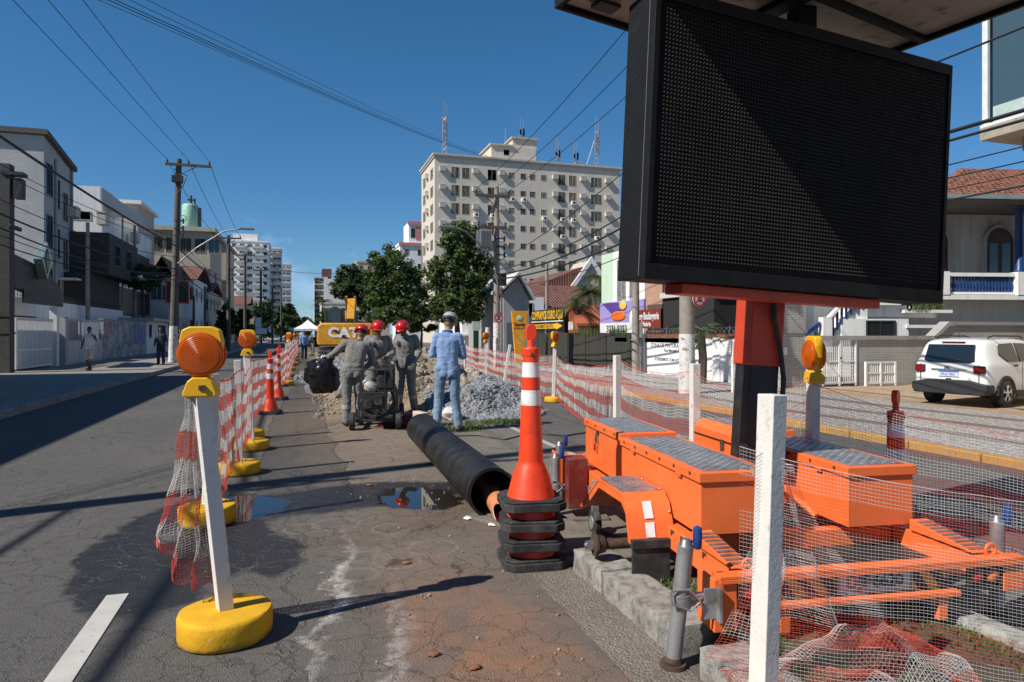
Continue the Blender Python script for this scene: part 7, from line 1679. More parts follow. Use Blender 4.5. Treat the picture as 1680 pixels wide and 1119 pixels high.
P1b = gp(283, 595, .13); P1 = pole('tallest timber pole with a crossarm and a whitewashed foot, on the left pavement', P1b, 9.75, .19, .13, lean=(.28, 0), arms=((9.45, -.55, 1.45),), white=1.75)
b = MB(); o = Vector((.2, -.1, 0)); b.tube([o+Vector((0, 0, 4.7)), o+Vector((.9, -.2, 5.5)), o+Vector((2.1, -.4, 6.3)), o+Vector((2.9, -.5, 6.45))], .035, 8); la = b.build('lamp_arm', MAT['lamp_grey'], P1)
b = MB(); b.box(3.0, 3.7, -.72, -.48, 6.42, 6.52); b.build('lamp_head', MAT['lamp_grey'], la, bevel=.03, smooth=None)
b = MB(); b.box(.02, .5, -.4, -.15, 8.6, 8.9); b.tube([(.3+.2*cos(a), -.3, 8.7+.25*sin(a)) for a in [k*2*pi/14 for k in range(15)]], .02, 5); b.tube([(.1, -.3, 9.2), (.7, -.35, 8.9), (.5, -.3, 8.4), (.2, -.3, 8.0)], .02, 5); b.build('switchgear', MAT['mach2'], P1)
PL = [P1b+Vector((.28, 0, 0))]
pole('timber pole on the left pavement, nearer than the left edge of the picture', (-7.75, 5.2, .13), 11.3, .19, .13, arms=((11.0, -.9, 1.0), (9.6, -.8, .8)))
for px, top, Z, lab in ((375, 386, 54, 'second timber pole with a crossarm on the left pavement'), (402, 415, 68, 'third timber pole on the left'), (428, 440, 84, 'fourth timber pole on the left, thin in the distance'), (447, 455, 105, 'fifth pole on the left, in front of the high-rises'), (461, 470, 130, 'farthest pole on the left, near the street axis')):
    q = at(px, top, Z); h = q.z-.13; pole(lab, (q.x, q.y, .13), h, .17, .12, arms=((h-.25, -.9, .95),)); PL.append(Vector((q.x, q.y, .13)))
for px, top, x, lab in ((144, 365, -11.2, 'pale concrete pole in front of the black brick block'), (221, 370, -11.2, 'pale concrete pole in front of the louvred building'), (336, 470, -9.0, 'thin dark pole near the low tiled house'), (318, 485, -8.6, 'short dark pole right of the orange framed sign')):
    q = on_x(px, top, x); pole(lab, (q.x, q.y, 0), q.z, .13, .09, 'conc_pole' if px < 300 else 'timber', hw=False)
# right poles
R1b = W(-.66, 29.5, .08); R1 = pole('concrete pole carrying a transformer and a lamp arm, right of the big tree', R1b, 7.75, .16, .11, 'conc_pole', arms=((7.35, -1.0, .55), (6.0, -.9, .4)), white=1.9)
b = MB(); b.box(-.86, -.36, -.5, -.1, 5.05, 5.85); tf = b.build('transformer', MAT['lamp_grey'], R1, bevel=.03, smooth=None)
b = MB()
for k in range(8): b.box(-.86+.06*k, -.83+.06*k, -.60, -.501, 5.1, 5.8)
for k in range(5): b.box(-.96, -.861, -.5+.08*k, -.47+.08*k, 5.1, 5.8)
b.build('cooling_fins', MAT['lamp_grey'], tf, smooth=None)
b = MB()
for x in (-.75, -.6, -.45): b.cyl((x, -.3, 5.85), (x, -.3, 6.1), .04, n=8)
b.build('bushings', MAT['insul'], tf)
b = MB(); b.tube([(0, -.1, 4.5), (-.7, -.4, 5.1), (-1.6, -.9, 5.65), (-2.1, -1.1, 5.75)], .035, 8); la = b.build('lamp_arm', MAT['lamp_grey'], R1); b = MB(); b.box(-2.75, -2.1, -1.25, -1.0, 5.72, 5.82); b.build('lamp_head', MAT['lamp_grey'], la, bevel=.03, smooth=None)
b = MB(); rr = random.Random(11)
for k in range(12): z = 3.2+rr.random()*1.9; a = rr.uniform(0, 6.28); b.tube([(.13*cos(a), .13*sin(a), z), (.3*cos(a), .3*sin(a), z+rr.uniform(-.3, .1)), (.12*cos(a+.8), .14*sin(a+.8), z-.5)], .018, 5)
b.box(.1, .35, -.3, -.1, 3.5, 4.0); b.build('wire_tangle', MAT['wire'], R1)
R2b = W(4.15, 16.2, .08); R2 = pole('concrete pole with a peeling whitewashed foot in front of the grey wall', R2b, 9.2, .19, .13, 'conc_pole', arms=((9.0, -1.0, .9), (7.6, -.8, .6)), white=1.42)
b = MB(); b.tube([(0, -.1, 5.3), (-.6, -.3, 5.75), (-1.4, -.6, 5.95)], .03, 8); la = b.build('lamp_arm', MAT['lamp_grey'], R2); b = MB(); b.box(-1.9, -1.35, -.78, -.52, 5.9, 6.0); b.build('lamp_head', MAT['lamp_grey'], la, bevel=.03, smooth=None)
b = MB(); b.cyl((-.05, -.32, .35), (.1, -.22, .5), .01, n=5); b.build('nail', MAT['rust'], R2)
for k, (px, top, Z, r_, lab) in enumerate(((1043, 380, 24.5, .14, 'concrete pole rising behind the meter pillar'), (897, 432, 36, .10, 'slim grey post left of the gold sign'), (692, 403, 72, .10, 'thin street lamp post left of the big tree'), (822, 470, 31, .09, 'slim pole right beside the transformer pole'))):
    q = at(px, top, Z); pole(lab, (q.x, q.y, .08), q.z-.08, r_, r_*.8, 'conc_pole', hw=False)
q = at(800, 540, 29); b = MB(); b.cyl((0, 0, 0), (0, 0, q.z), .10, n=12); o = b.build('bollard', MAT['pole_white']); o.location = (q.x, q.y, .08); tag(o, 'stout white post close to the foot of the transformer pole', 'bollard')
def nopark(label, pos, r, rz, par):
    t = thing('no_parking_sign', label, 'road sign', pos, rz, 'no parking signs'); m = Matrix.Rotation(pi/2, 3, 'X')
    b = MB(); b.cyl((0, 0, 0), (0, -.015, 0), r, n=28); b.build('disc', MAT['sign_white'], t)
    b = MB(); b.lathe([(r, .016), (r, .022), (r*.76, .022), (r*.76, .016)], 28, (0, 0, 0), m, cap=False); b.build('red_ring', MAT['sign_red'], t)
    text_mesh('lettering', 'E', r*1.25, MAT['ink'], t, (0, -.018, 0), FACE_S, .001, bold=r*.04)
    for s in (-1, 1): b = MB(); b.cb((0, -.024, 0), (r*1.6, .004, r*.17), m=Matrix.Rotation(s*pi/4, 3, 'Y')); o = b.build('red_bar', MAT['sign_red'], t, smooth=None); o.location.y = -.002*s
    b = MB(); b.box(-.02, .02, .001, .16, -.02, .02); b.build('clamp', MAT['steel'], t, smooth=None)
nopark('no parking sign on the pole in front of the grey wall', R2b+Vector((.10, -.36, 2.25)), .195, radians(8), None); nopark('no parking sign on the transformer pole', R1b+Vector((-.02, -.33, 2.12)), .21, radians(5), None)
def cable(label, a, c, sag, r=.012, group='overhead cables', n=18, ext=0):
    a, c = Vector(a), Vector(c); pts = []
    for k in range(n+1): f = k/n; p = a.lerp(c, f); p.z -= sag*4*f*(1-f); pts.append(p)
    b = MB(); b.tube(pts, r, 5); o = b.build('overhead_cable', MAT['wire'], smooth=60); tag(o, label, 'cable', group); return o
def arm(pb, h, x, ly_=0): return pb+Vector((x, -.18, h))
A1 = [arm(P1b+Vector((.27, 0, 0)), 9.7, x) for x in (-.5, .45, 1.38)]
for k, (a, px) in enumerate(zip(A1, (28, 83, 142))):
    q = at(px, -2, 18.5); d = (q-a); cable(('leftmost', 'middle', 'rightmost')[k]+' of the three wires from the tall timber pole up to the top left', a, Vector((-7.75+(-.8, .05, .9)[k], 5.0, 11.3)), .2, .011, 'wires over the left pavement')
h2 = [p.z for p in PL]
prev = A1
for k, p in enumerate(PL[1:4]):
    top = on_y((375, 402, 428)[k], (386, 415, 440)[k], p.y).z-.15; cur = [Vector((p.x+x, p.y-.15, top)) for x in (-.85, .02, .9)]
    for j in range(3): cable(('left', 'middle', 'right')[j]+' high wire from the '+('first to the second', 'second to the third', 'third to the fourth')[k]+' timber pole on the left', prev[j], cur[j], .35, .014, 'wires between the left timber poles')
    prev = cur
for k in range(5):
    a = at((70, 108, 140, 182, 228)[k], -95, 13+k*.4); c_ = at((842, 850, 856, 868, 880)[k], (268, 268, 266, 268, 268)[k], 112); d = a-c_
    cable(('lowest', 'second lowest', 'middle', 'second highest', 'highest')[k]+' cable crossing the sky from the top left to the beige office block', c_, a+d*.25, 1.0+.2*k, .0105 if k in (1, 2) else .007, 'cables crossing the sky', 28)
rr = random.Random(4)
for k, (x, z0, z1, sg, r) in enumerate(((-7.7, 7.2, 6.1, .35, .038), (-9.5, 7.3, 6.6, .6, .012), (-9.4, 6.9, 6.3, .5, .012), (-9.2, 6.1, 5.6, .6, .014), (-9.3, 5.7, 5.0, .5, .03), (-9.35, 5.5, 4.7, .7, .025), (-9.25, 5.2, 4.9, .8, .014), (-9.4, 4.8, 4.5, .6, .02))):
    cable(('thickest cable above the left pavement, drooping from the left edge to the tall pole' if k == 0 else ('', 'second', 'third', 'fourth', 'fifth', 'sixth', 'seventh', 'lowest')[k]+' cable from the top of those strung along the left pavement'), (x, 18 if k else 5.2, z0), (PL[0].x-.1, PL[0].y, z1-.4), sg, r, 'cables along the left pavement', 22)
    cable(('topmost', 'second', 'third', 'fourth', 'fifth', 'sixth', 'seventh', 'lowest')[k]+' cable strung between the first and second timber poles', (PL[0].x-.1, PL[0].y, z1-.4), (PL[1].x, PL[1].y, z1-.6), sg*.8, r*.9, 'cables farther along the left pavement')
for k, (z, r, lab) in enumerate(((7.2, .042, 'thick bundled cable leaving the nearest left pole towards the viewer'), (5.9, .032, 'lower bundled cable leaving the nearest left pole towards the viewer'))): cable(lab, (-7.75, 5.2, z), (-8.9, -26, z), .3, r, 'bundled cables out of frame')
b = MB(); b.cb((0, 0, 0), (.12, .9, .14)); o = b.build('splice_closure', MAT['wire'], bevel=.03); o.location = (-9.3, 27.5, 5.15); tag(o, 'black splice closure lump on the low left cables', 'splice box')
for k, (xa, xb) in enumerate(((-.95, -.95), (-.2, -.05), (.5, .85))): cable(('left', 'middle', 'right')[k]+' high wire between the two concrete poles on the right', R1b+Vector((xa, -.2, 7.6)), R2b+Vector((xb, -.2, 9.25)), .25, .012, 'high wires on the right')
for k, (z0, z1, s, r) in enumerate(((4.6, 6.6, .3, .014), (4.2, 5.2, .35, .02), (4.0, 4.9, .4, .03), (3.8, 4.3, .3, .03), (3.5, 4.0, .4, .014))): cable(('topmost', 'second', 'third', 'fourth', 'lowest')[k]+' low cable between the two concrete poles on the right', R1b+Vector((.1, -.1, z0)), R2b+Vector((0, -.1, z1)), s, r, 'low cables on the right')
for k, (z, s, r) in enumerate(((5.45, .3, .016), (4.35, .25, .03), (4.25, .28, .022), (3.85, .2, .010), (3.7, .25, .010), (3.5, .2, .008), (3.35, .2, .014))): cable(('topmost', 'second', 'third', 'fourth', 'fifth', 'sixth', 'lowest')[k]+' of the cables running past the glass bay on the right', R2b+Vector((0, -.15, z+.1)), (8.9, -14, z+.25), s, r, 'cables past the glass bay', 26)
o = thing('splice_closure', 'dark splice closure with an orange end on the cables right of the message board', 'splice box', (8.88, 8.05, 4.22)); b = MB(); b.cyl((0, -.25, 0), (0, .25, 0), .09, n=12); b.build('body', MAT['wire'], o, bevel=.02); b = MB(); b.ball((-.06, -.06, .02), (.05, .08, .07), 10, 7); b.build('orange_end', M('dull_orange', (.42, .2, .05), .6), o)
for k, (px, py, Z) in enumerate(((700, 470, 44), (720, 500, 44), (690, 520, 44))): cable(('upper', 'middle', 'lower')[k]+' drooping service wire from the transformer pole into the big tree', R1b+Vector((-.1, -.1, 4.3-.5*k)), at(px, py, Z), .5, .012, 'service wires by the big tree')
q = at(475, 440, 130); cable('single wire crossing the street at the far end', (PL[4].x, PL[4].y, on_y(447, 442, PL[4].y).z), at(600, 447, 110), .4, .03)
# ================================================================ trees
MAT['bark'] = M('bark', (.075, .055, .04), .9, var=.3, vs=4, bump=.8, bs=20)
MAT['leaf'] = leafmat('tree_leaves', (.030, .058, .014), (.085, .125, .030), .9, .3); MAT['leaf2'] = leafmat('darker_leaves', (.020, .042, .013), (.05, .08, .021), .9, .25)
MAT['palm'] = leafmat('palm_leaves', (.03, .05, .014), (.07, .09, .03), 1, .25)
def tree(label, base, h, trunk_h, blobs, leaves, ls, mat='leaf', seed=1, name='street_tree', group=None):
    rr = random.Random(seed); t = thing(name, label, 'tree', base, 0, group); b = MB()
    tr = .035*h*.6; top = Vector((rr.uniform(-.2, .2), rr.uniform(-.2, .2), trunk_h)); b.tube([(0, 0, -.1), (top.x*.4, top.y*.4, trunk_h*.5), top], [tr*1.25, tr, tr*.8], 10)
    for c, r in blobs:
        c = Vector(c); m = top.lerp(c, .5)+Vector((0, 0, -.1*r[2])); b.tube([top-Vector((0, 0, .1)), m, c], [tr*.6, tr*.38, tr*.12], 6)
        for _ in range(4): e = c+Vector((rr.uniform(-1, 1)*r[0], rr.uniform(-1, 1)*r[1], rr.uniform(-.6, .9)*r[2]))*.8; b.tube([m, m.lerp(e, .6)+Vector((0, 0, .1)), e], [tr*.25, tr*.15, tr*.05], 5)
    b.build('trunk', MAT['bark'], t); b = MB(); tot = sum(r[0]*r[2] for _, r in blobs)
    for c, r in blobs:
        n = int(leaves*r[0]*r[2]/tot); c = Vector(c); ncl = max(16, n//46); cl = []
        for _ in range(ncl):
            d = Vector((rr.gauss(0, 1), rr.gauss(0, 1), rr.gauss(0, 1))).normalized(); k = rr.uniform(.55, 1.08)*(1+.25*noise.noise(d*2+c)); cl.append((c+Vector((d.x*r[0], d.y*r[1], d.z*r[2]))*k, d))
        for _ in range(n):
            p, d = rr.choice(cl); q = p+Vector((rr.gauss(0, 1)*r[0], rr.gauss(0, 1)*r[1], rr.gauss(0, .8)*r[2]))*.115
            s = ls*rr.uniform(.6, 1.35); u = Vector((rr.gauss(0, 1), rr.gauss(0, 1), rr.gauss(0, .6))).normalized(); nn = (d*.6+Vector((rr.gauss(0, .6), rr.gauss(0, .6), rr.gauss(.5, .6)))).normalized()
            v = nn.cross(u); v = v.normalized() if v.length > .01 else Vector((1, 0, 0)); u = v.cross(nn)
            i = [b.V(q-u*s*.9), b.V(q+v*s*.42-nn*s*.08), b.V(q+u*s), b.V(q-v*s*.42-nn*s*.08)]; b.face(i)
    o = b.build('crown', MAT[mat], t, smooth=None); return t
def B(px0, px1, py0, py1, Z, base, dz=1):     # crown lobe from its extent in the photo at depth Z
    c = at((px0+px1)/2, (py0+py1)/2, Z); r = (px1-px0)/2/FP*Z; rz = (py1-py0)/2/FP*Z; return ((c.x-base.x, c.y-base.y, c.z), (r, r*.95, rz))
Z = 44; ba = W((752-840)/FP*Z, Z, 0)
tree('largest dark green street tree, in front of the left end of the beige office block', ba, 9, 2.6, [B(722, 790, 362, 430, Z, ba), B(700, 760, 420, 490, Z, ba), B(745, 812, 415, 490, Z, ba), B(702, 770, 475, 530, Z-1.5, ba), B(735, 800, 470, 528, Z, ba)], 17000, .15, 'leaf', 3)
Z = 62; ba = W((652-840)/FP*Z, Z, 0)
tree('broad round street tree in the middle, behind the excavator boom', ba, 10, 2.4, [B(605, 680, 407, 470, Z, ba), B(597, 650, 440, 505, Z, ba), B(640, 697, 440, 510, Z, ba), B(605, 690, 490, 535, Z, ba)], 14000, .19, 'leaf', 5)
Z = 86; ba = W((570-840)/FP*Z, Z, 0)
tree('smaller street tree at the left end of the right hand row', ba, 10, 3, [B(552, 600, 432, 478, Z, ba), B(546, 590, 450, 492, Z, ba), B(575, 615, 455, 505, Z, ba)], 7000, .24, 'leaf2', 7)
for k, (px, py0, py1, wpx, Z, lab, m) in enumerate(((690, 492, 545, 60, 66, 'dark low tree filling the gap between the two big trees', 'leaf2'), (610, 500, 545, 55, 92, 'dark tree behind the excavator, under the broad tree', 'leaf2'), (545, 505, 545, 40, 130, 'small tree right of the white tent', 'leaf2'), (400, 505, 560, 26, 95, 'dark bushy tree by the third pole', 'leaf2'),
        (432, 492, 550, 34, 125, 'dark tree under the high-rises on the left', 'leaf2'), (468, 500, 552, 34, 160, 'tree at the end of the street, left of the gap of sky', 'leaf2'), (372, 500, 555, 28, 74, 'scruffy tree right of the second pole foot', 'leaf'), (482, 515, 552, 20, 200, 'farthest tree on the left closing the street', 'leaf2'), (505, 522, 548, 22, 210, 'farthest pale tree on the right closing the street', 'leaf'))):
    ba = W((px-840)/FP*Z, Z, 0); tree(lab, ba, 6, 1.6, [B(px-wpx/2, px+wpx/2, py0, (py0+py1)/2+10, Z, ba), B(px-wpx*.55, px+wpx*.4, (py0+py1)/2-8, py1, Z, ba)], 2600, .0036*Z+.02, m, 20+k)
q = on_x(236, 455, -10.4); ba = Vector((q.x, q.y, 0)); tree('small tree on a thin red brown trunk over the graffiti wall', ba, 5, q.z-.6, [((0, 0, q.z), (1.4, 1.4, .85))], 2600, .13, 'leaf2', 41)
t0 = None
def palm(label, base, h, L, n, seed, fw=.5):
    rr = random.Random(seed); t = thing('palm_tree', label, 'tree', base); b = MB(); b.tube([(0, 0, 0), (.1, .05, h*.5), (0, 0, h)], [.16, .12, .11], 8); b.build('trunk', MAT['bark'], t)
    for k in range(n):
        a = k*2.399+rr.uniform(-.2, .2); el = rr.uniform(-.1, 1.1); b = MB(); pts = []
        for j in range(8): f = j/7; pts.append(Vector((cos(a)*L*f*cos(el*.6), sin(a)*L*f*cos(el*.6), h+L*(sin(el)*f-.75*f*f))))
        b.tube(pts, [.02*(1-.8*j/7) for j in range(8)], 4)
        for j in range(1, 8):
            for q in range(3):
                p = pts[j-1].lerp(pts[j], q/3); d = (pts[j]-pts[j-1]).normalized(); s = d.cross(Vector((0, 0, 1))).normalized(); w_ = L*.28*(1-(j/8)**2)+.05
                for sg in (-1, 1): e = p+s*sg*w_*.8+d*w_*.5-Vector((0, 0, w_*.45)); i = [b.V(p), b.V(p+d*L*.035), b.V(e)]; b.face(i)
        b.build('frond', MAT['palm'], t, smooth=None)
    return t
q = at(968, 470, 34); palm('bushy palm left of the lilac shop front', (q.x, q.y, 0), q.z-.3, 1.5, 16, 2); q = at(985, 455, 36); palm('taller palm crown just left of the message board edge', (q.x, q.y, 0), q.z, 1.3, 12, 3); q = at(945, 492, 33); palm('low palm close behind the gold sign', (q.x, q.y, 0), q.z-.2, 1.2, 12, 4)
q = at(529, 495, 190); palm('far palm in front of the grey commercial block', (q.x, q.y, 0), q.z, 3.6, 12, 6); q = at(1150, 545, 19.5); palm('potted palm leaves above the lettered grey wall', (q.x, q.y, 0), 1.6, .9, 9, 8)
# ================================================================ excavator
MAT['digger'] = M('digger_yellow', (.62, .29, .02), .4, var=.1, dirt=.35, dcol=(.25, .14, .05)); MAT['digger_dark'] = M('digger_black', (.02, .02, .02), .6, dirt=.4)
p = at(568, 580, 32); EX = thing('excavator', 'yellow excavator seen from behind with lettering on its counterweight, boom raised', 'excavator', (p.x, p.y, 0), radians(-8))
b = MB(); b.prism([(-1.3, .95), (1.25, .95), (1.3, 1.2), (1.25, 1.95), (1.1, 2.02), (-1.15, 2.02), (-1.3, 1.9), (-1.35, 1.2)], 'y', 0, .9); cw = b.build('counterweight', MAT['digger'], EX, bevel=.09, smooth=40)
text_mesh('lettering', 'CAT', .62, MAT['sign_white'], cw, (-.12, -.012, 1.55), FACE_S, .01, squeeze=1.15, bold=.03)
b = MB(); b.prism([(.08, 1.22), (.48, 1.22), (.28, 1.50)], 'y', -.02, -.003); b.build('triangle', MAT['digger'], cw, smooth=None)
b = MB(); b.prism([(-.75, 1.75), (-.5, 1.75), (.2, 1.2), (.0, 1.2)], 'y', -.006, .0); b.build('dark_stripe', MAT['digger_dark'], cw, smooth=None)
b = MB(); b.box(-1.25, 1.2, .91, 3.0, 1.0, 1.85); b.build('engine_cover', MAT['digger'], EX, bevel=.05, smooth=None)
b = MB(); b.box(-1.2, -.3, 1.9, 3.3, 1.851, 2.75); cb = b.build('cab', MAT['digger_dark'], EX, bevel=.06, smooth=None); b = MB(); b.box(-1.1, -.4, 1.885, 1.899, 2.0, 2.65); b.build('rear_window', MAT['glass'], cb, smooth=None)
b = MB(); b.cyl((.9, 1.2, 1.8), (.9, 1.2, 2.45), .07, n=10); b.build('exhaust', MAT['digger_dark'], EX)
for x in (-.95, .95):
    b = MB(); pts = [(-.3, .45), (-.1, .05), (.3, -.0), (3.2, -.0), (3.6, .1), (3.75, .45), (3.5, .75), (0.0, .75)]; b.prism(pts, 'x', x-.28, x+.28); tk = b.build('track', MAT['digger_dark'], EX, bevel=.05, smooth=None)
    b = MB(); b.box(x-.3, x+.3, -.36, -.30, .12, .2); pd = b.build('track_pad', MAT['digger_dark'], tk, smooth=None); [put('track_pad', pd, tk, (0, 0, .16*k)) for k in range(1, 4)]; [put('track_pad', pd, tk, (0, .4+.3*k, .65)) for k in range(11)]
b = MB(); b.cyl((0, 1.7, .6), (0, 1.7, 1.0), .6, n=20); b.build('turntable', MAT['digger_dark'], EX)
b = MB(); b.x = Matrix.Translation((-.05, 3.0, 1.75))
b.prism([(0, 0), (.5, -.1), (1.4, .9), (1.8, 1.5), (1.5, 1.65), (1.0, 1.2)], 'x', -.2, .2); bo = b.build('boom', MAT['digger'], EX, bevel=.03, smooth=None)
b = MB(); b.x = Matrix.Translation((-.05, 3.0, 1.75)); b.prism([(1.5, 1.75), (1.85, 1.8), (3.0, .6), (2.8, .0), (2.6, .0), (2.6, .5)], 'x', -.36, -.24); b.prism([(1.5, 1.75), (1.85, 1.8), (3.0, .6), (2.8, .0), (2.6, .0), (2.6, .5)], 'x', .1, .2); b.build('stick', MAT['digger'], EX, bevel=.02, smooth=None)
for x in (-.3, .3): b = MB(); b.cyl((-.05+x, 3.3, 1.4), (-.05+x, 4.3, 2.7), .07, n=10); b.build('ram', MAT['steel'], EX)
b = MB(); b.x = Matrix.Translation((-.05, 5.8, 1.2)); b.prism([(0, .8), (.4, .9), (.7, .3), (.5, -.3), (0, -.5), (-.4, -.1), (.1, .1)], 'x', -.5, .5); b.build('bucket', MAT['digger_dark'], EX, bevel=.03, smooth=None)
# ================================================================ white tent
p = at(505, 566, 79); TN = thing('gazebo_tent', 'small white pointed gazebo tent far up the site', 'tent', (p.x, p.y, 0)); MAT['canvas'] = M('white_canvas', (.80, .80, .79), .8)
b = MB(); s = 1.55
for a in range(4):
    c = [(-s, -s), (s, -s), (s, s), (-s, s)]; q0, q1 = c[a], c[(a+1) % 4]; b.poly([(*q0, 2.1), (*q1, 2.1), (q1[0]*.45, q1[1]*.45, 2.55), (q0[0]*.45, q0[1]*.45, 2.55)]); b.poly([(q0[0]*.45, q0[1]*.45, 2.55), (q1[0]*.45, q1[1]*.45, 2.55), (0, 0, 3.15)]); b.poly([(*q0, 1.85), (*q1, 1.85), (*q1, 2.1), (*q0, 2.1)])
b.build('canopy', MAT['canvas'], TN, smooth=None)
for x in (-1.5, 1.5):
    for y in (-1.5, 1.5): b = MB(); b.cyl((x, y, 0), (x, y, 2.08), .03, n=6); b.build('leg', MAT['steel'], TN)
b = MB(); b.box(-1.2, 1.3, -.2, .6, .0, 1.1); b.build('stacked_gear', MAT['void'], TN, smooth=None)
q = at(482, 561, 92); o = thing('portable_cabin', 'small pale portable toilet cabin left of the white tent', 'cabin', (q.x, q.y, 0)); b = MB(); b.box(-.6, .6, -.6, .6, 0, 2.0); b.build('cabin', MAT['glass_green'], o, bevel=.05, smooth=None); b = MB(); b.prism([(-.66, 2.0), (.66, 2.0), (.5, 2.35), (-.5, 2.35)], 'y', -.65, .65); b.build('roof', MAT['sign_white'], o, smooth=None)
# ================================================================ white car
CR = thing('parked_car', 'white compact off-road style car parked on the sandy forecourt, seen from the rear right', 'car', (0, 0, 0))
MAT['car_white'] = M('car_paint', (.74, .74, .71), .22, var=.02, coat=.6); MAT['car_trim'] = M('car_trim', (.022, .022, .024), .6); MAT['car_glass'] = glassmat('car_glass', (.012, .017, .02), .03); MAT['alloy'] = M('alloy', (.55, .55, .55), .3, .8)
secs = []
#         y,   half width low, belt, roof edge, z sill, z belt, z roof
for y, wl, wb, wr, zs, zb, zr in ((0.0, .76, .76, .62, .50, 1.00, 1.02), (.05, .86, .86, .66, .34, 1.02, 1.30), (.22, .89, .89, .69, .30, 1.04, 1.62), (.55, .90, .90, .71, .28, 1.04, 1.68), (1.4, .90, .90, .72, .26, 1.03, 1.70), (2.2, .90, .90, .71, .26, 1.02, 1.67), (2.65, .90, .89, .69, .26, 1.02, 1.52), (3.1, .90, .88, .74, .26, 1.03, 1.10), (3.9, .88, .82, .66, .30, .96, 1.00), (4.18, .78, .70, .5, .36, .80, .86)):
    half = [(0, zs), (wl*.9, zs), (wl, zs+.12), (wl*1.01, (zs+zb)/2), (wb, zb), (wb*.98, zb+.02), (wr+(wb-wr)*.25, zb+(zr-zb)*.75), (wr, zr-.03), (wr*.8, zr), (0, zr+.015)]
    secs.append((y, half))
b = MB(); rings = []
for y, hf in secs: rings.append([b.V((x, y, z)) for x, z in hf]+[b.V((-x, y, z)) for x, z in hf[-2:0:-1]])
for r0, r1 in zip(rings, rings[1:]):
    n = len(r0)
    for k in range(n): j = (k+1) % n; b.face((r0[k], r0[j], r1[j], r1[k]))
b.face(rings[0][::-1]); b.face(rings[-1]); me = b.mesh('body', 30)
bm = bmesh.new(); bm.from_mesh(me); bmesh.ops.recalc_face_normals(bm, faces=bm.faces[:]); bm.to_mesh(me); bm.free()
bo = link('body', me, MAT['car_white'], CR); md = bo.modifiers.new('sub', 'SUBSURF'); md.levels = md.render_levels = 2; me.polygons.foreach_set('use_smooth', [True]*len(me.polygons))
def panel(name, pts, mat, parent=bo, th=.012):
    """a thin curved-edge plate laid just proud of the body skin; pts in order"""
    P = [Vector(p) for p in pts]; n = (P[1]-P[0]).cross(P[2]-P[1]).normalized(); c = sum(P, Vector())/len(P); b = MB()
    if n.dot(c-Vector((0, 2, .8))) < 0: n = -n
    i = [b.V(p+n*th) for p in P]; k = [b.V(p-n*.02) for p in P]; b.face(i); [b.face((k[j], k[(j+1) % len(P)], i[(j+1) % len(P)], i[j])) for j in range(len(P))]
    me = b.mesh(name); bm = bmesh.new(); bm.from_mesh(me); bmesh.ops.recalc_face_normals(bm, faces=bm.faces[:]); bm.to_mesh(me); bm.free(); return link(name, me, mat, parent, bevel=.008)
rw = lambda x, z: (x, -.02+max(0, (z-1.02))*.29, z)
panel('rear_window', [rw(-.60, 1.13), rw(-.55, 1.53), rw(.55, 1.53), rw(.60, 1.13), rw(.48, 1.08), rw(-.48, 1.08)], MAT['car_glass'], th=.02)
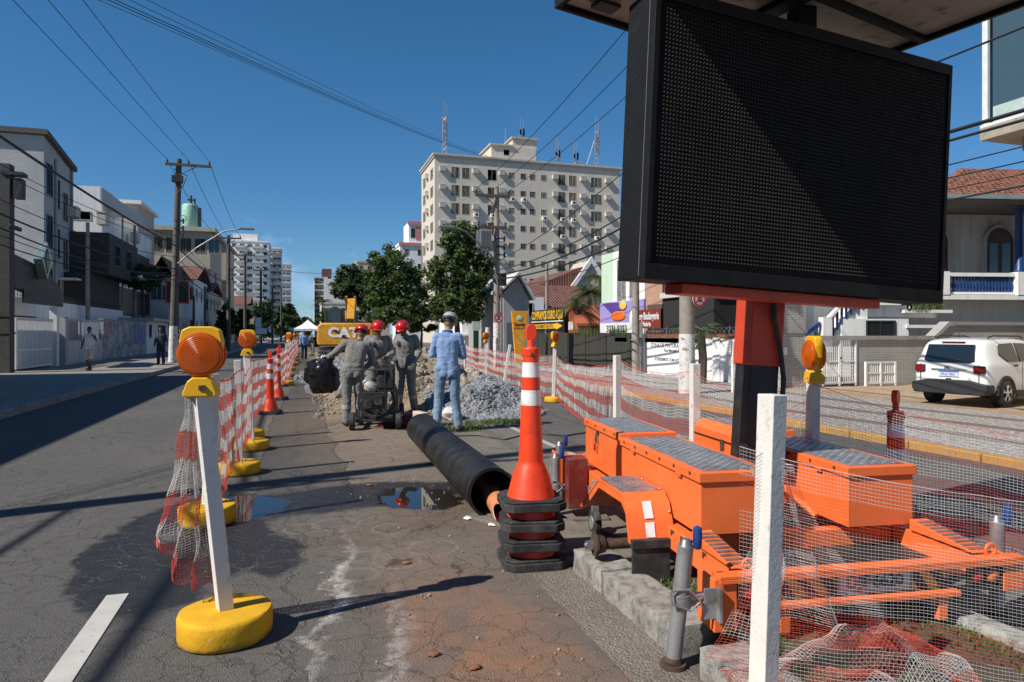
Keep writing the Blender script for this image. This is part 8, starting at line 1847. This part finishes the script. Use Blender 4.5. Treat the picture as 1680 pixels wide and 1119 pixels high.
for s in (-1, 1):
    sw = lambda y, z: (s*(.895-max(0, (z-1.04))*.31), y, z)
    panel('side_window', [sw(.62, 1.28), sw(.70, 1.54), sw(1.38, 1.56), sw(1.42, 1.10), sw(.95, 1.10)], MAT['car_glass'], th=.03); panel('side_window', [sw(1.50, 1.10), sw(1.46, 1.56), sw(2.15, 1.54), sw(2.55, 1.12)], MAT['car_glass'], th=.03)
    b = MB(); b.box(s*.52-.13, s*.52+.13 if s > 0 else s*.52+.13, -.035, .12, .83, 1.02); tl = b.build('tail_light', MAT['car_trim'], bo, bevel=.03, smooth=None)
    tl.location = (s*.18, .005, 0); b = MB(); b.box(s*.52-.10, s*.52+.10, -.045, -.036, .85, 1.0); b.build('lens', M('tail_red', (.20, .008, .012), .15) if s < 0 else bpy.data.materials['tail_red'], tl, bevel=.02, smooth=None)
    b = MB(); b.tube([(s*.62, .55, 1.69), (s*.63, .75, 1.745), (s*.63, 2.0, 1.735), (s*.62, 2.2, 1.68)], .02, 8); b.build('roof_rail', MAT['car_trim'], bo)
    b = MB(); b.box(s*.905-.015, s*.905+.015, 1.18, 1.36, .99, 1.03); b.build('door_handle', MAT['car_trim'], bo, bevel=.008, smooth=None)
    for yy in (.98, 2.05):
        b = MB(); b.box(s*.9-.004+(.006 if s > 0 else -.006), s*.9+.004+(.006 if s > 0 else -.006), yy+.6-.004, yy+.6+.004, .42, 1.03); b.build('door_gap', MAT['car_trim'], bo, smooth=None)
    for yw in (.82, 3.38):
        b = MB(); c = [(yw+.40*cos(a), .36+.40*sin(a)) for a in [pi*k/14-.18 for k in range(15)]]; c = [(yw+.435*cos(a), .34+.435*sin(a)) for a in [-.1+(pi+.2)*k/16 for k in range(17)]]; ci = [(yw+.35*cos(a), .34+.35*sin(a)) for a in [-.1+(pi+.2)*k/16 for k in range(17)]]
        b.prism(c+ci[::-1], 'x', min(s*.80, s*.93), max(s*.80, s*.93)); b.build('wheel_arch', MAT['car_trim'], bo, bevel=.012, smooth=40)
        b = MB(); b.prism([(yw+.352*cos(a), .34+.352*sin(a)) for a in [2*pi*k/24 for k in range(24)]], 'x', min(s*.70, s*.908), max(s*.70, s*.908)); b.build('wheel_well', MAT['void'], bo, smooth=None)
        wx = s*.80; b = MB(); b.lathe([(.20, -.11), (.30, -.115), (.335, -.09), (.34, 0), (.335, .09), (.30, .115), (.20, .11)], 36, (wx+s*.025, yw, .34), Matrix.Rotation(pi/2, 3, 'Y'), cap=False); ty = b.build('wheel', MAT['rubber'], CR, smooth=40)
        b = MB(); b.lathe([(.205, .0), (.215, .02), (.205, .035), (.19, .02)], 30, (wx+s*.10, yw, .34), Matrix.Rotation(s*pi/2, 3, 'Y'), cap=False); b.cyl((wx+s*.10, yw, .34), (wx+s*.145, yw, .34), .055, .045, 12)
        for k in range(5):
            a = k*2*pi/5+.3; u = Vector((0, cos(a), sin(a))); v = Vector((0, -sin(a), cos(a))); c0 = Vector((wx+s*.125, yw, .34)); b.tube([c0+u*.03, c0+u*.12+v*.0, c0+u*.2+v*.035], [.03, .022, .02], 6); b.tube([c0+u*.12, c0+u*.2-v*.035], [.022, .02], 6)
        b.build('rim', MAT['alloy'], ty, smooth=40); b = MB(); b.cyl((wx+s*.03, yw, .34), (wx+s*.09, yw, .34), .2, n=24); b.build('brake_disc', MAT['void'], ty)
    b = MB(); b.box(s*.90-.02, s*.90+.02, 1.28, 2.94, .24, .40); b.build('sill_trim', MAT['car_trim'], bo, bevel=.015, smooth=None)
b = MB(); b.prism([(-.84, .30), (.84, .30), (.90, .42), (.90, .56), (.74, .60), (.5, .66), (-.5, .66), (-.74, .60), (-.90, .56), (-.90, .42)], 'y', -.06, .32); b.build('rear_bumper', MAT['car_trim'], bo, bevel=.03, smooth=None)
b = MB(); b.box(-.24, .24, -.022, .0, .74, .88); npl = b.build('number_plate', M('plate_white', (.55, .60, .72), .4), bo, smooth=None); b = MB(); b.box(-.24, .24, -.026, -.0225, .845, .88); b.build('plate_band', M('plate_blue', (.04, .12, .42), .4), npl, smooth=None)
text_mesh('lettering', 'FKG 7B21', .085, M('plate_ink', (.09, .13, .30), .5), npl, (0, -.0235, .79), FACE_S, .001, squeeze=1.0, bold=.002)
b = MB()
for q in ((-.70, -.69, .62, 1.04), (.69, .70, .62, 1.04)): b.box(q[0], q[1], -.012, .05, q[2], q[3])
b.build('tailgate_gap', MAT['car_trim'], bo, smooth=None); b = MB(); b.cyl((.0, -.02, 1.12), (.28, -.0, 1.16), .01, n=6); b.build('wiper', MAT['car_trim'], bo)
b = MB(); b.box(-.42, .42, -.035, .0, .905, .925); b.build('chrome_strip', MAT['alloy'], bo, smooth=None); text_mesh('badge', 'Jeep', .075, MAT['car_trim'], bo, (-.02, -.038, .965), FACE_S, .002, bold=.003); text_mesh('badge', '1.8', .05, MAT['car_trim'], bo, (.48, -.03, .70), FACE_S, .002)
b = MB(); b.box(-.28, .28, .17, .24, 1.585, 1.605); b.build('brake_light', bpy.data.materials['tail_red'], bo, smooth=None); b = MB(); b.tube([(0, .5, 1.69), (.0, .42, 1.9)], .006, 5); b.build('antenna', MAT['car_trim'], bo)
b = MB(); b.box(-.06, .06, -.03, .0, .665, .69); b.build('latch', MAT['car_trim'], bo, smooth=None)
S = .79; ph_ = radians(61); d = W(cos(ph_), -sin(ph_)); f = W(sin(ph_), cos(ph_)); c = W(9.49, 13.2, .085)-d*.825*S-f*.82*S
CR.location = c; CR.scale = (S, S, S); CR.rotation_euler = (0, 0, atan2(d.y, d.x))
